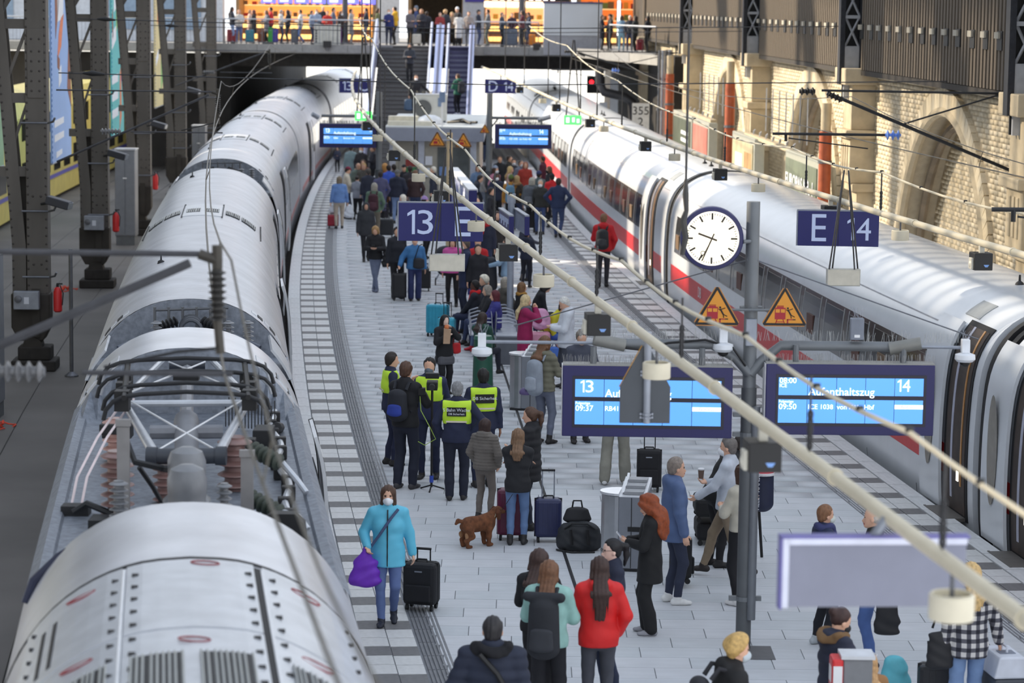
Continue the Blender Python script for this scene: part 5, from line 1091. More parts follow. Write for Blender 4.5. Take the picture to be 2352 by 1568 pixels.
right_cant(30.0, 9.4, 6.4, 5.9, 4.9, 4.83, 'dark cantilever arm cut by the right edge of the picture')
right_cant(101.5, 6.4, 2.3, 5.2, 4.0, 4.5, 'far cantilever crossing before the tunnel')
for zz_, Ya, Yb, lab, xs in ((5.55, 54, 54, 'thin tie wire from the nearest left column across the hall', (-9.4, 9.0)), (6.55, 66, 66, 'thin span wire crossing high before the bridge', (-11, 8.4)), (6.2, 84.6, 84.6, 'thin span wire with a spindle insulator by the banners', (-11.8, 7.7))):
    t = thing('span_wire', lab, 'wire', (0, 0, 0), 0, 'span wires across the hall'); MB().tube([(xs[0], Ya, zz_), (sum(xs) / 2, Ya, zz_ - .14), (xs[1], Yb, zz_ + .05)], .012, 5).build('wire', CHAIN, t); MB().tube([(xs[0] + .5, Ya, zz_), (xs[0] + .7, Ya, zz_), (xs[0] + .95, Ya, zz_ - .02)], [.02, .06, .02], 8).build('spindle', DARK, t, True)
t = thing('catenary_weight', 'dark knotted wire clamp hanging before the clock', 'wire', (1.62, 24.6, 4.9)); MB().tube([(0, 0, 3), (0, 0, .55)], .012, 5).build('wire', CHAIN, t); MB().tube([(0, 0, .6), (0, 0, .45), (.01, 0, .3), (-.02, 0, .2), (.01, 0, .05), (-.02, 0, -.12)], [.015, .03, .022, .035, .03, .02], 8).build('clamp', M((64, 62, 60), .6), t, True)
# ================================================================ THE FAR BRIDGE WITH SHOPS, STAIRS AND ESCALATOR
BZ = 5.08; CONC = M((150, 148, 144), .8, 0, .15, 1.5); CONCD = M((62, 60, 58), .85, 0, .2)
FY = 116.0
def front(x): return FY if x < 2.4 else FY - (x - 2.4) * 4.6      # the right part swings towards the camera
m = MB()
for a, b in ((-24, -6.15), (-6.15, -1.85), (-1.85, 2.4), (2.4, 5.5)):
    ya, yb = front(a), front(b); 
    if a == -6.15: ya = yb = FY + .05
    m.add([(a, ya, BZ), (b, yb, BZ), (b, 140, BZ), (a, 140, BZ), (a, ya, BZ - .38), (b, yb, BZ - .38), (b, 140, BZ - .38), (a, 140, BZ - .38)], [(0, 1, 2, 3), (4, 7, 6, 5), (0, 4, 5, 1), (1, 5, 6, 2), (2, 6, 7, 3), (3, 7, 4, 0)])
deck = tag(m.build('bridge_deck', CONC), kind='structure')
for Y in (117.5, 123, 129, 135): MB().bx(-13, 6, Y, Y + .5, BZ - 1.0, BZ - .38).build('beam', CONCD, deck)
for x in np.arange(-23.4, 3.2, 2.0):
    if x < -7 or x > -1.9: MB().prism([(0, -.34), (1.98, -.34), (1.98, .02), (0, .02)], (x, front(x) - .02, BZ), Vector((1.98, front(x + 1.98) - front(x), 0)) / 1.98, (0, 0, 1), (0, -.04, 0)).build('edge_panel', M((142, 142, 142), .7, 0, .1), deck)
# railings
def railing(x0, x1, lab):
    t = thing('railing', lab, 'railing', (0, 0, 0), 0, 'bridge railings'); n = max(2, int((x1 - x0) / 1.6))
    def p(x, z): return Vector((x, front(x) + .1, BZ + z))
    MB().tube([p(x0, 1.1), p(min(2.4, x1) if x0 < 2.4 else x0 + .01, 1.1), p(x1, 1.1)], .035, 6).build('handrail', M((196, 198, 202), .35, .4), t)
    for k in range(n + 1): x = x0 + (x1 - x0) * k / n; MB().tube([p(x, 0), p(x, 1.1)], .022, 5).build('post', STEEL, t)
    m = MB(); k = x0
    while k < x1: m.tube([p(k, .05), p(k, 1.05)], .007, 3, caps=False); k += .16
    m.build('bars', STEEL, t, kind='stuff'); MB().tube([p(x0, .08), p(x1, .08)], .015, 4).build('bottom_rail', STEEL, t)
railing(-23, -12.9, 'railing along the bridge behind the left columns'); railing(-12.85, -6.2, 'railing along the left half of the bridge'); railing(-1.8, 1.0, 'railing between the escalator and the white hoarding'); railing(3.9, 5.45, 'railing at the right end of the bridge')
# shops at the back of the concourse, open fronts with shelves that glow themselves
SHOPY = 124.0
def shop(x0, x1, lab, warm, em, dark=False):
    t = thing('shop', lab, 'shop', ((x0 + x1) / 2, SHOPY, BZ), 0, 'shops at the back of the bridge'); w = (x1 - x0) / 2
    MB().bx(-w, w, 2.6, 2.8, 0, 4).build('back_wall', M(warm, .6, emit=em) if not dark else M((64, 50, 30), .7, 0, .2), t)  # glow in the wall colour stands in for the shop lighting
    MB().bx(-w, -w + .15, 0, 2.8, 0, 4).bx(w - .15, w, 0, 2.8, 0, 4).build('side_wall', M((150, 120, 84), .6), t); MB().bx(-w, w, 0, 2.8, 3.4, 3.6).build('ceiling_panel', M((255, 226, 170), .5, emit=2.2) if not dark else M((60, 56, 50), .6), t)
    if not dark:
        for z in (.55, 1.15, 1.7, 2.2):
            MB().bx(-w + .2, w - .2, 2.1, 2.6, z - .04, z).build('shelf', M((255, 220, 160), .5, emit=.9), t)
            for k in range(int(w * 2 / .34)):
                x = -w + .3 + k * .34 + random.uniform(-.06, .06)
                c = random.choice([(190, 60, 50), (220, 150, 60), (150, 40, 40), (236, 196, 90), (120, 90, 60), (230, 220, 200), (110, 130, 70)]); h = random.uniform(.12, .36)
                piece('goods', M(c, .5, 0, 0), t, (x, 2.2, z + h / 2), (random.uniform(.14, .3), .2, h))
        MB().bx(-w + .3, w - .3, .3, .9, 0, .95).build('counter', M((140, 84, 50), .5, 0, .2), t); MB().bx(-w + .3, w - .3, .28, .3, .12, .34).bx(-w + .3, w - .3, .28, .3, .6, .84).build('counter_light', M((255, 206, 120), .5, emit=1.5), t)
    return t
sh = shop(-13.2, -6.6, 'bright warm-lit bakery with full shelves behind the queue', (236, 180, 104), .45)
for k in range(7): x = -2.1 + k * .78; MB().bx(x, x + .7, -.05, 0, 1.78, 2.1).build('menu_screen', M((120, 120, 240), .4, emit=1.1), sh); MB().bx(x + .1, x + .5, -.06, -.05, 1.85, 2.03).build('screen_picture', M((210, 214, 255), .4, emit=1.2), sh)
MB().bx(-2.2, 3.4, -.06, .0, 2.12, 2.4).build('sign_band', M((80, 40, 120), .5, emit=.5), sh)
shop(-5.1, -2.4, 'dark brown shop front between the two bright shops', (64, 50, 30), 0, True)
sh2 = shop(-1.6, 2.6, 'bright cream shop with large white letters above', (240, 196, 150), .5)
MB().bx(-1.8, 2.0, -.08, 0, 2.02, 2.5).build('fascia', BLACK, sh2); [piece('letter', M((255, 250, 240), .5, emit=2), sh2, (-1.5 + k * .34, -.1, 2.16), (.2 if k % 3 else .26, .03, .2)) for k in range(9)]
MB().bx(-2.1, 1.9, -.04, 0, 1.72, 2.0).build('light_band', M((255, 226, 190), .5, emit=2.2), sh2)
shop(2.9, 6.4, 'amber-lit shop at the right end of the bridge', (206, 120, 60), .5)
for x, c, lab in ((-6.0, (206, 204, 202), 'pale wall pier left of the dark shop front'), (-2.0, (170, 170, 176), 'pale grey pier right of the dark shop front'), (5.9, (190, 176, 160), 'round cream column at the right end of the bridge')):
    t = thing('pillar', lab, 'pillar', (x, SHOPY - .3, BZ))
    if x > 5: MB().lathe([(.4, 0), (.4, 4)], (0, 0, 0), 20).build('shaft', M(c, .5), t, True)
    else: MB().bx(-.5, .5, 0, .5, 0, 4).build('shaft', M(c, .6), t)
    if x == -2.0: MB().bx(-.4, .5, -.04, 0, 1.95, 2.4).build('sign_band', M((60, 50, 130), .5), t)
for x, lab in ((-7.7, 'thin dark grey column on the bridge among the bakery queue'), (.25, 'thin dark column on the bridge before the cream shop')):
    t = thing('pillar', lab, 'pillar', (x, 118.5, BZ)); MB().tube([(0, 0, 0), (0, 0, 4)], .13, 12).build('shaft', M((84, 86, 94), .5), t, True); MB().lathe([(.2, 0), (.2, .1)], (0, 0, 0), 12).build('foot', STEEL, t)
t = thing('light_strip', 'white upright light strip by the amber shop', 'lamp', (4.75, 121.5, BZ + .5)); MB().bx(-.06, .06, 0, .1, 0, 1.6).build('tube', M((255, 255, 250), .4, emit=2.5), t)
MB().bx(-.1, .1, .1, .2, -.5, 1.6).build('back_plate', STEEL, t)
t = thing('hoarding', 'tall white hoarding box standing on the bridge edge', 'hoarding', (2.5, 115.2, BZ)); MB().bx(-1.28, 1.28, 0, 1.4, .55, 1.95).build('panel', M((198, 203, 210), .6, 0, .05, .8), t, bevel=.02); MB().bx(-1.28, 1.28, .03, 1.4, -.3, .55).build('lower_panel', M((152, 154, 162), .6, 0, .08), t); MB().bx(-1.32, 1.3, -.03, 1.42, 1.95, 2.02).build('cap', M((70, 74, 110), .5), t); MB().bx(-.3, -.1, -.05, 0, -.3, .1).build('clamp', GALV, t)
t = thing('kiosk_case', 'silver advertising case standing at the left bridge railing', 'kiosk', (-8.35, 116.45, BZ)); MB().prism([(-.58, 0), (.58, 0), (.58, .92), (.2, .88), (-.2, .88), (-.58, .92)], (0, 0, 0), (1, 0, 0), (0, 0, 1), (0, .4, 0)).build('case', M((206, 206, 200), .3, .4, .1), t, bevel=.01)
for k in range(6): MB().bx(-.52 + k * .19, -.5 + k * .19, -.012, 0, .04, .84).build('rib', GALV, t)
[piece('letter', M((90, 92, 96), .5), t, (-.48, -.012, .14 + k * .12), (.08, .01, .09)) for k in range(5)]
for x, lab in ((-8.3, 'small dark monitor fixed to the bridge edge below the silver case'), (.95, 'small dark monitor fixed to the bridge edge by the hoarding')):
    t = thing('monitor', lab, 'monitor', (x, 115.75, BZ - .1)); MB().bx(-.18, .18, 0, .18, 0, .28).build('case', M((40, 40, 42), .4), t, bevel=.01); MB().tube([(0, .1, -.12), (0, .1, 0)], .03, 6).bx(-.05, .05, .1, .3, -.14, -.08).build('foot', STEEL, t)
# staircase: each step a part
ST0, ST1 = -6.0, -3.78; NS = 30
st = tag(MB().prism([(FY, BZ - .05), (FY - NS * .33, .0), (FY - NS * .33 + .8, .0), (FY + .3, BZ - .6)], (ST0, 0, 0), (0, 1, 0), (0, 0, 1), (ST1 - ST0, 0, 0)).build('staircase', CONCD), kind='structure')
STEPM = M((70, 66, 64), .7, 0, .12); NOSE = M((128, 128, 134), .5, .1)
for k in range(NS):
    z = BZ - (k + 1) * BZ / NS; y = FY - (k + 1) * .33
    MB().bx(ST0, ST1, y, y + .36, z - .06, z).bx(ST0, ST1, y + .30, y + .34, z, z + BZ / NS).build('step', STEPM, st); piece('nosing', NOSE, st, ((ST0 + ST1) / 2, y + .015, z - .01), (ST1 - ST0, .03, .03))
GLS = M((186, 192, 224), .15, .1, .06, 1); ALU = M((206, 210, 226), .3, .5, .05)
def balustrade(x, w, lab, top=1.0):
    t = thing('balustrade', lab, 'balustrade', (x, 0, 0), 0, 'balustrades of stairs and escalator'); yb = FY - NS * .33
    MB().prism([(FY + .4, BZ - .1), (FY + .4, BZ + top), (FY, BZ + top), (yb, top), (yb, -.0), (FY, BZ - .1)], (-w / 2, 0, 0), (0, 1, 0), (0, 0, 1), (w, 0, 0)).build('panel', GLS, t)
    MB().tube([(0, FY + .5, BZ + top + .03), (0, FY, BZ + top + .03), (0, yb, top + .03)], .05, 8).build('handrail', ALU if w < .2 else M((60, 62, 90), .4), t, True)
    return t
balustrade(-6.12, .12, 'glass balustrade on the left of the stairs', 1.1); balustrade(-3.70, .1, 'slim rail between stairs and escalator', 1.0); balustrade(-3.32, .34, 'broad escalator flank right of the stairs', .95); balustrade(-2.96, .1, 'slim glass balustrade left of the escalator steps', .95); balustrade(-1.92, .22, 'glass balustrade right of the escalator steps', .95)
es = tag(MB().prism([(FY, BZ - .1), (FY - NS * .33, -.0), (FY - NS * .33 + .8, .0), (FY + .3, BZ - .7)], (-2.9, 0, 0), (0, 1, 0), (0, 0, 1), (.95, 0, 0)).build('escalator', M((70, 68, 88), .5, .2)), kind='structure')
ESM = M((84, 82, 108), .5, .3, .1)
for k in range(25):
    z = BZ - (k + 1) * BZ / 25; y = FY - (k + 1) * .396
    MB().bx(-2.88, -1.98, y, y + .42, z - .05, z).bx(-2.88, -1.98, y + .38, y + .41, z, z + .2).build('escalator_step', ESM, es)
MB().bx(-2.9, -1.95, FY - .1, FY + .5, BZ - .02, BZ + .015).build('landing_plate', M((180, 180, 196), .3, .6), es)
# service building in front of the stairs
bl = thing('service_building', 'white flat-roofed service building in front of the stairs', 'building', (-2.68, 88, 0)); WB = M((196, 200, 210), .6, 0, .05); GB = M((150, 156, 172), .5, .1, .05)
MB().bx(-1.5, 1.5, .15, 9.5, 0, 2.42).build('wall', M((176, 172, 160), .6, 0, .06), bl); MB().bx(-1.68, 1.66, -.25, 9.8, 2.42, 2.86).build('roof', GB, bl); MB().bx(-1.66, 1.64, -.22, 9.7, 2.86, 2.9).build('roof_sheet', M((206, 208, 206), .7, 0, .1, 1), bl)
for x in (-1.42, -.45, 1.3): MB().bx(x - .1, x + .1, -.02, .16, 0, 2.42).build('pillar', M((186, 192, 206), .4, .2), bl)
MB().bx(-1.2, -.6, .1, .16, .0, 2.1).build('door', M((160, 158, 150), .5), bl); MB().bx(-.98, -.62, .08, .1, 1.55, 1.78).build('red_notice', M((150, 60, 56), .5), bl); MB().bx(-.98, -.62, .08, .1, 1.3, 1.52).build('green_notice', M((70, 130, 84), .5), bl)
MB().bx(.1, 1.15, .1, .16, 1.0, 2.2).build('window', M((90, 96, 96), .2, 0, .3, 2), bl); MB().bx(.15, 1.1, .12, .15, .35, .95).build('sill_panel', M((206, 206, 204), .5), bl)
for x, z, c in ((-.28, 1.35, WH2), (.28, 1.4, M((120, 150, 200), .5)), (-.2, 1.75, WH2)): MB().bx(x - .12, x + .12, .08, .1, z - .15, z + .15).build('notice', c, bl)
MB().bx(-1.6, -.1, .3, .7, 2.9, 3.05).bx(-1.6, -.6, .7, 1.1, 3.05, 3.2).build('roof_duct', M((220, 214, 196), .5, 0, .1), bl)
t = thing('air_conditioner', 'white air conditioning unit with a round fan on the service building', 'air conditioner', (-2.95, 91.0, 2.9)); MB().bx(-.58, .58, 0, .45, .05, .95).build('case', M((206, 206, 200), .5, 0, .04), t, bevel=.02); MB().lathe([(0, 0), (.28, 0), (.3, .02), (.3, .04)], (-.24, -.02, .48), 24, 0, Matrix.Rotation(math.pi / 2, 3, 'X')).build('fan_grille', M((92, 94, 94), .5), t, True); MB().bx(-.3, -.18, -.06, -.04, .46, .51).build('badge', WH2, t); MB().bx(.28, .44, -.02, 0, .55, .85).build('panel', M((120, 140, 170), .5), t); MB().bx(-.6, .6, -.02, .47, .95, .98).build('lid', WHITE, t)
m = MB()
for k in range(60): x = random.uniform(-.56, .56); m.tube([(x, random.uniform(.02, .4), .96), (x + random.uniform(-.03, .03), random.uniform(0, .45), 1.08)], .004, 3, caps=False)
m.build('bird_spikes', M((150, 140, 120), .6), t, kind='stuff')
for x in (-.5, .5): MB().bx(x - .05, x + .05, 0, .45, 0, .06).build('foot', STEEL, t)
t = thing('skylight', 'white domed skylight on the service building roof', 'skylight', (-2.9, 89.6, 2.9)); MB().lathe([(.46, 0), (.44, .12), (.34, .24), (.18, .31), (0, .33)], (0, 0, 0), 20).build('dome', M((226, 228, 232), .4), t, True); MB().lathe([(.5, 0), (.5, .05)], (0, 0, 0), 20).build('kerb', WHITE, t)
t = thing('sensor_post', 'thin white post with a blue-grey box on the service roof', 'post', (-2.45, 88.4, 2.9)); MB().tube([(0, 0, 0), (0, 0, .9)], .03, 8).build('pole', WHITE, t); MB().bx(-.1, .1, -.05, .05, .8, 1.15).build('box', M((120, 140, 170), .4), t, bevel=.01)
m = MB(); m.tube([(-2.3, 90, 2.96), (-1.9, 89.6, 3.0), (-1.6, 90.2, 2.95), (-1.3, 89.7, 2.98)], .05, 6); m.tube([(-2.2, 90.6, 2.96), (-1.8, 90.2, 3.06), (-1.5, 89.5, 2.95)], .04, 6); o = m.build('hose', BLACK); tag(o, 'black hoses lying on the service building roof', 'hose')
# ================================================================ PEOPLE
f32 = np.float32
class Sdf:
    """a signed distance grid; parts are blended in, then meshed as one continuous surface"""
    def __init__(s, lo, hi, h):
        s.h = h; s.lo = np.array(lo, f32); s.ax = [np.arange(lo[i], hi[i] + h, h, dtype=f32) for i in range(3)]
        s.F = np.full([len(a) for a in s.ax], .5, f32)
    def _sl(s, lo, hi):
        out = []
        for i in range(3):
            a = max(0, int((lo[i] - s.lo[i]) / s.h)); b = min(len(s.ax[i]), int((hi[i] - s.lo[i]) / s.h) + 2)
            if b <= a: return None
            out.append(slice(a, b))
        return tuple(out)
    def _put(s, sl, d, k):
        F = s.F[sl]
        if k <= 0: s.F[sl] = np.minimum(F, d); return
        t = np.clip(.5 + .5 * (F - d) / k, 0, 1); s.F[sl] = F + (d - F) * t - k * t * (1 - t)
    def _grid(s, sl): return s.ax[0][sl[0]][:, None, None], s.ax[1][sl[1]][None, :, None], s.ax[2][sl[2]][None, None, :]
    def cone(s, a, b, r1, r2, k=.02):
        a, b = np.array(a, f32), np.array(b, f32); m = max(r1, r2) + k + 3 * s.h; sl = s._sl(np.minimum(a, b) - m, np.maximum(a, b) + m)
        if sl is None: return s
        X, Y, Z = s._grid(sl); ab = b - a; L2 = float(ab @ ab) + 1e-9
        x, y, z = X - a[0], Y - a[1], Z - a[2]; t = np.clip((x * ab[0] + y * ab[1] + z * ab[2]) / L2, 0, 1)
        d = np.sqrt((x - t * ab[0]) ** 2 + (y - t * ab[1]) ** 2 + (z - t * ab[2]) ** 2) - (r1 + (r2 - r1) * t); s._put(sl, d, k); return s
    def chain(s, pts, rs, k=.02):
        for i in range(len(pts) - 1): s.cone(pts[i], pts[i + 1], rs[i], rs[i + 1], k)
        return s
    def ell(s, c, r, k=.02, Rm=None, sub=False):
        c = np.array(c, f32); r = np.array(r, f32); m = float(max(r)) + k + 3 * s.h; sl = s._sl(c - m, c + m)
        if sl is None: return s
        X, Y, Z = s._grid(sl); x, y, z = X - c[0], Y - c[1], Z - c[2]
        if Rm is not None: x, y, z = x * Rm[0, 0] + y * Rm[1, 0] + z * Rm[2, 0], x * Rm[0, 1] + y * Rm[1, 1] + z * Rm[2, 1], x * Rm[0, 2] + y * Rm[1, 2] + z * Rm[2, 2]
        d = (np.sqrt((x / r[0]) ** 2 + (y / r[1]) ** 2 + (z / r[2]) ** 2) - 1) * float(min(r))
        if sub: s.F[sl] = np.maximum(s.F[sl], -d)
        else: s._put(sl, d, k)
        return s
    def ecap(s, a, b, ra, rb, lat, k=.03):
        """elliptic tapered capsule: radii (side, front) at both ends, LAT is the side axis"""
        a, b, lat = np.array(a, f32), np.array(b, f32), np.array(lat, f32); m = max(*ra, *rb) + k + 3 * s.h; sl = s._sl(np.minimum(a, b) - m, np.maximum(a, b) + m)
        if sl is None: return s
        X, Y, Z = s._grid(sl); ab = b - a; L2 = float(ab @ ab) + 1e-9; x, y, z = X - a[0], Y - a[1], Z - a[2]
        t = np.clip((x * ab[0] + y * ab[1] + z * ab[2]) / L2, 0, 1); x, y, z = x - t * ab[0], y - t * ab[1], z - t * ab[2]
        u = x * lat[0] + y * lat[1] + z * lat[2]; rest = np.sqrt(np.maximum(x * x + y * y + z * z - u * u, 0))
        rx = ra[0] + (rb[0] - ra[0]) * t; ry = ra[1] + (rb[1] - ra[1]) * t
        d = (np.sqrt((u / rx) ** 2 + (rest / ry) ** 2) - 1) * np.minimum(rx, ry); s._put(sl, d, k); return s
    def cut(s, c, n):
        X, Y, Z = s.ax[0][:, None, None] - c[0], s.ax[1][None, :, None] - c[1], s.ax[2][None, None, :] - c[2]
        L = math.sqrt(sum(v * v for v in n)); s.F = np.maximum(s.F, (X * n[0] + Y * n[1] + Z * n[2]) / L).astype(f32); return s
    def ripple(s, amp, wl, axis=2, ph=0, fx=0):
        g = s.ax[axis]; w = amp * np.abs(np.sin(np.pi * (g + ph) / wl)); sh = [1, 1, 1]; sh[axis] = -1; s.F = s.F - w.reshape(sh).astype(f32) + amp * .5; return s
    def folds(s, amp, seed=0):
        r = np.random.default_rng(seed); X, Y, Z = s.ax[0][:, None, None], s.ax[1][None, :, None], s.ax[2][None, None, :]
        n = 0
        for k in range(3):
            a = r.uniform(12, 34, 3); p = r.uniform(0, 6, 3); n = n + np.sin(a[0] * X + a[2] * .7 * Z + p[0]) * np.sin(a[1] * Y - a[2] * Z + p[1])
        s.F = (s.F + amp * n / 2).astype(f32); return s
    def mesh(s, name):
        F = s.F; I = F < 0; n = [d - 1 for d in F.shape]; c = np.zeros(n, np.uint8)
        for i in (0, 1):
            for j in (0, 1):
                for k in (0, 1): c += I[i:i + n[0], j:j + n[1], k:k + n[2]]
        act = (c > 0) & (c < 8); ijk = np.argwhere(act)
        if not len(ijk): return None
        idx = np.full(n, -1, np.int32); idx[act] = np.arange(len(ijk)); C = [(i, j, k) for i in (0, 1) for j in (0, 1) for k in (0, 1)]
        val = [F[ijk[:, 0] + a, ijk[:, 1] + b, ijk[:, 2] + d] for a, b, d in C]; acc = np.zeros((len(ijk), 3), f32); cnt = np.zeros(len(ijk), f32)
        for p in range(8):
            for q in range(p + 1, 8):
                df = np.array(C[q]) - np.array(C[p])
                if np.abs(df).sum() != 1: continue
                va, vb = val[p], val[q]; m = (va < 0) != (vb < 0); t = np.where(m, va / np.where(m, va - vb, 1), 0)
                acc += (m[:, None] * (np.array(C[p], f32) + t[:, None] * df.astype(f32))); cnt += m
        V = s.lo + (ijk + acc / np.maximum(cnt, 1)[:, None]) * s.h; Q = []
        for ax in range(3):
            o = [(1, 2), (2, 0), (0, 1)][ax]; A = np.take(I, range(0, F.shape[ax] - 1), ax); B = np.take(I, range(1, F.shape[ax]), ax); e = np.argwhere(A != B)
            ok = np.ones(len(e), bool)
            for b in o: ok &= (e[:, b] >= 1) & (e[:, b] < n[b])
            e = e[ok]; fl = A[tuple(e.T)]; cs = []
            for db, dc in ((1, 1), (0, 1), (0, 0), (1, 0)):
                f = e.copy(); f[:, o[0]] -= db; f[:, o[1]] -= dc; cs.append(idx[tuple(f.T)])
            q = np.stack(cs, 1); q[~fl] = q[~fl][:, ::-1]; Q.append(q)
        Q = np.concatenate(Q); Q = Q[(Q >= 0).all(1)]; return fastmesh(name, V, Q)
def nrm(v): v = np.array(v, float); return v / (np.linalg.norm(v) + 1e-9)
def bend(S, T, l1, l2, pole):
    S, T = np.array(S, float), np.array(T, float); d = T - S; L = np.linalg.norm(d); L2 = min(L, (l1 + l2) * .995); d = d / (L + 1e-9); T = S + d * L2
    a = (l1 * l1 - l2 * l2 + L2 * L2) / (2 * L2); hh = math.sqrt(max(0, l1 * l1 - a * a)); p = np.array(pole, float); p = p - d * (p @ d); p = nrm(p); return S + d * a + p * hh, T
ARMS = dict(down=((.25, .03, .80), (.4, -1, 0)), phone=((.07, .27, 1.16), (.8, -.5, -.7)), pocket=((.20, .10, .93), (1, -.8, 0)), hips=((.19, -.04, 1.0), (1, -.35, 0)), crossed=((-.10, .21, 1.20), (.9, 0, -.6)),
    pull=((.26, -.20, .84), (.4, -1, 0)), hold=((.27, .02, .79), (.5, -1, 0)), behind=((.06, -.17, .96), (1, -.6, 0)), face=((.05, .20, 1.46), (.8, .2, -1)), fwd=((.12, .40, 1.12), (.7, -.3, -1)), reach=((.30, .42, 1.0), (.5, -.4, -1)),
    cam=((.10, .30, 1.42), (.8, 0, -1)), lap=((.08, .30, .70 + .28), (.9, -.6, -.3)), rail=((.16, .26, 1.02), (.9, -.5, -.2)), side=((.5, .05, 1.02), (.2, -1, -.4)), strap=((.10, .16, 1.30), (.9, -.2, -1)))
def skeleton(k):
    J = {}; w = k.get('w', 1.0); sit = k.get('legs', 'stand') == 'sit'; pz = .52 if sit else .94
    lean = R(k.get('lean', 0)); P = np.array([0, 0, pz]); cs, sn = math.cos(lean), math.sin(lean)
    def up(p): q = np.array(p, float); y, z = q[1], q[2] - .94; return np.array([q[0], y * cs + z * sn, pz + z * cs - y * sn])
    J['up'] = up; J['pel'] = P; J['waist'] = up((0, .0, 1.10)); J['chest'] = up((0, -.005, 1.30)); J['neck'] = up((0, -.012, 1.46)); J['head'] = up((0, .015, 1.615)); 
    hy, hp = R(k.get('yaw', 0)), R(k.get('pitch', 0)); Ry = np.array([[math.cos(hy), math.sin(hy), 0], [-math.sin(hy), math.cos(hy), 0], [0, 0, 1]]); ap = -hp - lean * .6
    Rx = np.array([[1, 0, 0], [0, math.cos(ap), -math.sin(ap)], [0, math.sin(ap), math.cos(ap)]]); J['Rh'] = Ry @ Rx
    if hp: J['head'] = J['head'] + np.array([math.sin(hy) * .03, .03 * math.cos(hy), -.012]) * (hp / R(30))
    for sd, nm in ((-1, 'L'), (1, 'R')):
        S = up((sd * .168 * w, -.01, 1.405)); a = k.get('arm' + nm, 'down'); t, pole = ARMS[a] if isinstance(a, str) else (a, (.7, -.8, -.5))
        T = up((sd * t[0] * (w if t[0] > .15 else 1), t[1], t[2])); E, Wr = bend(S, T, .285, .255, (sd * pole[0], pole[1], pole[2])); J['S' + nm], J['E' + nm], J['W' + nm] = S, E, Wr
        lg = k.get('legs', 'stand'); Hh = P + np.array([sd * .088 * w, 0, -.02])
        if lg == 'stand': A = np.array([sd * k.get('st', .10), (.03 * sd), .085])
        elif lg == 'walk': A = np.array([sd * .07, .26 * sd * k.get('step', 1), .085 if sd * k.get('step', 1) > 0 else .15])
        elif lg == 'sit': A = np.array([sd * .12, .44 + .05 * sd, .085])
        elif lg == 'cross': A = np.array([-sd * .05, .05 * sd, .085])
        Kn, An = bend(Hh, A, .43, .42, (sd * .1, 1, .3 if sit else 0)); J['H' + nm], J['K' + nm], J['A' + nm] = Hh, Kn, An; J['T' + nm] = 0 if not (lg == 'walk' and sd * k.get('step', 1) < 0) else -.55
    return J
def head_parts(s, J, hi):
    H, Q = J['head'], J['Rh']; L = lambda p: H + Q @ np.array(p, float)
    s.ell(L((0, -.006, .03)), (.078, .096, .098), .02, Q).ell(L((0, .022, -.045)), (.056, .066, .072), .035, Q).cone(L((0, .085, -.005)), L((0, .106, -.036)), .011, .014, .012)
    if hi:
        s.ell(L((0, .074, -.088)), (.026, .022, .02), .02, Q).ell(L((0, .092, -.062)), (.024, .012, .011), .01, Q)
        for sd in (-1, 1): s.ell(L((sd * .080, -.004, -.012)), (.011, .02, .032), .008, Q); s.ell(L((sd * .032, .092, .012)), (.017, .012, .010), .004, Q, True); s.ell(L((sd * .031, .078, .013)), (.014, .013, .012), .004, Q)
    s.cone(J['neck'] - np.array([0, 0, .04]), H + Q @ np.array([0, -.015, -.06]), .056, .05, .03)
def hand(s, J, nm, hi, curl):
    sd = -1 if nm == 'L' else 1; Wr, El = J['W' + nm], J['E' + nm]; d = nrm(Wr - El); n = np.array([-sd * 1.0, 0.25, 0]); n = nrm(n - d * (n @ d)); b = np.cross(d, n)   # n: palm normal towards the body
    if abs(d[1]) > .6: n = np.array([-sd * .5, 0, .9]); n = nrm(n - d * (n @ d)); b = np.cross(d, n)
    if b @ np.array([0, .8, .6]) < 0: b = -b        # thumb side: forward / up
    p0 = Wr + d * .02; p1 = Wr + d * .085; s.ecap(p0, p1, (.03, .019), (.041, .017), b, .015)
    if not hi: s.ecap(p1, p1 + d * .055 + n * .03 * curl, (.038, .016), (.03, .014), b, .01); s.cone(p0 + b * .025, p0 + b * .055 + d * .04 + n * .01, .014, .011, .01); return
    for i, (o, L) in enumerate(((.030, .070), (.010, .078), (-.010, .072), (-.029, .056))):
        q0 = p1 + b * o; q1 = q0 + (d * math.cos(curl * .7) + n * math.sin(curl * .7)) * L * .5; q2 = q1 + (d * math.cos(curl * 1.6) + n * math.sin(curl * 1.6)) * L * .5; s.cone(q0, q1, .0095, .009, .004); s.cone(q1, q2, .009, .0075, .004)
    t0 = p0 + b * .026; t1 = t0 + nrm(d * .7 + b * .7 + n * .3) * .045; t2 = t1 + nrm(d + n * .5 + b * .1) * .032; s.cone(t0, t1, .013, .011, .008); s.cone(t1, t2, .011, .0085, .004)
def BB(J, keys, m):
    P = np.array([J[k] for k in keys]); return P.min(0) - m, P.max(0) + m
UP = ['pel', 'waist', 'chest', 'neck', 'head', 'SL', 'EL', 'WL', 'SR', 'ER', 'WR']
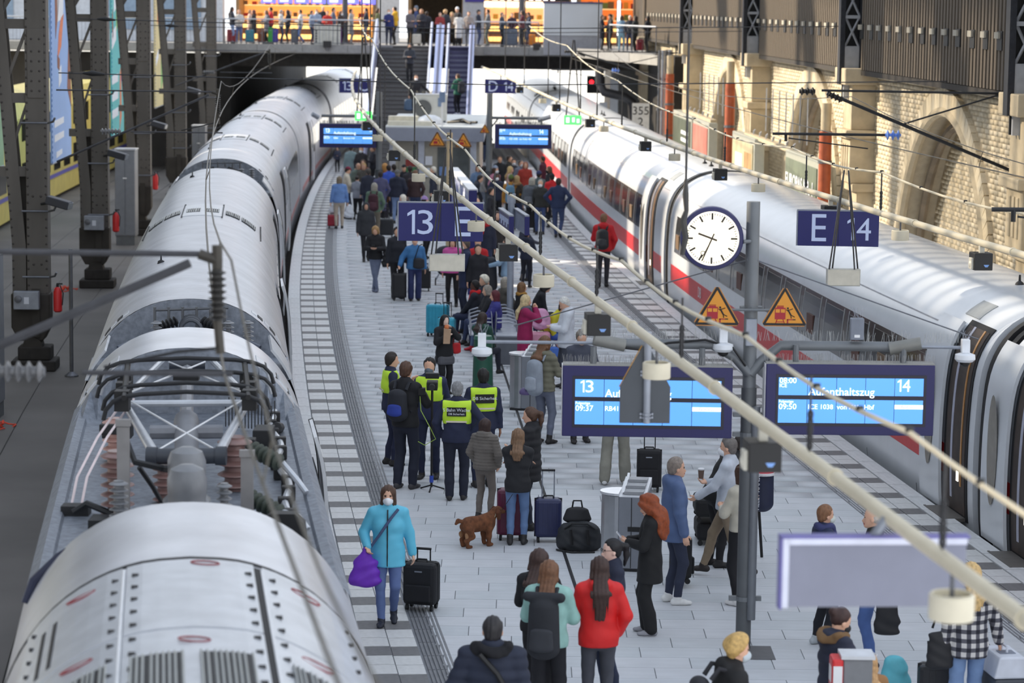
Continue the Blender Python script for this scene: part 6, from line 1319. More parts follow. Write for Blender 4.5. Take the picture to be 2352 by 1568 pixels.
def make_body(k, J, h):
    lo, hi = BB(J, UP, .24); s = Sdf(lo, hi, h); near = h < .0125; head_parts(s, J, near)
    s.ecap(J['chest'], J['neck'] - np.array([0, 0, .06]), (.10, .07), (.07, .05), (1, 0, 0), .04).chain([J['pel'], J['waist'], J['chest']], [.08, .075, .09], .03)
    for nm in 'LR': s.chain([J['chest'] + (J['S' + nm] - J['chest']) * .4, J['S' + nm], J['E' + nm], J['W' + nm]], [.06, .042, .036, .026], .03); hand(s, J, nm, near, k.get('curl', .6))
    me = s.mesh('body'); me.materials.append(None); me.materials.append(None); me.materials.append(None)
    if near:
        n = len(me.polygons); c = np.empty(n * 3, f32); me.polygons.foreach_get('center', c); c = (c.reshape(-1, 3) - J['head']) @ J['Rh']; mi = np.zeros(n, np.int32); fr = c[:, 1] > .05
        ax_ = np.abs(c[:, 0]); mi[fr & (np.abs(ax_ - .032) < .0125) & (np.abs(c[:, 2] - .014) < .0075)] = 1; mi[fr & (ax_ < .024) & (np.abs(c[:, 2] + .064) < .008)] = 2
        me.polygons.foreach_set('material_index', mi)
    return me
def make_top(k, J, h):
    inf = k.get('fit', .022); w = k.get('w', 1.0); hem = k.get('hem', .86); coat = hem < .72; lo, hi = BB(J, UP, .22); lo[2] = min(lo[2], J['pel'][2] - max(.94 - hem, 0) - .08); s = Sdf(lo, hi, h); lat = (1, 0, 0); f = k.get('belly', 0)
    up = J['up']; sit = k.get('legs') == 'sit'
    s.ecap(up((0, -.005, 1.36)), up((0, -.0, 1.24)), ((.165 * w + inf), .095 + inf), (.155 * w + inf, .108 + inf + f * .3), lat, .04)
    s.ecap(up((0, 0, 1.24)), up((0, 0, 1.06)), (.155 * w + inf, .108 + inf + f * .3), (.138 * w + inf, .10 + inf + f), lat, .04)
    s.ecap(up((0, 0, 1.06)), up((0, 0, .92)), (.138 * w + inf, .10 + inf + f), (.165 * w + inf, .115 + inf + f * .5), lat, .04)
    if hem < .92 and not sit:
        fl = k.get('flare', .0); s.ecap((0, 0, .94), (0, 0, hem - .06), (.165 * w + inf, .115 + inf + f * .5), (.168 * w + inf + fl, .12 + inf + fl), lat, .03)
    if k.get('bust'): 
        for sd in (-1, 1): s.ell(up((sd * .075 * w, .085, 1.25)), (.07, .06, .07), .05)
    s.cone(J['SL'], J['SR'], .042 + inf * .7, .042 + inf * .7, .05); nb_ = J['neck'] + np.array([0, 0, -.005])
    for nm in 'LR': s.cone(nb_, J['S' + nm], .055 + inf * .5, .042 + inf * .7, .05); s.cone(J['neck'] - np.array([0, 0, .03]), J['neck'] + np.array([0, 0, .02]), .066 + inf * .3, .062 + inf * .3, .04)
    for nm in 'LR':
        d = nrm(J['W' + nm] - J['E' + nm]); s.chain([J['S' + nm], J['E' + nm], J['W' + nm] - d * .01], [.049 + inf * .8, .041 + inf * .85, .032 + inf * .75], .02)
    if k.get('hood'):
        nb = up((0, -.09, 1.46)); s.ell(nb, (.12, .06, .085), .03); s.cone(up((-.08, .02, 1.48)), up((-.06, -.1, 1.47)), .035, .04, .03); s.cone(up((.08, .02, 1.48)), up((.06, -.1, 1.47)), .035, .04, .03)
    if k.get('hoodup'):
        H, Q = J['head'], J['Rh']; s.ell(H + Q @ np.array([0, -.02, .02]), (.105, .12, .125), .03, Q); s.cone(J['neck'], H + Q @ np.array([0, -.03, -.05]), .1, .1, .05); s.ell(H + Q @ np.array([0, .12, -.02]), (.07, .09, .09), 0, Q, True)
    if k.get('puff'): s.ripple(.014, k.get('puff'), 2)
    elif h < .02: s.folds(.0045, int(abs(J['WL'][0]) * 1000) + int(w * 77))
    s.cut((0, 0, J['pel'][2] + (hem - .94) if not sit else .50), (0, 0, -1)); return s.mesh('jacket')
def make_legs(k, J, h):
    w = k.get('w', 1.0); wide = k.get('wide', 0); P = np.array([J[a + b] for a in 'HKA' for b in 'LR']); s = Sdf(P.min(0) - .22, np.maximum(P.max(0) + .2, J['pel'] + .2), h); sit = k.get('legs') == 'sit'
    s.ecap(J['pel'] + np.array([0, 0, .06]), J['pel'] + np.array([0, 0, -.05]), (.148 * w, .112), (.165 * w, .122), (1, 0, 0), .04)
    for nm in 'LR':
        A = J['A' + nm]; s.chain([J['H' + nm], J['K' + nm]], [.092 * w, .066 + wide * .5], .03); s.chain([J['K' + nm], J['K' + nm] * .45 + A * .55 + np.array([0, -.012, 0]), A + np.array([0, 0, .0])], [.064 + wide * .6, .056 + wide, .046 + wide * 1.15], .02)
    if h < .02: s.folds(.004, int(abs(J['KL'][1]) * 900) + 3)
    return s.mesh('trousers')
def make_shoe(J, nm, h, boot):
    A = J['A' + nm]; t = J['T' + nm]; d = np.array([(.10 if nm == 'R' else -.10), 1, t]); d = nrm(d); s = Sdf(A - .22, A + .3, h); z0 = A[2] - .085
    p = lambda f, z: A + d * f + np.array([0, 0, z])
    s.ecap(p(-.045, -.045), p(.08, -.05), (.038, .04), (.045, .034), (1, 0, 0), .02).ecap(p(.08, -.055), p(.15, -.058), (.044, .03), (.036, .024), (1, 0, 0), .02); s.cone(A + np.array([0, 0, .05 if boot else .0]), p(-.01, -.03), .05, .045, .02)
    if t == 0: s.cut((0, 0, z0), (0, 0, -1))
    return s.mesh('shoe')
def make_hair(k, J, h, st):
    H, Q = J['head'], J['Rh']; L = lambda p: H + Q @ np.array(p, float); s = Sdf(H - .62, H + .3, h); up = J['up']; big = .0
    if st in ('curly', 'longcurly', 'afro'): big = .022
    if st == 'bald':
        s.ell(L((0, -.02, .005)), (.083, .092, .07), .01, Q); s.cut(L((0, .02, .03)), Q @ np.array((0, .5, .85)))
    else:
        s.ell(L((0, -.014, .036)), (.087 + big, .103 + big, .103 + big), .01, Q)
        if st == 'short': s.ell(L((0, -.045, -.03)), (.072, .06, .06), .02, Q)
        if st in ('bob', 'long', 'longcurly', 'wave'):
            zl = -.10 if st == 'bob' else -.06
            for sd in (-1, 1): s.ecap(L((sd * .066, -.012, .02)), L((sd * .07, -.012, zl)), (.028 + big, .06 + big), (.03 + big, .05 + big), Q @ np.array((1, 0, 0)), .03)
            s.ecap(L((0, -.06, .02)), L((0, -.07, zl)), (.08 + big, .05 + big), (.085 + big, .045 + big), Q @ np.array((1, 0, 0)), .03)
        if st in ('long', 'longcurly', 'wave'):
            ln = k.get('hl', .30); e = up((0, -.135 - k.get('fit', .022), 1.46 - ln)); a = L((0, -.07, -.05)); hd = .055 if k.get('hood') else 0; e = e - np.array([0, hd * .5, 0]); m_ = up((0, -.125 - k.get('fit', .022) - hd, 1.40)); s.ecap(a, m_, (.085 + big, .035 + big), (.092 + big * 1.6, .034 + big), (1, 0, 0), .03); s.ecap(m_, e, (.092 + big * 1.6, .034 + big), (.06 + big, .022 + big), (1, 0, 0), .03)
            if st == 'longcurly': s.ell(up((0, -.10, 1.45)), (.16, .12, .16), .04).ell(up((0, -.13, 1.32)), (.14, .08, .12), .04)
        if st == 'pony': s.chain([L((0, -.10, .06)), L((0, -.16, .04)), L((0, -.17, -.05)), L((0, -.15, -.17))], [.03, .036, .032, .014], .02); s.ell(L((0, -.05, -.02)), (.07, .055, .06), .02, Q)
        if st == 'bun': s.ell(L((0, -.11, .07)), (.045, .045, .045), .01, Q)
        if st in ('short', 'pony', 'bun', 'curly'):
            c = L((0, .045, .05)); s.cut(c, Q @ np.array((0, .78, -.62)))
        else: s.ell(L((0, .105, -.03)), (.068, .085, .10), 0, Q, True); s.ell(L((0, .10, -.12)), (.075, .10, .10), 0, Q, True)
        if st in ('curly', 'longcurly', 'afro') and h < .02: s.folds(.011, 5).folds(.007, 9)
        elif h < .0165: X, Z = s.ax[0][:, None, None], s.ax[2][None, None, :]; s.F = (s.F + .0035 * np.sin(X * 150 + 1.5 * np.sin(Z * 14)) + .002 * np.sin(X * 330 + Z * 9)).astype(f32)
    return s.mesh('hair')
def make_hat(k, J, h, st):
    H, Q = J['head'], J['Rh']; L = lambda p: H + Q @ np.array(p, float); s = Sdf(H - .25, H + .3, h); s.ell(L((0, -.014, .042)), (.092, .108, .105), .01, Q)
    if st == 'beanie': s.ell(L((0, -.03, .09)), (.07, .08, .08), .03, Q)
    s.cut(L((0, 0, .035)), Q @ np.array((0, .2, -1)))
    if st == 'cap': s.ecap(L((0, .08, .052)), L((0, .155, .042)), (.07, .012), (.05, .01), Q @ np.array((1, 0, 0)), .01)
    return s.mesh('hat')
def make_mask(J, h):
    H, Q = J['head'], J['Rh']; L = lambda p: H + Q @ np.array(p, float); s = Sdf(H - .2, H + .2, min(h, .012)); s.ell(L((0, .03, -.058)), (.066, .082, .058), .01, Q); s.ell(L((0, .095, -.045)), (.025, .03, .035), .03, Q); s.cut(L((0, .03, -.03)), Q @ np.array((0, -1, -.1))); return s.mesh('face_mask')
def make_scarf(J, h):
    n = J['neck']; s = Sdf(n - .3, n + .25, h); P = [n + np.array([.085 * math.cos(a), .085 * math.sin(a) + .01, .02 + .012 * math.sin(3 * a)]) for a in np.linspace(0, 2 * math.pi, 14)]; s.chain(P, [.042] * 14, .02); s.cone(n + np.array([.04, .1, 0]), n + np.array([.06, .16, -.2]), .04, .035, .02); return s.mesh('scarf')
def make_collar(J, h):
    n = J['neck']; s = Sdf(n - .3, n + .3, h); P = [n + np.array([.13 * math.cos(a), .10 * math.sin(a) - .03, .015 + .02 * math.cos(a * 2)]) for a in np.linspace(-.4, math.pi * 2 - .4, 16)]; s.chain(P, [.045] * 16, .02).folds(.012, 4).folds(.009, 8); return s.mesh('fur_collar')
def make_vest(k, J, h):
    kk = dict(k); kk.pop('puff', None); inf = k.get('fit', .022) + .014; w = k.get('w', 1.0); up = J['up']; lo, hi = BB(J, ['pel', 'chest', 'neck', 'SL', 'SR'], .22); s = Sdf(lo, hi, h); lat = (1, 0, 0)
    s.ecap(up((0, -.005, 1.36)), up((0, 0, 1.24)), (.165 * w + inf, .095 + inf), (.155 * w + inf, .108 + inf), lat, .04); s.ecap(up((0, 0, 1.24)), up((0, 0, 1.06)), (.155 * w + inf, .108 + inf), (.138 * w + inf, .10 + inf), lat, .04); s.cone(J['SL'] * .93 + J['SR'] * .07, J['SR'] * .93 + J['SL'] * .07, .042 + inf, .042 + inf, .04)
    for nm in 'LR': s.cone(J['neck'] - np.array([0, 0, .01]), J['S' + nm], .055 + inf * .6, .042 + inf * .8, .05)
    s.cut((0, 0, 1.13), (0, 0, -1)); s.cut(up((0, 0, 1.475)), (0, 0, 1)); s.ell(J['neck'] + np.array([0, 0, .02]), (.075, .07, .08), 0, None, True)
    for sd in (-1, 1): s.cut((sd * (.17 * w + .012), 0, 0), (sd, 0, 0))
    return s.mesh('safety_vest')
_pm = {}
SKIN = (226, 178, 150); SKD = (104, 70, 54)
def MS(c, r=.8, b=.0): return M(tuple(c), r, 0, .10, 9, bump=b)
PEOPLE = []
def person(label, x, yt, yb, face, k, z0=0.0, h=None, grid=None, Y=None, group=None, at=None):
    """x, yt, yb: where head top and feet stand in the picture; face: 0 away from the camera, 90 right, 180 towards it"""
    sit = k.get('legs') == 'sit'
    if at is not None: base = Vector((at[0], at[1], z0)); h = h or 1.72
    elif Y is not None: h = h or 1.72; p = PY(x, yt, Y); base = Vector((p.x, Y, z0))
    elif yb is None: h = h or 1.72; base = PZ(x, yt, z0 + (h if not sit else h - .42)); base.z = z0
    else:
        base = PZ(x, yb, z0); top = PY(x, yt, base.y); h = h or min(1.92, max(1.0, top.z - z0))
    d = base.y; grid = grid or (.0115 if d < 34 else (.0135 if d < 47 else (.019 if d < 66 else (.024 if d < 84 else .032))))
    key0 = repr(sorted((a, b) for a, b in k.items() if a not in ('top', 'bot', 'shoe', 'hairc', 'skin', 'hatc', 'mask', 'scarf', 'vest', 'collar', 'maskc'))) + str(grid)
    root = thing('person', label, 'person', base, -R(face), group); s = h / 1.75; root.scale = (s, s, s); PEOPLE.append(root)
    J = None
    def get(nm, fn):
        nonlocal J
        ky = (nm, key0)
        if ky not in _pm:
            if J is None: J = skeleton(k)
            _pm[ky] = fn(J)
        return _pm[ky]
    def put(name, me, mats, lab=None):
        if me is None: return
        o = D.objects.new(name, me); link(o, root)
        if not me.materials: me.materials.append(mats[0])
        for i, m in enumerate(mats):
            if i < len(o.material_slots): o.material_slots[i].link = 'OBJECT'; o.material_slots[i].material = m
        if lab: o['label'] = lab
        return o
    sk = k.get('skin', SKIN); bm = M(sk, .55, 0, .05, 8)
    put('body', get('body', lambda J: make_body(k, J, grid)), [bm, M((52, 36, 30), .5, 0, 0), M((178, 96, 88), .5, 0, 0)])
    put('jacket', get('jacket', lambda J: make_top(k, J, grid * 1.3)), [k['top'] if not isinstance(k['top'], tuple) else MS(k['top'])])
    put('trousers', get('trousers', lambda J: make_legs(k, J, grid * 1.3)), [MS(k.get('bot', (40, 44, 60)), .85)])
    for nm in 'LR': put('shoe', get('shoe' + nm, lambda J, nm=nm: make_shoe(J, nm, grid, k.get('boot'))), [MS(k.get('shoe', (40, 38, 38)), .6)])
    st = k.get('hair', 'short')
    if st != 'none': put('hair', get('hair', lambda J: make_hair(k, J, grid * (1.0 if st == 'short' else 1.1), st)), [M(k.get('hairc', (70, 48, 36)), .6, 0, .25, 30)])
    if k.get('hat'): put('hat', get('hat', lambda J: make_hat(k, J, grid, k['hat'])), [MS(k.get('hatc', (60, 62, 70)))])
    if k.get('mask'): put('face_mask', get('mask', lambda J: make_mask(J, grid)), [M(k.get('maskc', (236, 238, 242)), .7, 0, .03)])
    if k.get('scarf'): put('scarf', get('scarf', lambda J: make_scarf(J, grid)), [MS(k['scarf'])])
    if k.get('collar'): put('fur_collar', get('collar', lambda J: make_collar(J, grid)), [MS(k['collar'], .95)])
    if k.get('vest'):
        put('safety_vest', get('vest', lambda J: make_vest(k, J, grid)), [M((206, 246, 60), .6, 0, .05)])
        m = MB().bx(-.15, .15, -.152, -.146, 1.165, 1.19).build('reflective_band', M((226, 214, 196), .4, .2), LAST[0])
    root['_h'] = s; return root
def local(root, p): return root.matrix_basis @ Vector(p)
# ---------------------------------------------------------------- who stands where
def soft(name, fn, mat, parent, h=.012, lo=(-.6, -.6, -.2), hi=(.6, .6, 1.2)):
    s = Sdf(lo, hi, h); fn(s); me = s.mesh(name); me.materials.append(mat); return link(D.objects.new(name, me), parent)
def backpack(root, label, col, w=.30, hgt=.46, d=.15, top=1.42, cat='backpack', pc=None, h=None, roll=False, lett=None):
    k = root['_h']; t = thing('backpack', label, cat, root.location.copy(), 0); t.rotation_euler = root.rotation_euler; t.scale = (k, k, k); dist = root.location.y; h = h or (.013 if dist < 40 else .022)
    c = np.array([0, -.155 - d / 2, top - hgt / 2]); m = MS(col, .75)
    def f(s): s.ecap(c + [0, 0, hgt / 2 - .09], c - [0, 0, hgt / 2 - .08], (w / 2 * .9, d / 2 + .01), (w / 2, d / 2 + .025), (1, 0, 0), .03); (s.cone(c + [-w / 2, 0, hgt / 2 + .02], c + [w / 2, 0, hgt / 2 + .02], .05, .05, .03) if roll else None)
    soft('pack', f, m, t, h, c - [w, .3, hgt * .8], c + [w, .3, hgt * .8])
    def g(s): s.ecap(c + [0, -d / 2 - .01, -.02], c + [0, -d / 2 - .015, -hgt / 2 + .1], (w * .34, .035), (w * .38, .045), (1, 0, 0), .02)
    soft('front_pocket', g, MS(pc or [min(255, v + 14) for v in col], .75), t, h, c - [w, .4, hgt * .7], c + [w, .2, hgt * .7])
    for s in (-1, 1): MB().tube([(s * .09, -.16, top - .02), (s * .10, -.09, 1.475), (s * .115, .04, 1.45), (s * .125, .105, 1.32), (s * .14, .08, 1.12), (s * .12, -.1, top - hgt + .1)], .022 if dist < 50 else .026, 6).build('strap', m, t, True)
    if lett: text(lett, .07, (-w * .28, -.16 - d * 1.12, top - hgt * .55), WH2, t, rot=(math.pi / 2, -math.pi / 2, 0), ext=.003)
    return t
def suitcase(label, x, yb, w, hgt, d, col, face=180, handle=.35, tilt=0, ribs=True, dark=True, z0=0, name='suitcase', at=None, four=True):
    p = PZ(x, yb, z0) if at is None else Vector((*at, z0)); t = thing(name, label, 'suitcase', p, -R(face)); t.rotation_euler = (R(tilt), 0, -R(face)); m = MS(col, .4 if ribs else .8); b = .07
    MB().bx(-w / 2, w / 2, -d / 2, d / 2, b, b + hgt).build('shell', m, t, bevel=min(.05, d * .2))
    if ribs:
        for k in range(5): xx = -w / 2 + w * (k + 1) / 6; MB().bx(xx - .008, xx + .008, -d / 2 - .006, d / 2 + .006, b + .05, b + hgt - .05).build('rib', m, t)
    else: MB().bx(-w * .38, w * .38, d / 2, d / 2 + .04, b + .05, b + hgt * .5).build('front_pocket', m, t, bevel=.015); MB().bx(-.045, .045, d / 2 + .001, d / 2 + .006, b + hgt * .8, b + hgt * .83).build('name_tag', GALV, t)
    MB().bx(-w / 2 - .004, w / 2 + .004, -.008, .008, b, b + hgt).build('zip', BLACK, t); MB().tube([(-.07, 0, b + hgt), (-.06, 0, b + hgt + .03), (.06, 0, b + hgt + .03), (.07, 0, b + hgt)], .012, 6).build('grip', BLACK, t)
    if handle:
        for s in (-1, 1): MB().tube([(s * .08, -d * .3, b + hgt - .02), (s * .08, -d * .3, b + hgt + handle)], .009, 6).build('pull_rod', BLACK if dark else GALV, t)
        MB().tube([(-.09, -d * .3, b + hgt + handle), (.09, -d * .3, b + hgt + handle)], .016, 6).build('pull_grip', BLACK, t)
    for sx in (-1, 1):
        for sy in (-1, 1): MB().lathe([(.0, -.016), (.035, -.016), (.035, .016), (0, .016)], (sx * (w / 2 - .05), sy * (d / 2 - .05), .035), 10, 0, Matrix.Rotation(math.pi / 2, 3, 'Y')).bx(sx * (w / 2 - .05) - .012, sx * (w / 2 - .05) + .012, sy * (d / 2 - .05) - .015, sy * (d / 2 - .05) + .015, .04, b + .01).build('wheel', BLACK, t)
    return t
def softbag(label, cat, p, fn, col, name='bag', handle=None, h=.014, rough=.6, face=0):
    t = thing(name, label, cat, p, -R(face)); soft('body', fn, MS(col, rough), t, h, (-.5, -.4, -.1), (.5, .4, .8))
    if handle: MB().tube(handle, .013, 6).build('handle', MS([v * .6 for v in col], .6), t, True)
    return t
def phone(root, p, lab, case=(30, 30, 34)):
    t = thing('phone', lab, 'phone', local(root, p)); t.rotation_euler = root.rotation_euler; t.rotation_euler.x = R(-40); MB().bx(-.038, .038, -.005, .005, -.075, .085).build('case', MS(case, .4), t, bevel=.004); MB().bx(-.034, .034, -.0065, -.005, -.07, .08).build('screen', M((190, 200, 214), .2), t)
def Pn(label, x, yt, yb, face, **k):
    a = {q: k.pop(q) for q in ('z0', 'h', 'grid', 'Y', 'group', 'at') if q in k}; return person(label, x, yt, yb, face, k, **a)
BLK, NVY, JEAN, DJ, GRYT, LJ = (30, 30, 34), (36, 42, 68), (92, 110, 156), (52, 62, 92), (92, 92, 98), (124, 146, 186)
BRN, DKB, BLD, GRY, WHH, RDH, LBR = (78, 54, 40), (44, 34, 30), (206, 172, 116), (150, 148, 146), (226, 222, 212), (150, 74, 40), (122, 90, 62)
# ---- near and middle, from the photograph's lower edge upwards
p = Pn('woman in aqua jacket and white mask walking towards the camera with a purple bag', 890, 1113, 1432, 180, top=M((98, 192, 222), .55, 0, .05, 4), hem=.74, fit=.03, w=1.06, belly=.03, bust=1, flare=.02, hair='bob', hairc=BRN, mask=1, legs='walk', step=.45, armR=(.23, .16, 1.0), armL=(.29, -.06, .86), bot=JEAN, shoe=(34, 38, 52)); BW = p
m = MB().tube([(-.13, .12, 1.47), (-.04, .165, 1.36), (.1, .175, 1.15), (.22, .15, .98)], .018, 6); m.build('bag_strap', M((70, 84, 120), .6), p, True); MB().tube([(0, .12, 1.46), (0, .165, 1.3), (0, .17, 1.1), (0, .165, .76)], .009, 5).build('zip', BLACK, p)
q = local(p, (.27, .19, .50)); softbag('purple dotted carrier bag held by the woman in aqua', 'bag', q, lambda s: s.ecap((0, 0, .10), (0, 0, .27), (.19, .10), (.13, .08), (1, 0, 0), .05).ecap((0, 0, .27), (0, 0, .44), (.13, .07), (.03, .03), (1, 0, 0), .05).folds(.012, 3), (112, 46, 186), handle=[(0, 0, .4), (0, 0, .48)], face=170)
suitcase('black trolley bag pulled by the woman in aqua', 968, 1398, .40, .50, .28, (24, 25, 30), 195, .14, ribs=False)
p = Pn('cameraman in black with a blue-trimmed backpack, filming the guards', 930, 829, 1122, 25, top=(30, 30, 34), hair='short', hairc=(84, 58, 44), armL='cam', armR=(.12, .28, 1.28), bot=(34, 38, 54), shoe=(58, 56, 60), wide=.012); CM = p
backpack(p, 'black backpack with a bright blue edge on the cameraman', (34, 36, 44), .30, .42, .16, 1.40, pc=(42, 62, 150))
cm = thing('video_camera', 'black video camera on a monopod held by the cameraman', 'camera', PY(992, 985, PZ(930, 1122).y - .1)); cm.location.z = 0; MB().bx(-.08, .08, -.14, .14, 1.50, 1.62).build('body', BLACK, cm, bevel=.01); MB().lathe([(.045, 0), (.05, .12)], (0, -.26, 1.56), 12, 0, Matrix.Rotation(-math.pi / 2, 3, 'X')).build('lens', DARK, cm); MB().bx(-.10, .1, -.05, .05, 1.66, 1.74).build('top_handle', BLACK, cm, bevel=.01); MB().bx(-.2, -.1, -.06, .04, 1.42, 1.52).build('monitor', BLACK, cm); MB().tube([(0, 0, .05), (0, 0, 1.5)], .018, 8).build('monopod', BLACK, cm); MB().tube([(0, 0, .12), (0, 0, .22)], .03, 8).build('clamp', M((50, 80, 180), .5), cm)
for a in range(3): MB().tube([(0, 0, .08), (.2 * math.cos(a * 2.1 + .4), .2 * math.sin(a * 2.1 + .4), .01)], .012, 6).build('foot', BLACK, cm)
m = MB(); m.tube([(-.18, 0, 1.44), (-.16, -.1, 1.2), (-.02, -.14, .95), (.06, -.1, .78), (-.1, -.06, .68), (-.2, .02, .72)], .006, 5); m.build('yellow_cable', M((170, 200, 90), .6), cm)
Pn('guard in yellow vest behind the cameraman, seen in profile', 897, 808, 1068, 75, top=NVY, vest=1, hair='short', hairc=DKB, bot=NVY, armL='down', armR='pocket')
Pn('interviewed man in yellow vest and lowered mask facing the camera lens', 985, 820, 1098, 190, top=(44, 50, 84), vest=1, hair='short', hairc=(30, 26, 26), mask=1, maskc=(90, 100, 110), armL='behind', armR='behind', bot=NVY, w=1.05)
p = Pn('grey-haired guard seen from behind, vest lettered Bahn Wache', 1048, 875, 1148, 2, top=NVY, vest=1, hair='short', hairc=(132, 132, 134), bot=(32, 36, 52), armL='pocket', armR='hips', w=1.16, belly=.03, wide=.014)
def vest_label(p, rows, w=1.0):
    v = [o for o in p.children if o.name.startswith('safety_vest')][0]; MB().bx(-.14 * w, .14 * w, -.172, -.164, 1.26, 1.39).build('label_patch', BLACK, v)
    for b, sz, z in rows: text(b, sz, (0, -.175, z), WH2, v, ext=.001)
vest_label(p, (('S Bahn Wache', .066, 1.35), ('DB Sicherheit', .042, 1.293)))
p = Pn('guard with dark beard seen from behind, vest lettered DB Sicherheit', 1107, 845, 1118, 350, top=NVY, vest=1, hair='short', hairc=(28, 24, 24), skin=(150, 108, 84), bot=NVY, armL='pocket', armR='down', w=1.08); vest_label(p, (('DB Sicherheit', .064, 1.33),))
Pn('woman in grey quilted jacket with dark bobbed hair beside the dog', 1112, 960, 1190, 30, top=(112, 106, 100), puff=.055, hood=1, hair='bob', hairc=(56, 38, 34), bot=(112, 104, 98), armL='pocket', armR='pocket', fit=.035, shoe=(40, 36, 36), w=1.05)
Pn('woman in black jacket and light jeans seen from behind, in ankle boots', 1187, 983, 1250, 5, top=(36, 36, 40), hair='wave', hl=.16, hairc=(120, 92, 68), hem=.80, bot=(98, 124, 164), armL='crossed', armR='crossed', boot=1, shoe=(44, 42, 42))
Pn('woman in black parka with tied brown hair facing left', 1216, 934, 1215, 285, top=(34, 34, 38), puff=.10, hem=.70, hair='pony', hairc=(84, 60, 46), armL='phone', armR='strap', bot=(34, 38, 52), fit=.035, hood=1)
p = Pn('woman in olive jacket with a grey backpack and a helmet beside the bin', 1248, 770, 1018, 40, top=(116, 114, 98), puff=.09, hair='long', hl=.2, hairc=(112, 78, 54), armL='phone', armR='phone', bot=(104, 110, 128), boot=1, hood=1); b = backpack(p, 'pale grey backpack on the woman in olive', (146, 154, 166), .32, .55, .18, 1.38)
q = local(p, (-.16, -.26, .74)); softbag('white and violet bicycle helmet hanging on the grey backpack', 'helmet', q, lambda s: s.ell((0, 0, .1), (.11, .13, .085), .02).cut((0, 0, .07), (0, 0, -1)), (98, 84, 130), 'helmet')
p = Pn('black-haired woman in black coat eating from a paper bag', 1020, 722, 905, 150, top=(32, 32, 36), hair='long', hl=.1, hairc=(22, 20, 22), skin=(236, 206, 190), bot=(26, 26, 30), armL='face', armR=(.1, .26, 1.3), fit=.035, hem=.7, wide=.02); MB().bx(-.19, .19, -.15, .17, .66, .86).build('grey_coat_hem', MS((92, 92, 98)), p, bevel=.06)
t = thing('paper_bag', 'brown paper bag held by the eating woman', 'bag', local(p, (.13, .33, 1.16))); MB().prism([(-.06, 0), (.06, 0), (.08, .26), (-.05, .28)], (0, -.04, 0), (1, 0, 0), (0, 0, 1), (0, .08, 0)).build('paper', M((190, 158, 130), .8), t); MB().lathe([(.03, .26), (.045, .3), (.03, .34)], (0, 0, 0), 8).build('pastry', M((222, 130, 80), .7), t)
softbag('small red shoulder bag on the eating woman', 'bag', local(p, (-.30, -.02, .86)), lambda s: s.ecap((0, 0, .05), (0, 0, .18), (.10, .045), (.09, .035), (1, 0, 0), .02), (196, 30, 40), handle=[(-.07, 0, .18), (-.05, 0, .4), (.05, 0, .4), (.07, 0, .18)], face=150)
Pn('person in beige trousers and white shoes, upper body behind the left display', 1412, 838, 1112, 5, top=(150, 146, 140), hair='short', hairc=BRN, bot=(140, 138, 128), wide=.03, st=.15, shoe=(226, 226, 226), armL='phone', armR='phone')
Pn('grey-haired person looking down behind the left display, dark blue trousers', 1331, 753, 1015, 170, top=(70, 74, 88), hair='short', hairc=(124, 116, 108), bot=DJ, pitch=25, armL='phone', armR='phone')
p = Pn('man in blue hooded jacket facing right, carrying a black suitcase', 1545, 1038, 1385, 78, top=M((84, 104, 144), .65, 0, .1), hood=1, hem=.76, fit=.035, hair='short', hairc=(140, 128, 118), bot=(46, 52, 72), shoe=(228, 228, 226), armR=(.30, .05, .84), armL='down', h=1.78)
suitcase('black cabin suitcase hanging from the hand of the man in blue', 1562, 1335, .40, .52, .2, (26, 27, 30), 78, 0, z0=.05, ribs=False)
p = Pn('woman with long curly red hair in black, reading her phone', 1490, 1135, 1455, 275, top=(26, 26, 28), hem=.66, flare=.02, hair='longcurly', hl=.22, hairc=(150, 72, 36), bot=(28, 28, 30), wide=.03, shoe=(150, 150, 156), armL='phone', armR='phone', pitch=20, fit=.03); phone(p, (0, .36, 1.2), 'phone in the hand of the red-haired woman', (210, 210, 214))
p = Pn('man in pale sweater and white mask striding to the left with a cup', 1668, 992, 1328, 288, top=(196, 202, 212), hair='short', hairc=(112, 106, 102), mask=1, legs='walk', step=1.25, bot=(138, 122, 102), shoe=(46, 40, 38), armL=(.16, .34, 1.02), armR='phone', h=1.8)
t = thing('coffee_cup', 'paper coffee cup in the hand of the man in the pale sweater', 'cup', local(p, (.07, .36, 1.20))); MB().lathe([(.03, 0), (.04, .11)], (0, 0, 0), 14).build('cup', M((110, 90, 80), .6), t, True); MB().lathe([(.043, .11), (.043, .125), (.036, .13)], (0, 0, 0), 14).build('lid', WHITE, t, True)
Pn('person in black jacket bending behind the man in the pale sweater', 1640, 1032, 1300, 75, top=(28, 28, 30), hair='short', hairc=DKB, lean=28, armL='fwd', armR='fwd', bot=(30, 30, 34), fit=.04, w=1.15, h=1.78)
suitcase('black soft suitcase lying on top behind the striding man', 1628, 1190, .62, .24, .4, (28, 28, 30), 90, 0, z0=.34, ribs=False); suitcase('flat black suitcase with white tags below the soft one', 1632, 1243, .66, .24, .42, (26, 26, 29), 90, 0, ribs=False)
p = Pn('woman in cream jacket behind the main post wearing a navy and red pack', 1700, 1063, 1388, 318, top=(196, 190, 174), hair='bob', hairc=BRN, bot=(28, 28, 32), shoe=(230, 228, 226), armL='phone', armR='phone', hem=.92)
t = thing('travel_pack', 'navy travel pack with a red and white lid lettered in white', 'backpack', PZ(1748, 1285), R(10)); t.location.z = .62
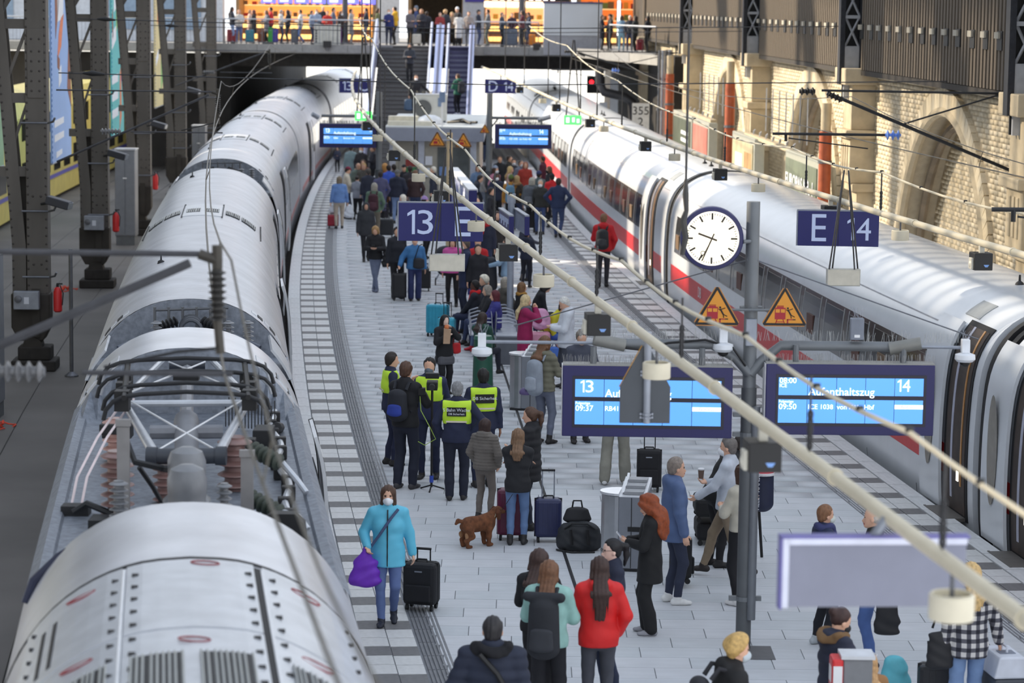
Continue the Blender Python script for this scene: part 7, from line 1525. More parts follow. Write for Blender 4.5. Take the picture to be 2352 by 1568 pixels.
soft('pack', lambda s: s.ecap((0, 0, .13), (0, 0, .50), (.145, .12), (.14, .11), (1, 0, 0), .03), MS((34, 40, 66), .6), t); soft('lid', lambda s: s.ecap((0, 0, .53), (0, .0, .55), (.145, .115), (.12, .10), (1, 0, 0), .02), MS((206, 40, 66), .5), t); MB().bx(-.06, .06, -.03, .03, .655, .672).build('white_emblem', WHITE, t); MB().lathe([(.149, .50), (.150, .53)], (0, 0, 0), 20).build('white_band', WHITE, t)
text('HELLY HANSEN', .075, (-.10, -.118, .32), WH2, t, rot=(math.pi / 2, -math.pi / 2, 0), ext=.004); MB().tube([(-.1, .1, .5), (-.12, .2, .4), (-.1, .1, .15)], .02, 6).build('strap', BLACK, t)
MB().tube([(0, .1, .1), (0, .16, .0), (.05, .15, -.62)], .02, 5).build('stand', BLACK, t)
Pn('young woman with glasses and black ponytail in a navy sweater', 1408, 1236, None, 255, h=1.68, top=(36, 42, 62), hair='pony', hairc=(22, 20, 24), bot=(40, 48, 70), armL='phone', armR='down', skin=(232, 196, 180))
GL = PEOPLE[-1]; m = MB(); Jg = skeleton(dict()); H_ = Jg['head']
for s in (-1, 1): m.tube([Vector(H_) + Vector((s * .032 + .024 * math.cos(a), .104, .012 + .018 * math.sin(a))) for a in np.linspace(0, 2 * math.pi, 15)], .0025, 4); m.tube([Vector(H_) + Vector((s * .056, .10, .015)), Vector(H_) + Vector((s * .08, .0, .015))], .0025, 4)
m.build('glasses', DARK, GL)
Pn('young woman with long dark hair in a bright red hooded jacket', 1378, 1277, None, 358, h=1.70, top=M((214, 30, 30), .6, 0, .08, 5), hood=1, hem=.82, fit=.035, hair='long', hl=.32, hairc=(58, 38, 32), bot=(70, 72, 80), armL='phone', armR='pocket')
p = Pn('young woman with long brown hair in a mint sweatshirt', 1262, 1285, None, 12, h=1.70, top=(150, 192, 184), hair='long', hl=.26, hairc=(112, 76, 52), bot=(30, 30, 36), wide=.02, armL='phone', armR='phone', fit=.035); backpack(p, 'black roll-top backpack on the young woman in mint', (36, 38, 44), .34, .58, .2, 1.40, roll=True)
Pn('dark-haired girl in a black hoodie half hidden by the young woman in mint', 1240, 1283, None, 20, h=1.68, top=(26, 26, 30), hood=1, hair='long', hl=.15, hairc=(62, 42, 36), bot=BLK, armL='phone', armR='phone') .location.y += .5
p = Pn('man in a dark quilted coat with a black fur collar at the lower edge', 1132, 1414, None, 2, h=1.80, top=(38, 44, 62), puff=.10, hair='short', hairc=(40, 38, 40), collar=(24, 24, 28), fit=.05, w=1.2, bot=BLK, armL='pocket', armR='down'); MB().tube([(-.10, -.19, 1.46), (.05, -.215, 1.3), (.24, -.17, .95)], .025, 6).build('shoulder_strap', BLACK, p, True)
p = Pn('young man with curly blond hair in a black hooded jacket', 1668, 1456, None, 75, h=1.76, top=(26, 26, 28), hood=1, fit=.04, hair='curly', hairc=(196, 160, 98), bot=BLK, mask=1, maskc=(190, 200, 206), lean=8, armL='down', armR='phone')
backpack(p, 'dark backpack on the curly-haired young man', (40, 40, 46), .30, .44, .15, 1.40)
Pn('woman with short auburn hair, mask and glasses looking to the right', 1886, 1158, 1482, 72, top=(40, 48, 80), scarf=(62, 66, 110), hair='short', hairc=(134, 94, 66), mask=1, maskc=(206, 214, 208), bot=(28, 30, 38), shoe=(180, 186, 190), armL='pocket', armR='strap', hem=.8)
Pn('bald man in dark jacket and blue jeans holding a black bag', 1998, 1175, 1530, 285, top=(46, 46, 44), hair='bald', hairc=(200, 190, 180), bot=(78, 104, 160), shoe=(40, 44, 60), armL='pocket', armR='hold', hem=.84, w=1.08, h=1.78)
softbag('black cloth bag hanging beside the blue jeans of the bald man', 'bag', PZ(2040, 1560) + Vector((0, .2, .38)), lambda s: s.ecap((0, 0, .1), (0, 0, .42), (.14, .05), (.12, .04), (1, 0, 0), .03).folds(.008, 2), (28, 28, 32), handle=[(-.08, 0, .44), (0, 0, .6), (.08, 0, .44)])
p = Pn('woman in navy parka with a brown fur hood typing on her phone', 1925, 1394, None, 70, h=1.68, top=(40, 44, 62), puff=.12, hood=1, collar=(120, 92, 62), fit=.045, w=1.1, hair='bun', hairc=(60, 38, 34), mask=1, maskc=(30, 30, 34), bot=BLK, armL='phone', armR='phone', pitch=18, hem=.7); phone(p, (0, .36, 1.20), 'white phone of the woman in the navy parka', (226, 220, 214))
def plaid():
    m = D.materials.new('plaid'); m.use_nodes = True; t = m.node_tree; n = t.nodes; b = n['Principled BSDF']; b.inputs['Roughness'].default_value = .9; tc = n.new('ShaderNodeTexCoord'); w = []
    for ax in 'XZ':
        u = n.new('ShaderNodeTexWave'); u.bands_direction = ax; u.inputs['Scale'].default_value = 3.4; t.links.new(tc.outputs['Object'], u.inputs[0]); r = n.new('ShaderNodeMath'); r.operation = 'GREATER_THAN'; r.inputs[1].default_value = .55; t.links.new(u.outputs['Fac'], r.inputs[0]); w.append(r)
    ad = n.new('ShaderNodeMath'); ad.operation = 'ADD'; t.links.new(w[0].outputs[0], ad.inputs[0]); t.links.new(w[1].outputs[0], ad.inputs[1]); dv = n.new('ShaderNodeMath'); dv.operation = 'MULTIPLY'; dv.inputs[1].default_value = .5; t.links.new(ad.outputs[0], dv.inputs[0])
    cr = n.new('ShaderNodeValToRGB'); cr.color_ramp.interpolation = 'CONSTANT'; e = cr.color_ramp.elements; e[0].color = (.62, .60, .58, 1); e[1].position = .4; e[1].color = (.10, .10, .12, 1); q = e.new(.8); q.color = (.02, .02, .03, 1); t.links.new(dv.outputs[0], cr.inputs[0]); t.links.new(cr.outputs[0], b.inputs['Base Color']); return m
p = Pn('blond woman in a black and white plaid shirt carrying a pet carrier', 2232, 1290, None, 352, h=1.72, top=plaid(), hair='long', hl=.16, hairc=BLD, bot=(120, 146, 186), armL='hold', armR=(.36, .1, .86), hem=.78, fit=.03, wide=.015)
t = thing('pet_carrier', 'white and grey plastic pet carrier in the hand of the plaid-shirt woman', 'pet carrier', local(p, (.40, .08, .42)), R(8)); MB().bx(-.17, .17, -.26, .26, 0, .16).build('base', M((66, 70, 78), .5), t, bevel=.03); MB().prism([(-.18, .16), (.18, .16), (.13, .38), (-.13, .38)], (0, -.26, 0), (1, 0, 0), (0, 0, 1), (0, .52, 0)).build('top', M((206, 210, 220), .4), t, bevel=.02); MB().bx(-.08, .08, -.12, .02, .38, .386).build('lid', M((120, 126, 140), .5), t); MB().tube([(0, -.08, .38), (0, -.08, .44), (0, .08, .44), (0, .08, .38)], .013, 6).build('handle', M((206, 210, 220), .4), t)
softbag('black tote bag with white print on the plaid-shirt woman', 'bag', local(p, (-.30, .0, .62)), lambda s: s.ecap((0, 0, .08), (0, 0, .38), (.14, .05), (.12, .04), (1, 0, 0), .03).folds(.004, 4), (30, 30, 34), handle=[(-.08, 0, .45), (0, 0, .72), (.08, 0, .45)])
suitcase('black hard-shell suitcase beside the plaid-shirt woman', 2146, 1640, .36, .46, .24, (34, 34, 38), 185, .2)
Pn('blond person behind the red and grey pillar at the lower edge', 1996, 1497, None, 350, h=1.36, top=(150, 110, 70), hair='long', hl=.3, hairc=(190, 150, 104), bot=BLK)
softbag('turquoise bag at the lower edge behind the red pillar', 'bag', PZ(2052, 1640) + Vector((.05, .3, .16)), lambda s: s.ecap((0, 0, .1), (0, 0, .3), (.16, .1), (.12, .08), (1, 0, 0), .04).folds(.008, 7), (92, 176, 190))
t = thing('emergency_pillar', 'grey pillar with a red call box at the lower edge', 'pillar', Vector((3.06, 22.6, 0))); MB().bx(-.10, .16, -.1, .14, 0, 1.42).build('column', M((120, 122, 126), .5, .1), t, bevel=.015); MB().bx(-.12, .18, -.12, .16, 1.42, 1.45).build('cap', M((206, 208, 212), .5), t); MB().bx(-.2, -.10, -.12, .12, 1.04, 1.42).build('call_box', RED, t, bevel=.02); MB().bx(-.205, -.2, -.07, .07, 1.2, 1.34).build('notice', WHITE, t); MB().bx(-.19, -.11, -.13, -.12, 1.2, 1.36).build('notice', WHITE, t); MB().lathe([(0, 0), (.03, 0), (.025, .015)], (-.15, -.12, 1.12), 12, 0, Matrix.Rotation(math.pi / 2, 3, 'X')).build('button', M((150, 24, 30), .4), t)
# ---- luggage on the near platform
suitcase('tall black suitcase with extended handle behind the man in blue', 1490, 1128, .36, .56, .24, (24, 24, 28), 185, .50, ribs=False)
suitcase('dark red suitcase behind the woman in light jeans', 1172, 1238, .36, .62, .26, (96, 26, 60), 182, .0); suitcase('navy hard-shell suitcase with silver handle beside the light jeans', 1258, 1243, .36, .52, .25, (40, 46, 84), 178, .36, dark=False)
p = PZ(1330, 1262); t = softbag('large black duffel bag standing left of the bin', 'bag', p, lambda s: s.ecap((0, 0, .10), (0, 0, .24), (.30, .17), (.28, .15), (1, 0, 0), .05).folds(.008, 4).cut((0, 0, .01), (0, 0, -1)), (40, 42, 46), 'duffel_bag', [(-.2, -.1, .30), (-.1, -.12, .37), (.1, -.12, .37), (.2, -.1, .30)]); MB().tube([(-.12, -.17, .3), (-.1, -.19, .1)], .02, 5).tube([(.1, -.17, .3), (.12, -.19, .1)], .02, 5).build('strap', BLACK, t); MB().tube([(-.3, -.1, .02), (-.1, -.24, .012), (.2, -.2, .012)], .014, 5).build('loose_strap', BLACK, t)
softbag('small black handbag lying on the duffel bag', 'bag', p + Vector((-.03, .05, .345)), lambda s: s.ecap((0, 0, .06), (0, 0, .17), (.19, .07), (.15, .05), (1, 0, 0), .03), (32, 32, 36), 'handbag', [(-.07, 0, .19), (-.05, 0, .30), (.05, 0, .30), (.07, 0, .19)])
def dog():
    t = thing('dog', 'small reddish-brown spaniel on a lead beside the grey jacket', 'dog', PZ(1098, 1254), -R(58)); fur = M((108, 66, 40), .9, 0, .35, 18, bump=.4); k = .92; t.scale = (k, k, k)
    def f(s):
        s.ecap((0, -.17, .33), (0, .13, .335), (.10, .11), (.105, .125), (1, 0, 0), .04).ell((0, .16, .31), (.09, .09, .12), .04).cone((0, .18, .38), (0, .27, .47), .075, .065, .04).ell((0, .31, .50), (.062, .078, .062), .03).cone((0, .35, .485), (0, .43, .46), .036, .026, .02)
        for sd in (-1, 1):
            s.chain([(sd * .06, -.19, .28), (sd * .075, -.15, .17), (sd * .075, -.235, .11), (sd * .075, -.21, .025)], [.075, .045, .028, .028], .03).cone((sd * .075, -.21, .022), (sd * .075, -.16, .02), .026, .022, .02)
            s.chain([(sd * .065, .14, .26), (sd * .07, .13, .14), (sd * .07, .14, .03)], [.055, .035, .028], .03).cone((sd * .07, .14, .022), (sd * .07, .19, .02), .026, .022, .02)
        s.chain([(0, -.26, .38), (0, -.33, .40), (0, -.37, .36)], [.03, .03, .016], .02).folds(.008, 3); s.cut((0, 0, 0), (0, 0, -1))
    soft('body', f, fur, t, .011, (-.2, -.5, -.05), (.2, .55, .65))
    for sd in (-1, 1): soft('ear', lambda s, sd=sd: s.chain([(sd * .055, .29, .53), (sd * .085, .285, .47), (sd * .09, .29, .40)], [.024, .036, .03], .02), M((92, 52, 32), .9, 0, .3, 20), t, .010, (-.2, .1, .25), (.2, .5, .65))
    MB().lathe([(.0, -.01), (.014, -.008), (.012, .008), (0, .012)], (0, .455, .468), 8).build('nose', BLACK, t, True); MB().tube([(.075 * math.cos(a), .235 + .03 * math.sin(a), .43 + .06 * math.sin(a)) for a in np.linspace(0, 2 * math.pi, 14)], .008, 5).build('collar', M((150, 140, 120), .6), t)
    MB().tube([(0, .26, .5), (.1, .34, .52), (.34, .36, .78)], .005, 5).build('lead', DARK, t)
    for sd in (-1, 1): soft('feathering', lambda s, sd=sd: s.ecap((sd * .075, -.24, .2), (sd * .075, -.22, .08), (.02, .035), (.015, .02), (1, 0, 0), .02).folds(.006, 2), M((150, 112, 80), .9, 0, .3, 20), t, .010, (-.2, -.4, -.05), (.2, 0, .4))
dog()
def bin_(label, x, yb, rz):
    t = thing('recycling_bin', label, 'bin', PZ(x, yb), rz, 'steel recycling bins'); SS = M((176, 178, 182), .3, .7, .1, 3); GR = M((132, 136, 144), .5, .3, .06)
    MB().prism([(0, -.22)] + [(-.24 * math.sin(a), -.22 * math.cos(a)) for a in np.linspace(.2, math.pi - .2, 9)] + [(0, .22)], (0, .22, .04), (1, 0, 0), (0, 1, 0), (0, 0, .92)).build('rounded_body', SS, t); MB().bx(0, .34, 0, .9, .04, .96).build('box_body', GR, t, bevel=.01); MB().bx(-.2, .34, .02, .88, 0, .04).build('base', DARK, t)
    MB().prism([(0, 0), (.9, 0), (.9, .10), (.0, .0)], (-.0, 0, .96), (0, 1, 0), (0, 0, 1), (.34, 0, 0)).build('lid', M((214, 216, 220), .35, .4, .05), t)
    MB().prism([(0, -.24)] + [(-.26 * math.sin(a), -.24 * math.cos(a)) for a in np.linspace(.2, math.pi - .2, 9)] + [(0, .24)], (0, .22, .97), (1, 0, 0), (0, 1, 0), (0, 0, .03)).build('rounded_lid', M((226, 228, 232), .25, .5, .04), t)
    for k in range(3): MB().bx(.06, .30, .1 + k * .27, .3 + k * .27, .975 + k * .03, 1.01 + k * .03).build('opening', M((150, 152, 156), .5), t); MB().prism([(0, 0), (.2, 0), (.2, .06)], (.03, .1 + k * .27, 1.0 + k * .03), (0, 1, 0), (0, 0, 1), (.03, 0, 0)).build('divider', WHITE, t)
    MB().bx(.12, .28, -.006, .002, .52, .58).build('ash_slot', BLACK, t); MB().bx(.16, .17, -.004, 0, .05, .95).build('seam', DARK, t)
    return t
bin_('steel recycling bin behind the red-haired woman', 1418, 1312, R(-8)); bin_('steel recycling bin left of the woman with the grey backpack', 1196, 943, R(-10))
t = thing('bench_planter', 'dark grey box standing behind the farther bin', 'planter', PZ(1180, 838)); MB().bx(-.35, .35, 0, .5, 0, .55).build('box', M((96, 100, 108), .6), t, bevel=.01); MB().bx(-.36, .36, -.01, .51, .55, .58).build('rim', GALV, t)
t = thing('advert_pillar', 'dark green round pillar behind the bearded guard', 'pillar', PZ(1108, 945)); MB().lathe([(.2, 0), (.19, .05), (.165, 1.2), (.16, 1.28)], (0, 0, 0), 24).build('shaft', M((36, 84, 68), .4, 0, .1), t, True); MB().lathe([(.17, 1.28), (.15, 1.34), (0, 1.36)], (0, 0, 0), 20).build('cap', M((40, 96, 78), .4), t, True)
# ---- the middle group: seated travellers and those around the light grey post
def bench():
    t = thing('bench', 'light grey metal bench with curved armrests where travellers sit back to back', 'bench', (-.36, 52.3, 0), R(2)); BM = M((170, 174, 184), .4, .4, .06)
    for s in (-1, 1):
        for k in range(6): MB().bx(s * .06 + s * .02, s * .50, k * .6 + .02, k * .6 + .56, .42, .45).build('seat', BM, t, bevel=.01); MB().prism([(0, .45), (.03, .45), (.12, .85), (.09, .85)], (s * .02, k * .6 + .02, 0), (s * -.3 + s * .6, 0, 0), (0, 0, 1), (0, .54, 0)).build('backrest', BM, t)
        for k in range(7): MB().tube([(s * .06, k * .6, .70), (s * .3, k * .6, .71), (s * .46, k * .6, .66), (s * .48, k * .6, .45)], .018, 6).build('armrest', BM, t, True)
    for k in (0, 2, 4, 6): MB().prism([(-.45, 0), (-.35, 0), (-.05, .35), (.05, .35), (.35, 0), (.45, 0), (.2, .42), (-.2, .42)], (0, k * .6 - .02, 0), (1, 0, 0), (0, 0, 1), (0, .04, 0)).build('leg', BM, t)
bench()
S = dict(legs='sit', armL='lap', armR='lap')
Pn('seated woman with a bright red scarf and dark jacket facing left', 1092, 645, None, 282, h=1.66, top=(38, 40, 50), hair='short', hairc=(28, 24, 24), skin=(92, 62, 50), scarf=(206, 32, 38), bot=NVY, w=1.1, **S)
Pn('seated woman with fluffy white hair behind the red scarf', 1112, 634, None, 250, h=1.66, top=(46, 50, 62), hair='curly', hairc=(230, 224, 206), bot=DJ, **S)
Pn('seated woman with long grey hair and glasses', 1120, 656, None, 255, h=1.66, top=(40, 40, 44), hair='long', hl=.15, hairc=(150, 142, 132), bot=DJ, **S)
Pn('seated woman with dark red hair in a violet-blue quilted jacket', 1138, 668, None, 262, h=1.66, top=(58, 58, 132), puff=.06, hair='bob', hairc=(92, 30, 40), bot=(96, 116, 150), shoe=(190, 40, 56), fit=.035, **S)
Pn('dark-haired girl on the ground by the bench, seen from behind', 1108, 720, None, 30, h=1.62, top=(40, 78, 66), hair='long', hl=.12, hairc=(54, 40, 34), bot=(40, 44, 56), hood=1, **S)
Pn('seated woman with grey bobbed hair behind the light grey post', 1160, 638, None, 60, h=1.64, top=(92, 88, 82), hair='bob', hairc=(166, 158, 146), bot=DJ, **S)
Pn('seated woman with brown hair and a mustard collar right of the post', 1198, 650, None, 70, h=1.64, top=(40, 38, 40), scarf=(176, 130, 60), hair='bob', hairc=(122, 88, 56), bot=DJ, **S)
Pn('black-haired person bending forward on the right of the bench', 1228, 643, None, 80, h=1.66, top=(30, 32, 38), hair='bob', hairc=(28, 24, 26), bot=BLK, lean=20, pitch=30, **S)
Pn('young man in yellow and black jacket leaning forward on the bench', 1256, 676, None, 120, h=1.74, top=(206, 196, 50), hair='short', hairc=(52, 38, 34), bot=(70, 100, 180), lean=35, pitch=-10, **S)
Pn('woman with wavy blond hair in a raspberry coat, eating', 1207, 676, None, 80, h=1.66, top=(150, 28, 82), hair='wave', hl=.2, hairc=(206, 184, 140), scarf=(96, 104, 116), armL='face', armR='face', hem=.55, bot=BLK, fit=.035)
Pn('white-haired man in a white jacket looking at his phone', 1302, 680, None, 262, h=1.72, top=(214, 218, 226), hair='short', hairc=(222, 220, 214), hood=1, fit=.04, hem=.78, bot=(60, 64, 76), armL='phone', armR='phone', pitch=28)
suitcase('pink suitcase beside the raspberry coat', 1240, 832, .40, .55, .26, (214, 150, 172), 180, .0); softbag('fluffy pink bag standing on the pink suitcase', 'bag', PZ(1240, 832) + Vector((0, 0, .665)), lambda s: s.ecap((0, 0, .12), (0, 0, .32), (.2, .13), (.17, .1), (1, 0, 0), .04).folds(.012, 6), (216, 160, 194), rough=.95)
softbag('blue printed shopping bag right of the pink suitcase', 'bag', PZ(1272, 838), lambda s: s.ecap((0, 0, .08), (0, 0, .32), (.1, .07), (.1, .05), (1, 0, 0), .02), (70, 110, 190), handle=[(-.06, 0, .34), (0, 0, .46), (.06, 0, .34)])
suitcase('tall turquoise suitcase with raised handle', 1005, 772, .46, .62, .3, (54, 158, 186), 200, .22); suitcase('smaller turquoise suitcase before the tall one', 1026, 786, .36, .46, .24, (66, 172, 198), 190, .30)
# around the sign 13 E
p = Pn('long-haired young woman in black sweater and grey jeans using a phone', 862, 517, 670, 186, top=(30, 30, 34), hair='long', hl=.25, hairc=(168, 132, 84), bot=(112, 122, 146), armL='phone', armR='phone', legs='cross', pitch=22, shoe=(96, 104, 124), fit=.03); phone(p, (0, .35, 1.2), 'phone of the long-haired young woman in black')
softbag('black jacket hanging over the arm of the long-haired young woman', 'coat', local(p, (-.30, .08, .62)), lambda s: s.ecap((0, 0, .1), (0, 0, .5), (.12, .07), (.07, .06), (1, 0, 0), .03).folds(.014, 3), (26, 26, 30), 'jacket')
Pn('bearded man in a dark hooded jacket walking towards the camera', 840, 464, 600, 170, top=(48, 50, 54), hoodup=1, hair='short', hairc=(50, 44, 42), skin=(196, 150, 124), bot=BLK, fit=.04, legs='walk', step=.5, armL='down', armR='down', hem=.76)
p = Pn('traveller in a blue rain jacket pulling a black suitcase', 952, 543, 690, 175, top=(62, 116, 168), hair='short', hairc=(140, 120, 100), bot=(44, 54, 96), wide=.03, armL='hold', armR=(.38, .16, .98), fit=.045, w=1.08, hood=1); softbag('black shoulder bag on the blue rain jacket', 'bag', local(p, (-.1, .22, .86)), lambda s: s.ecap((0, 0, .08), (0, 0, .24), (.14, .06), (.13, .05), (1, 0, 0), .03), (34, 36, 42), handle=[(-.1, 0, .26), (.0, .0, .58), (.08, -.05, .62)])
suitcase('black suitcase with a blue strap beside the blue rain jacket', 917, 690, .34, .60, .25, (28, 28, 32), 178, .25); 
suitcase('black suitcase partly behind the trousers of the blue rain jacket', 975, 668, .3, .5, .22, (34, 34, 38), 178, .1)
Pn('dark-clothed man behind the traveller in blue', 912, 520, None, 160, h=1.74, top=(34, 36, 44), hair='short', hairc=DKB, bot=BLK)
p = Pn('white-haired woman in a long grey-green coat left of the sign 13 E', 926, 446, None, 265, h=1.62, top=(112, 112, 98), hair='bob', hairc=(226, 220, 206), hem=.48, fit=.03, bot=(80, 80, 84), armL='hold', armR='hold'); softbag('pale shopping bag of the white-haired woman', 'bag', local(p, (-.26, .1, .3)), lambda s: s.ecap((0, 0, .1), (0, 0, .36), (.16, .08), (.14, .05), (1, 0, 0), .03), (206, 212, 220), handle=[(-.06, 0, .38), (0, 0, .5), (.06, 0, .38)])
suitcase('black hard-shell suitcase beside the green jacket', 888, 545, .42, .5, .28, (38, 40, 46), 180, .3)
p = Pn('man in navy coat and white mask looking left under the sign 13 E', 1070, 548, None, 262, h=1.80, top=(38, 46, 76), hair='short', hairc=(96, 84, 76), mask=1, fit=.03, hem=.66, bot=(34, 40, 60), armL='phone', armR='pocket')
Pn('person in a pink quilted jacket behind the hanging light box', 1040, 546, None, 185, h=1.62, top=(206, 90, 160), puff=.07, hair='bob', hairc=BRN, bot=BLK, fit=.04); Pn('person in a red jacket below the sign 13 E', 1098, 545, None, 180, h=1.70, top=(190, 34, 40), hair='short', hairc=DKB, bot=BLK, armL='phone', armR='phone')
Pn('white-haired man with glasses and red scarf right of the sign 13 E', 1118, 492, None, 200, h=1.74, top=(44, 48, 66), hair='short', hairc=(210, 206, 200), scarf=(190, 40, 46), bot=DJ)
p = Pn('person in a light denim jacket lifting a dark bag', 1165, 548, None, 275, h=1.72, top=(150, 178, 204), hair='short', hairc=BRN, bot=(196, 186, 176), armL='fwd', armR='fwd'); softbag('large dark bag with white chevrons held beside the denim jacket', 'bag', local(p, (-.0, .42, .5)), lambda s: s.ecap((0, 0, .14), (0, 0, .7), (.2, .16), (.17, .12), (1, 0, 0), .05), (38, 40, 48))
p = Pn('person in dark tracksuit with red stripe behind the light grey post', 1208, 528, 660, 20, top=(34, 40, 58), hood=1, hair='short', hairc=DKB, bot=(28, 30, 40), armL='phone', armR='phone', w=1.05)
Pn('bald man in dark jacket with red sleeves reaching forward', 1204, 510, 645, 60, top=(56, 60, 76), hair='bald', hairc=(160, 154, 150), bot=(46, 50, 64), armL='pocket', armR='fwd')
p = Pn('person in black with a blue-white checked bag in the middle group', 1098, 560, None, 170, h=1.7, top=(34, 34, 40), hair='short', hairc=DKB, bot=BLK); softbag('blue and white checked backpack standing in the middle group', 'backpack', PZ(1095, 690) + Vector((0, .2, .1)), lambda s: s.ecap((0, 0, .1), (0, 0, .45), (.17, .1), (.14, .08), (1, 0, 0), .03), (132, 140, 190))
t = thing('stroller', 'folded dark stroller behind the hanging light box', 'stroller', PZ(1022, 655)); MB().tube([(-.25, 0, .1), (.2, 0, .95)], .018, 6).tube([(.25, 0, .1), (-.15, 0, .9)], .018, 6).build('frame', GALV, t); soft('hood', lambda s: s.ell((0, 0, .8), (.26, .25, .2), .02), MS((44, 46, 54)), t, .024, (-.5, -.5, .3), (.5, .5, 1.2)); soft('seat', lambda s: s.ecap((0, 0, .4), (0, .05, .65), (.2, .16), (.22, .14), (1, 0, 0), .03), MS((40, 42, 48)), t, .024)
for s in (-.24, .24): MB().tube([(s, .09 * math.cos(a), .09 + .09 * math.sin(a)) for a in np.linspace(0, 6.28, 12)], .015, 5).build('wheel', BLACK, t)
p = Pn('man in red jacket with a black daypack walking beside the white train', 1384, 490, 660, 8, top=(190, 30, 38), hair='short', hairc=(122, 88, 60), bot=(50, 50, 56), shoe=(26, 26, 28), legs='walk', step=.55, armL='phone', armR='pocket', hood=1, fit=.035); backpack(p, 'black daypack on the man in the red jacket', (38, 40, 44), .32, .46, .17, 1.40)
Pn('man in a dark blue quilted jacket and jeans walking away', 1281, 408, 546, 8, top=(40, 52, 84), puff=.06, hair='short', hairc=(46, 38, 36), bot=(62, 76, 112), armL='hips', armR='hips', w=1.12, legs='walk', step=-.4)
Pn('man in black leather jacket with white mask facing the camera', 1240, 412, 538, 185, top=(50, 50, 48), hair='short', hairc=(176, 168, 160), mask=1, bot=(66, 82, 124), armL='down', armR='pull'); suitcase('black suitcase behind the man in the leather jacket', 1215, 528, .4, .55, .26, (36, 36, 40), 180, .25)
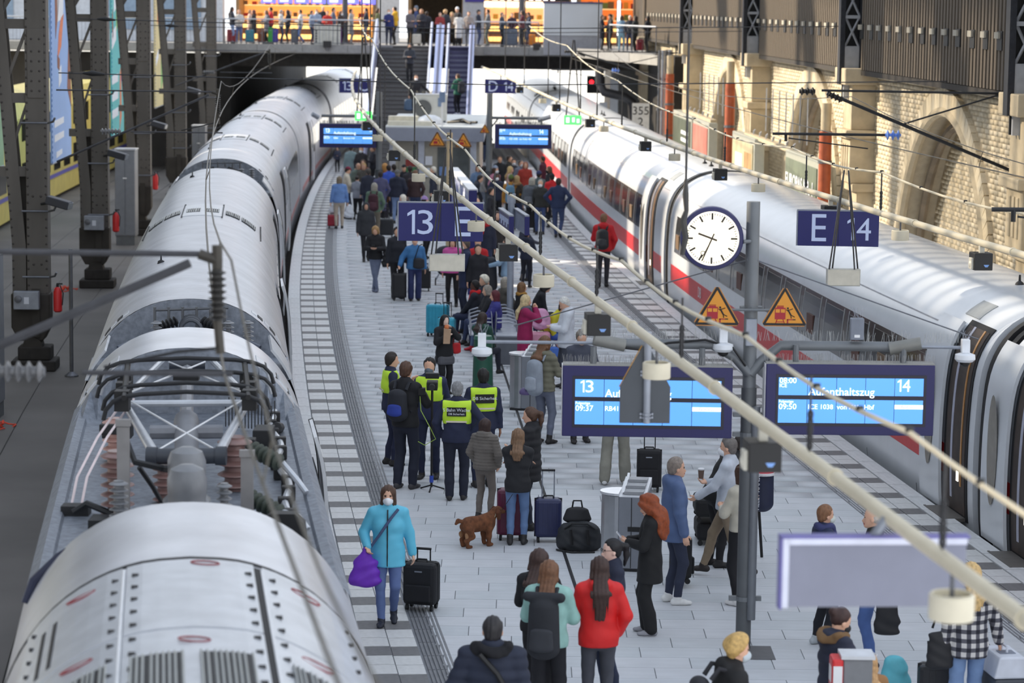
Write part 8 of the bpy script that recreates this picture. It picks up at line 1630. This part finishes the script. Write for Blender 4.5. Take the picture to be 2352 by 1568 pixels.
# ---- the far crowd on the platform
FC = [
 ('man in dark check shirt far left on the platform edge', 775, 338, 395, 185, dict(top=(62, 66, 84), hair='short', hairc=DKB, bot=BLK, armL='phone', armR='pocket')),
 ('person in pale grey-green coat seen from behind below the far display', 806, 333, None, 0, dict(top=(132, 152, 156), hair='short', hairc=BRN, bot=(110, 100, 90), hem=.55)),
 ('man in white mask and black coat below the far display', 830, 336, None, 200, dict(top=(46, 42, 46), hair='short', hairc=(190, 150, 120), mask=1, bot=BLK)),
 ('railway officer in a dark suit with white sleeves', 857, 334, None, 255, dict(top=(40, 40, 50), hair='short', hairc=(120, 80, 60), bot=BLK, armL='phone', armR='hips')),
 ('conductor with a dark red cap and white shirt', 797, 382, None, 80, dict(top=(206, 196, 178), hair='short', hairc=DKB, hat='cap', hatc=(116, 32, 56), bot=NVY, pitch=20, armL='phone', armR='phone')),
 ('bald man in a grey-green jacket beside the red cap', 822, 373, None, 150, dict(top=(108, 120, 112), hair='bald', hairc=(210, 200, 190), bot=GRYT, pitch=20)),
 ('blond person in the information group', 836, 374, None, 190, dict(top=(90, 86, 80), hair='short', hairc=(196, 160, 100), bot=BLK)),
 ('man in dark jacket with a neon strip, seen from behind', 846, 386, None, 350, dict(top=(42, 46, 62), hair='short', hairc=(70, 66, 62), bot=NVY)),
 ('brown-haired head between the officer and the bald man', 834, 366, None, 180, dict(top=(120, 70, 60), hair='bob', hairc=(90, 64, 44), bot=BLK)),
 ('woman in a denim jacket seen from behind at the platform edge', 779, 404, 525, 350, dict(top=(104, 138, 194), hair='bob', hairc=(120, 106, 88), bot=(176, 164, 150), armL='hold', armR='hold', w=1.08)),
 ('woman in a grey patterned jacket and black trousers', 820, 403, 505, 15, dict(top=(142, 146, 158), hair='bun', hairc=(48, 38, 34), bot=BLK, armL='phone', armR='down', puff=.05)),
 ('grey-haired person in green with a dark red rucksack', 860, 419, None, 5, dict(top=(94, 118, 100), hair='bob', hairc=(150, 146, 136), bot=(110, 104, 92), w=1.08)),
 ('person in a long mustard-brown coat by the left pillar', 884, 374, None, 20, dict(top=(166, 108, 50), hair='bob', hairc=(206, 150, 84), hem=.40, bot=BLK)),
 ('person in a long violet-grey quilted coat by the left post', 874, 392, None, 350, dict(top=(78, 78, 110), puff=.08, hair='short', hairc=DKB, hem=.45, bot=BLK)),
 ('man in cap and dark navy jacket seen from behind', 913, 390, None, 15, dict(top=(38, 42, 60), hair='short', hairc=(130, 126, 122), hat='cap', hatc=(96, 96, 96), bot=LJ, hood=1, w=1.1, fit=.04)),
 ('police officer in black facing the crowd at the service building', 928, 378, None, 185, dict(top=(30, 32, 40), hair='short', hairc=DKB, hat='cap', hatc=(24, 26, 34), bot=BLK, armL='phone', armR='phone', w=1.1)),
 ('person in a dark brown jacket under a drum lamp', 954, 390, None, 10, dict(top=(62, 44, 46), hair='bob', hairc=(110, 78, 56), bot=DJ, w=1.05)),
 ('white-haired man in a dark jacket before the service building', 996, 382, None, 275, dict(top=(48, 54, 70), hair='short', hairc=(224, 218, 204), bot=BLK)),
 ('person with a lilac hat just above the sign 13 E', 976, 452, None, 120, dict(top=(66, 60, 64), hair='bob', hairc=DKB, hat='beanie', hatc=(176, 146, 200), bot=BLK)),
 ('bald man looking over the sign 13 E', 1096, 455, None, 180, dict(top=(70, 74, 86), hair='bald', hairc=(200, 170, 150), bot=BLK)),
 ('young woman in a denim jacket with long brown hair right of the building', 1099, 348, None, 180, dict(top=(104, 128, 160), hair='long', hl=.2, hairc=(126, 84, 56), bot=(60, 60, 70))),
 ('tall dark person behind the far post', 1117, 292, 372, 10, dict(top=(34, 34, 40), hair='short', hairc=DKB, bot=(80, 92, 124))),
 ('dark-haired woman in a grey coat with lowered mask', 1112, 380, None, 100, dict(top=(150, 148, 146), hair='bob', hairc=(40, 32, 32), mask=1, bot=(110, 116, 130))),
 ('man in a dark jacket bending by the timetable board', 1082, 396, None, 90, dict(top=(42, 46, 58), hair='short', hairc=DKB, bot=(120, 110, 96), lean=25)),
 ('person with a grey knit hat and mask among the far crowd', 1138, 381, None, 130, dict(top=(180, 120, 140), hair='bob', hairc=BRN, hat='beanie', hatc=(150, 162, 184), mask=1, bot=BLK)),
 ('man in black with white collar facing the camera, far crowd', 1148, 358, None, 170, dict(top=(34, 36, 42), hair='short', hairc=(110, 84, 66), bot=BLK)),
 ('man in black jacket beside the white train platform edge', 1170, 357, None, 110, dict(top=(44, 42, 40), hair='short', hairc=(66, 52, 44), bot=BLK)),
 ('masked person between the two men in black', 1180, 364, None, 170, dict(top=(60, 60, 70), hair='short', hairc=DKB, mask=1, bot=BLK)),
 ('blond woman in a tan top, far crowd', 1172, 381, None, 95, dict(top=(190, 160, 150), hair='long', hl=.18, hairc=(206, 176, 120), bot=LJ)),
 ('grey-haired man in a grey-blue jacket with lowered mask', 1196, 367, None, 140, dict(top=(112, 118, 136), hair='short', hairc=(96, 84, 76), mask=1, bot=LJ, w=1.08)),
 ('red-haired woman in a red and white top', 1207, 371, None, 175, dict(top=(176, 62, 50), hair='long', hl=.25, hairc=(150, 84, 52), bot=DJ)),
 ('dark-skinned woman in mask and navy jacket, far crowd', 1141, 397, None, 165, dict(top=(42, 48, 70), hair='bob', hairc=(36, 28, 26), skin=SKD, mask=1, bot=BLK)),
 ('bearded man in a burgundy jacket at the train', 1247, 358, None, 290, dict(top=(86, 32, 50), hair='short', hairc=(60, 44, 38), bot=BLK, skin=(212, 160, 132))),
 ('woman with black mask and long hair at the train', 1262, 381, None, 250, dict(top=(40, 40, 46), hair='long', hl=.15, hairc=(110, 76, 54), mask=1, maskc=(26, 26, 30), bot=BLK)),
 ('man in a blue cap and grey-green jacket at the train', 1238, 392, None, 20, dict(top=(86, 98, 100), hair='short', hairc=DKB, hat='cap', hatc=(50, 60, 100), bot=DJ)),
 ('man in a bright red jacket and black cap at the train', 1268, 398, None, 345, dict(top=(206, 36, 44), hair='short', hairc=DKB, hat='cap', hatc=(30, 30, 34), bot=BLK)),
 ('person with green knit hat and mustard jacket, blue rucksack', 1174, 402, None, 5, dict(top=(176, 124, 52), hair='short', hairc=BRN, hat='beanie', hatc=(84, 104, 52), bot=BLK, w=1.05)),
 ('woman in a brown fur-collared jacket beside the green hat', 1187, 402, None, 30, dict(top=(62, 54, 48), hair='bob', hairc=(170, 140, 96), collar=(140, 110, 76), bot=DJ)),
 ('grey-haired person with a dark grey rucksack cover', 1222, 407, None, 15, dict(top=(86, 92, 96), hair='bob', hairc=(170, 166, 156), bot=BLK, w=1.15, fit=.045)),
 ('person in black with yellow printed bag beside the far post', 1128, 430, None, 100, dict(top=(36, 38, 46), hair='short', hairc=DKB, bot=BLK)),
 ('dark-haired person behind the blue direction boards', 1142, 484, None, 170, dict(top=(50, 46, 46), hair='bob', hairc=(58, 42, 38), bot=BLK)),
 ('person in grey at the far stairs foot', 905, 360, None, 340, dict(top=(90, 92, 100), hair='short', hairc=DKB, bot=BLK)),
 ('person in blue raincoat beside the building pillar', 893, 352, None, 340, dict(top=(60, 90, 190), hair='short', hairc=DKB, bot=NVY)),
 ('person with a black rucksack under the small triangles', 942, 380, None, 355, dict(top=(50, 46, 52), hair='short', hairc=DKB, bot=DJ)),
]
fr = {}
for lab, x, yt, yb, fc, k in FC:
    k.setdefault('armL', 'down'); k.setdefault('armR', 'pocket'); Yc = 32580 / yt; fr[lab[:14]] = person(lab, x, yt, yb, fc, k, h=1.72 if yb is None else None, Y=86.9 - random.random() * .8 if yb is None and Yc > 87.2 and 880 < x < 1112 else None)
backpack(fr['grey-haired per'[:14]] if 'grey-haired per'[:14] in fr else PEOPLE[-1], 'large dark grey covered rucksack in the far crowd', (84, 88, 96), .4, .6, .2, 1.46)
for o in PEOPLE:
    if 'dark red rucksack' in o['label']: backpack(o, 'black rucksack with dark red seams on the person in green', (60, 26, 38), .34, .5, .18, 1.42)
    if 'green knit hat' in o['label']: backpack(o, 'blue-grey rucksack on the mustard jacket', (92, 130, 156), .32, .55, .18, 1.44)
suitcase('small red suitcase at the platform edge beside the denim jacket', 765, 524, .34, .36, .24, (150, 30, 50), 180, .2); softbag('white plastic bag carried beside the denim jacket', 'bag', PZ(802, 508) + Vector((0, 0, .08)), lambda s: s.ecap((0, 0, .12), (0, 0, .4), (.17, .1), (.08, .06), (1, 0, 0), .05).folds(.012, 2), (224, 228, 236), handle=[(-.04, 0, .42), (0, 0, .6), (.04, 0, .42)]); softbag('white bag standing on the small red suitcase', 'bag', PZ(765, 524) + Vector((0, 0, .47)), lambda s: s.ecap((0, 0, .1), (0, 0, .22), (.14, .1), (.1, .08), (1, 0, 0), .04), (214, 218, 226))
suitcase('dark suitcase with a red grip beside the grey-haired person in green', 880, 505, .34, .5, .24, (44, 40, 50), 180, .35); suitcase('beige case standing behind the left far post', 905, 440, .3, .5, .3, (196, 186, 166), 180, 0)
# ---- stairs and bridge
def on_stairs(x, yt, Y): z = BZ - (FY - Y) / .33 * BZ / NS; return z
p = Pn('person in a dark jacket and white top coming down the stairs', 941, 117, 0, 180, Y=113.0, z0=BZ - (3.0 / .33) * BZ / NS, h=1.70, top=(52, 56, 66), hair='long', hl=.1, hairc=DKB, mask=1, maskc=(30, 30, 34), bot=BLK, armL='phone', armR='phone', legs='walk', step=.3, grid=.028)
p = Pn('man with white mask and open dark jacket holding the stair rail', 956, 163, 0, 178, Y=110.4, z0=BZ - (5.6 / .33) * BZ / NS, h=1.78, top=(34, 34, 40), hair='short', hairc=BRN, mask=1, bot=BLK, armL='side', armR='hold', w=1.1, grid=.028); softbag('blue-grey shopping bag of the man on the stairs', 'bag', local(p, (.3, .05, .25)), lambda s: s.ecap((0, 0, .1), (0, 0, .45), (.2, .1), (.18, .06), (1, 0, 0), .04), (70, 92, 116), h=.028)
p = Pn('person in a green jacket riding up the escalator', 1052, 161, 0, 320, Y=110.6, z0=BZ - (5.4 / .396) * BZ / 25, h=1.74, top=(46, 104, 84), hood=1, hair='short', hairc=BRN, bot=BLK, armL='phone', armR='phone', shoe=(220, 220, 224), grid=.028); backpack(p, 'black backpack on the escalator rider', (32, 34, 44), .36, .48, .2, 1.42, h=.028)
BR = [  # x, head y, face, top, hair, hairc, bottom, extra; then what tells the person apart
 (533, 15, 90, (40, 44, 56), 'long', DKB, LJ, {}, 'dark-haired person in pale jeans at the far left of the queue'),
 (549, 22, 180, (206, 202, 196), 'long', (190, 140, 110), JEAN, {}, 'person in an open white jacket facing the camera'),
 (583, 22, 280, (42, 42, 48), 'bob', (90, 46, 46), (46, 48, 58), dict(hem=.5), 'woman in a long black coat with reddish hair'),
 (574, 22, 90, (206, 176, 160), 'short', (150, 120, 90), (150, 130, 120), dict(hem=.55), 'person in a pale pink coat behind the black coat'),
 (612, 24, 250, (112, 112, 122), 'long', (120, 84, 62), BLK, dict(hem=.62), 'long-haired person in grey with a pale cup'),
 (622, 16, 270, (190, 34, 36), 'short', DKB, BLK, {}, 'person in a red jacket over the grey coat'),
 (646, 22, 90, (196, 196, 194), 'short', GRY, DJ, dict(hood=1), 'man in a pale hooded jacket in the queue'),
 (661, 22, 280, (34, 34, 42), 'long', DKB, BLK, {}, 'person in black with long dark hair right of the pale jacket'),
 (690, 22, 265, (196, 192, 188), 'short', DKB, (100, 124, 176), dict(legs='walk', step=.6), 'walker in a white hoodie and blue jeans'),
 (716, 25, 100, (132, 150, 176), 'short', (28, 24, 26), DJ, {}, 'person in a blue-white patterned jacket, back turned'),
 (727, 21, 180, (150, 168, 190), 'short', BRN, DJ, dict(mask=1), 'masked person in a pale patterned jacket'),
 (742, 14, 180, (46, 40, 44), 'bald', BRN, BLK, {}, 'tall man in dark clothing before the bread shelves'),
 (752, 30, 180, (176, 42, 36), 'short', BRN, BLK, {}, 'person in red behind the silver case'),
 (766, 17, 90, (84, 92, 112), 'short', DKB, BLK, {}, 'short-haired man in grey-blue with a strap'),
 (783, 25, 130, (62, 48, 46), 'long', (80, 50, 44), BLK, dict(mask=1), 'long-haired person with white mask by the grey column'),
 (806, 20, 90, (150, 150, 152), 'short', DKB, (130, 132, 140), dict(hem=.5), 'person in a pale coat beside the grey column'),
 (841, 18, 275, (36, 40, 52), 'short', DKB, (112, 112, 120), {}, 'man in dark jacket with a pale scarf at the stair head'),
 (868, 18, 100, (108, 108, 70), 'long', BRN, NVY, dict(hem=.55), 'woman in a long olive parka at the stair head'),
 (893, 21, 170, (44, 52, 110), 'short', (130, 110, 90), NVY, dict(mask=1), 'masked person in a blue jacket facing the olive parka'),
 (907, 15, 290, (220, 170, 40), 'short', DKB, BLK, dict(hood=1), 'person in a yellow hooded jacket'),
 (942, 20, 150, (96, 92, 98), 'short', BRN, BLK, {}, 'person in grey left of the grey beanie'),
 (956, 14, 265, (52, 66, 110), 'short', GRY, DJ, dict(hat='beanie', hatc=(100, 108, 124)), 'tall person with grey beanie and blue coat'),
 (968, 20, 200, (42, 44, 54), 'bob', (160, 120, 90), BLK, {}, 'brown-haired person behind the grey beanie'),
 (980, 26, 10, (50, 52, 62), 'short', DKB, BLK, {}, 'person with a grey rucksack near the pale marker post'),
 (1011, 30, 170, (140, 50, 50), 'short', BRN, BLK, {}, 'small person in dark red right of the marker post'),
 (1023, 22, 20, (50, 54, 64), 'curly', (196, 160, 116), BLK, {}, 'curly blond person with a pale blue scarf'),
 (1038, 27, 180, (150, 130, 110), 'long', (190, 160, 110), BLK, {}, 'long-haired blond person beside the white cap'),
 (1050, 17, 200, (60, 58, 62), 'short', BRN, BLK, dict(hat='beanie', hatc=(230, 230, 232)), 'person with a white knit cap'),
 (1054, 30, 5, (214, 212, 208), 'bob', (28, 26, 28), BLK, dict(hem=.42), 'dark-haired woman in a long white coat seen from behind'),
 (1077, 26, 190, (150, 140, 136), 'short', BRN, GRYT, {}, 'person in beige against the grey pier'),
 (1099, 22, 110, (38, 44, 60), 'short', DKB, (64, 78, 120), dict(hat='cap', hatc=(30, 34, 46)), 'man in a black cap and navy jacket at the railing'),
 (1121, 21, 270, (110, 110, 112), 'short', DKB, (100, 110, 104), {}, 'bearded man in grey facing the black cap'),
 (1153, 28, 110, (50, 58, 74), 'short', (90, 80, 76), BLK, {}, 'person in a blue-grey jacket right of the dark column'),
 (1176, 30, 180, (58, 36, 50), 'short', DKB, BLK, dict(armL='rail', armR='rail'), 'person in plum leaning on the railing'),
 (1201, 23, 280, (92, 36, 46), 'bob', DKB, BLK, {}, 'dark-haired person with a red top near the hoarding'),
 (1214, 28, 250, (44, 52, 74), 'short', DKB, DJ, dict(w=1.1), 'man in a dark blue jacket left of the hoarding'),
 (1383, 34, 100, (30, 34, 48), 'short', (70, 60, 56), BLK, dict(hem=.6), 'person in a long dark coat right of the hoarding'),
 (1402, 32, 250, (28, 28, 34), 'short', DKB, BLK, dict(hat='cap', hatc=(26, 26, 30), w=1.1), 'man in a black cap and black coat'),
 (1428, 46, 20, (120, 150, 176), 'bob', BRN, (140, 180, 200), {}, 'person in pale blue before the light strip'),
 (1447, 48, 190, (46, 48, 58), 'short', (222, 220, 214), DJ, {}, 'white-haired person at the right railing'),
 (1460, 43, 300, (48, 52, 52), 'bob', DKB, BLK, {}, 'dark-haired person beside the white hair'),
 (1488, 50, 300, (36, 38, 48), 'bob', DKB, BLK, {}, 'last person at the right end of the bridge'),
]
for k, (x, yt, fc, top, hr, hc, bt, ex, lab) in enumerate(BR):
    kk = dict(top=top, hair=hr, hairc=hc, bot=bt, armL='phone' if k % 3 else 'down', armR='pocket' if k % 2 else 'phone'); kk.update(ex)
    h = 1.72; lo_, hi_ = 100.0, 124.0        # depth from the height of the head over the bridge floor
    best = None
    for Y in np.arange(117.0, 122.5, .25):
        z = PY(x, yt, Y).z; e = abs(z - BZ - h)
        if best is None or e < best[0]: best = (e, Y, z)
    Y = best[1] + (k % 4) * .45
    if x > 1370: Y = 111.0 - (x - 1380) * .04 + (k % 2) * .6
    hh = min(1.9, max(1.5, PY(x, yt, Y).z - BZ)); person(lab + ' on the bridge', x, yt, 0, fc, kk, z0=BZ, h=hh, Y=Y, grid=.034, group='travellers on the bridge')
for x, c, w, h, lab in ((532, (120, 40, 50), .4, .55, 'dark red suitcase on the bridge at the far left railing'), (574, (60, 120, 140), .4, .55, 'teal suitcase on the bridge'), (622, (60, 150, 70), .26, .66, 'bright green suitcase on the bridge'), (632, (70, 60, 140), .26, .6, 'violet suitcase beside the green one on the bridge'), (776, (86, 30, 96), .36, .7, 'purple suitcase right of the silver case'), (676, (90, 92, 100), .3, .6, 'grey suitcase by the walker in the white hoodie'), (957, (196, 190, 176), .4, .45, 'cream suitcase with raised handle at the stair head'), (1022, (150, 132, 110), .3, .42, 'beige suitcase beside the escalator'), (1172, (92, 100, 116), .66, .72, 'large grey suitcase behind the railing'), (1222, (200, 120, 40), .3, .5, 'orange printed bag-suitcase at the hoarding'), (600, (110, 60, 40), .3, .5, 'brown suitcase in the bakery queue'), (1470, (120, 30, 44), .3, .45, 'dark red suitcase at the right end of the bridge')):
    Y = 117.0 if x < 1400 else 108.6; p = PY(x, 100, Y); suitcase(lab, 0, 0, w, h, .25, c, 180, .35 if x in (957, 1022) else 0, z0=BZ, at=(p.x, Y), ribs=False)
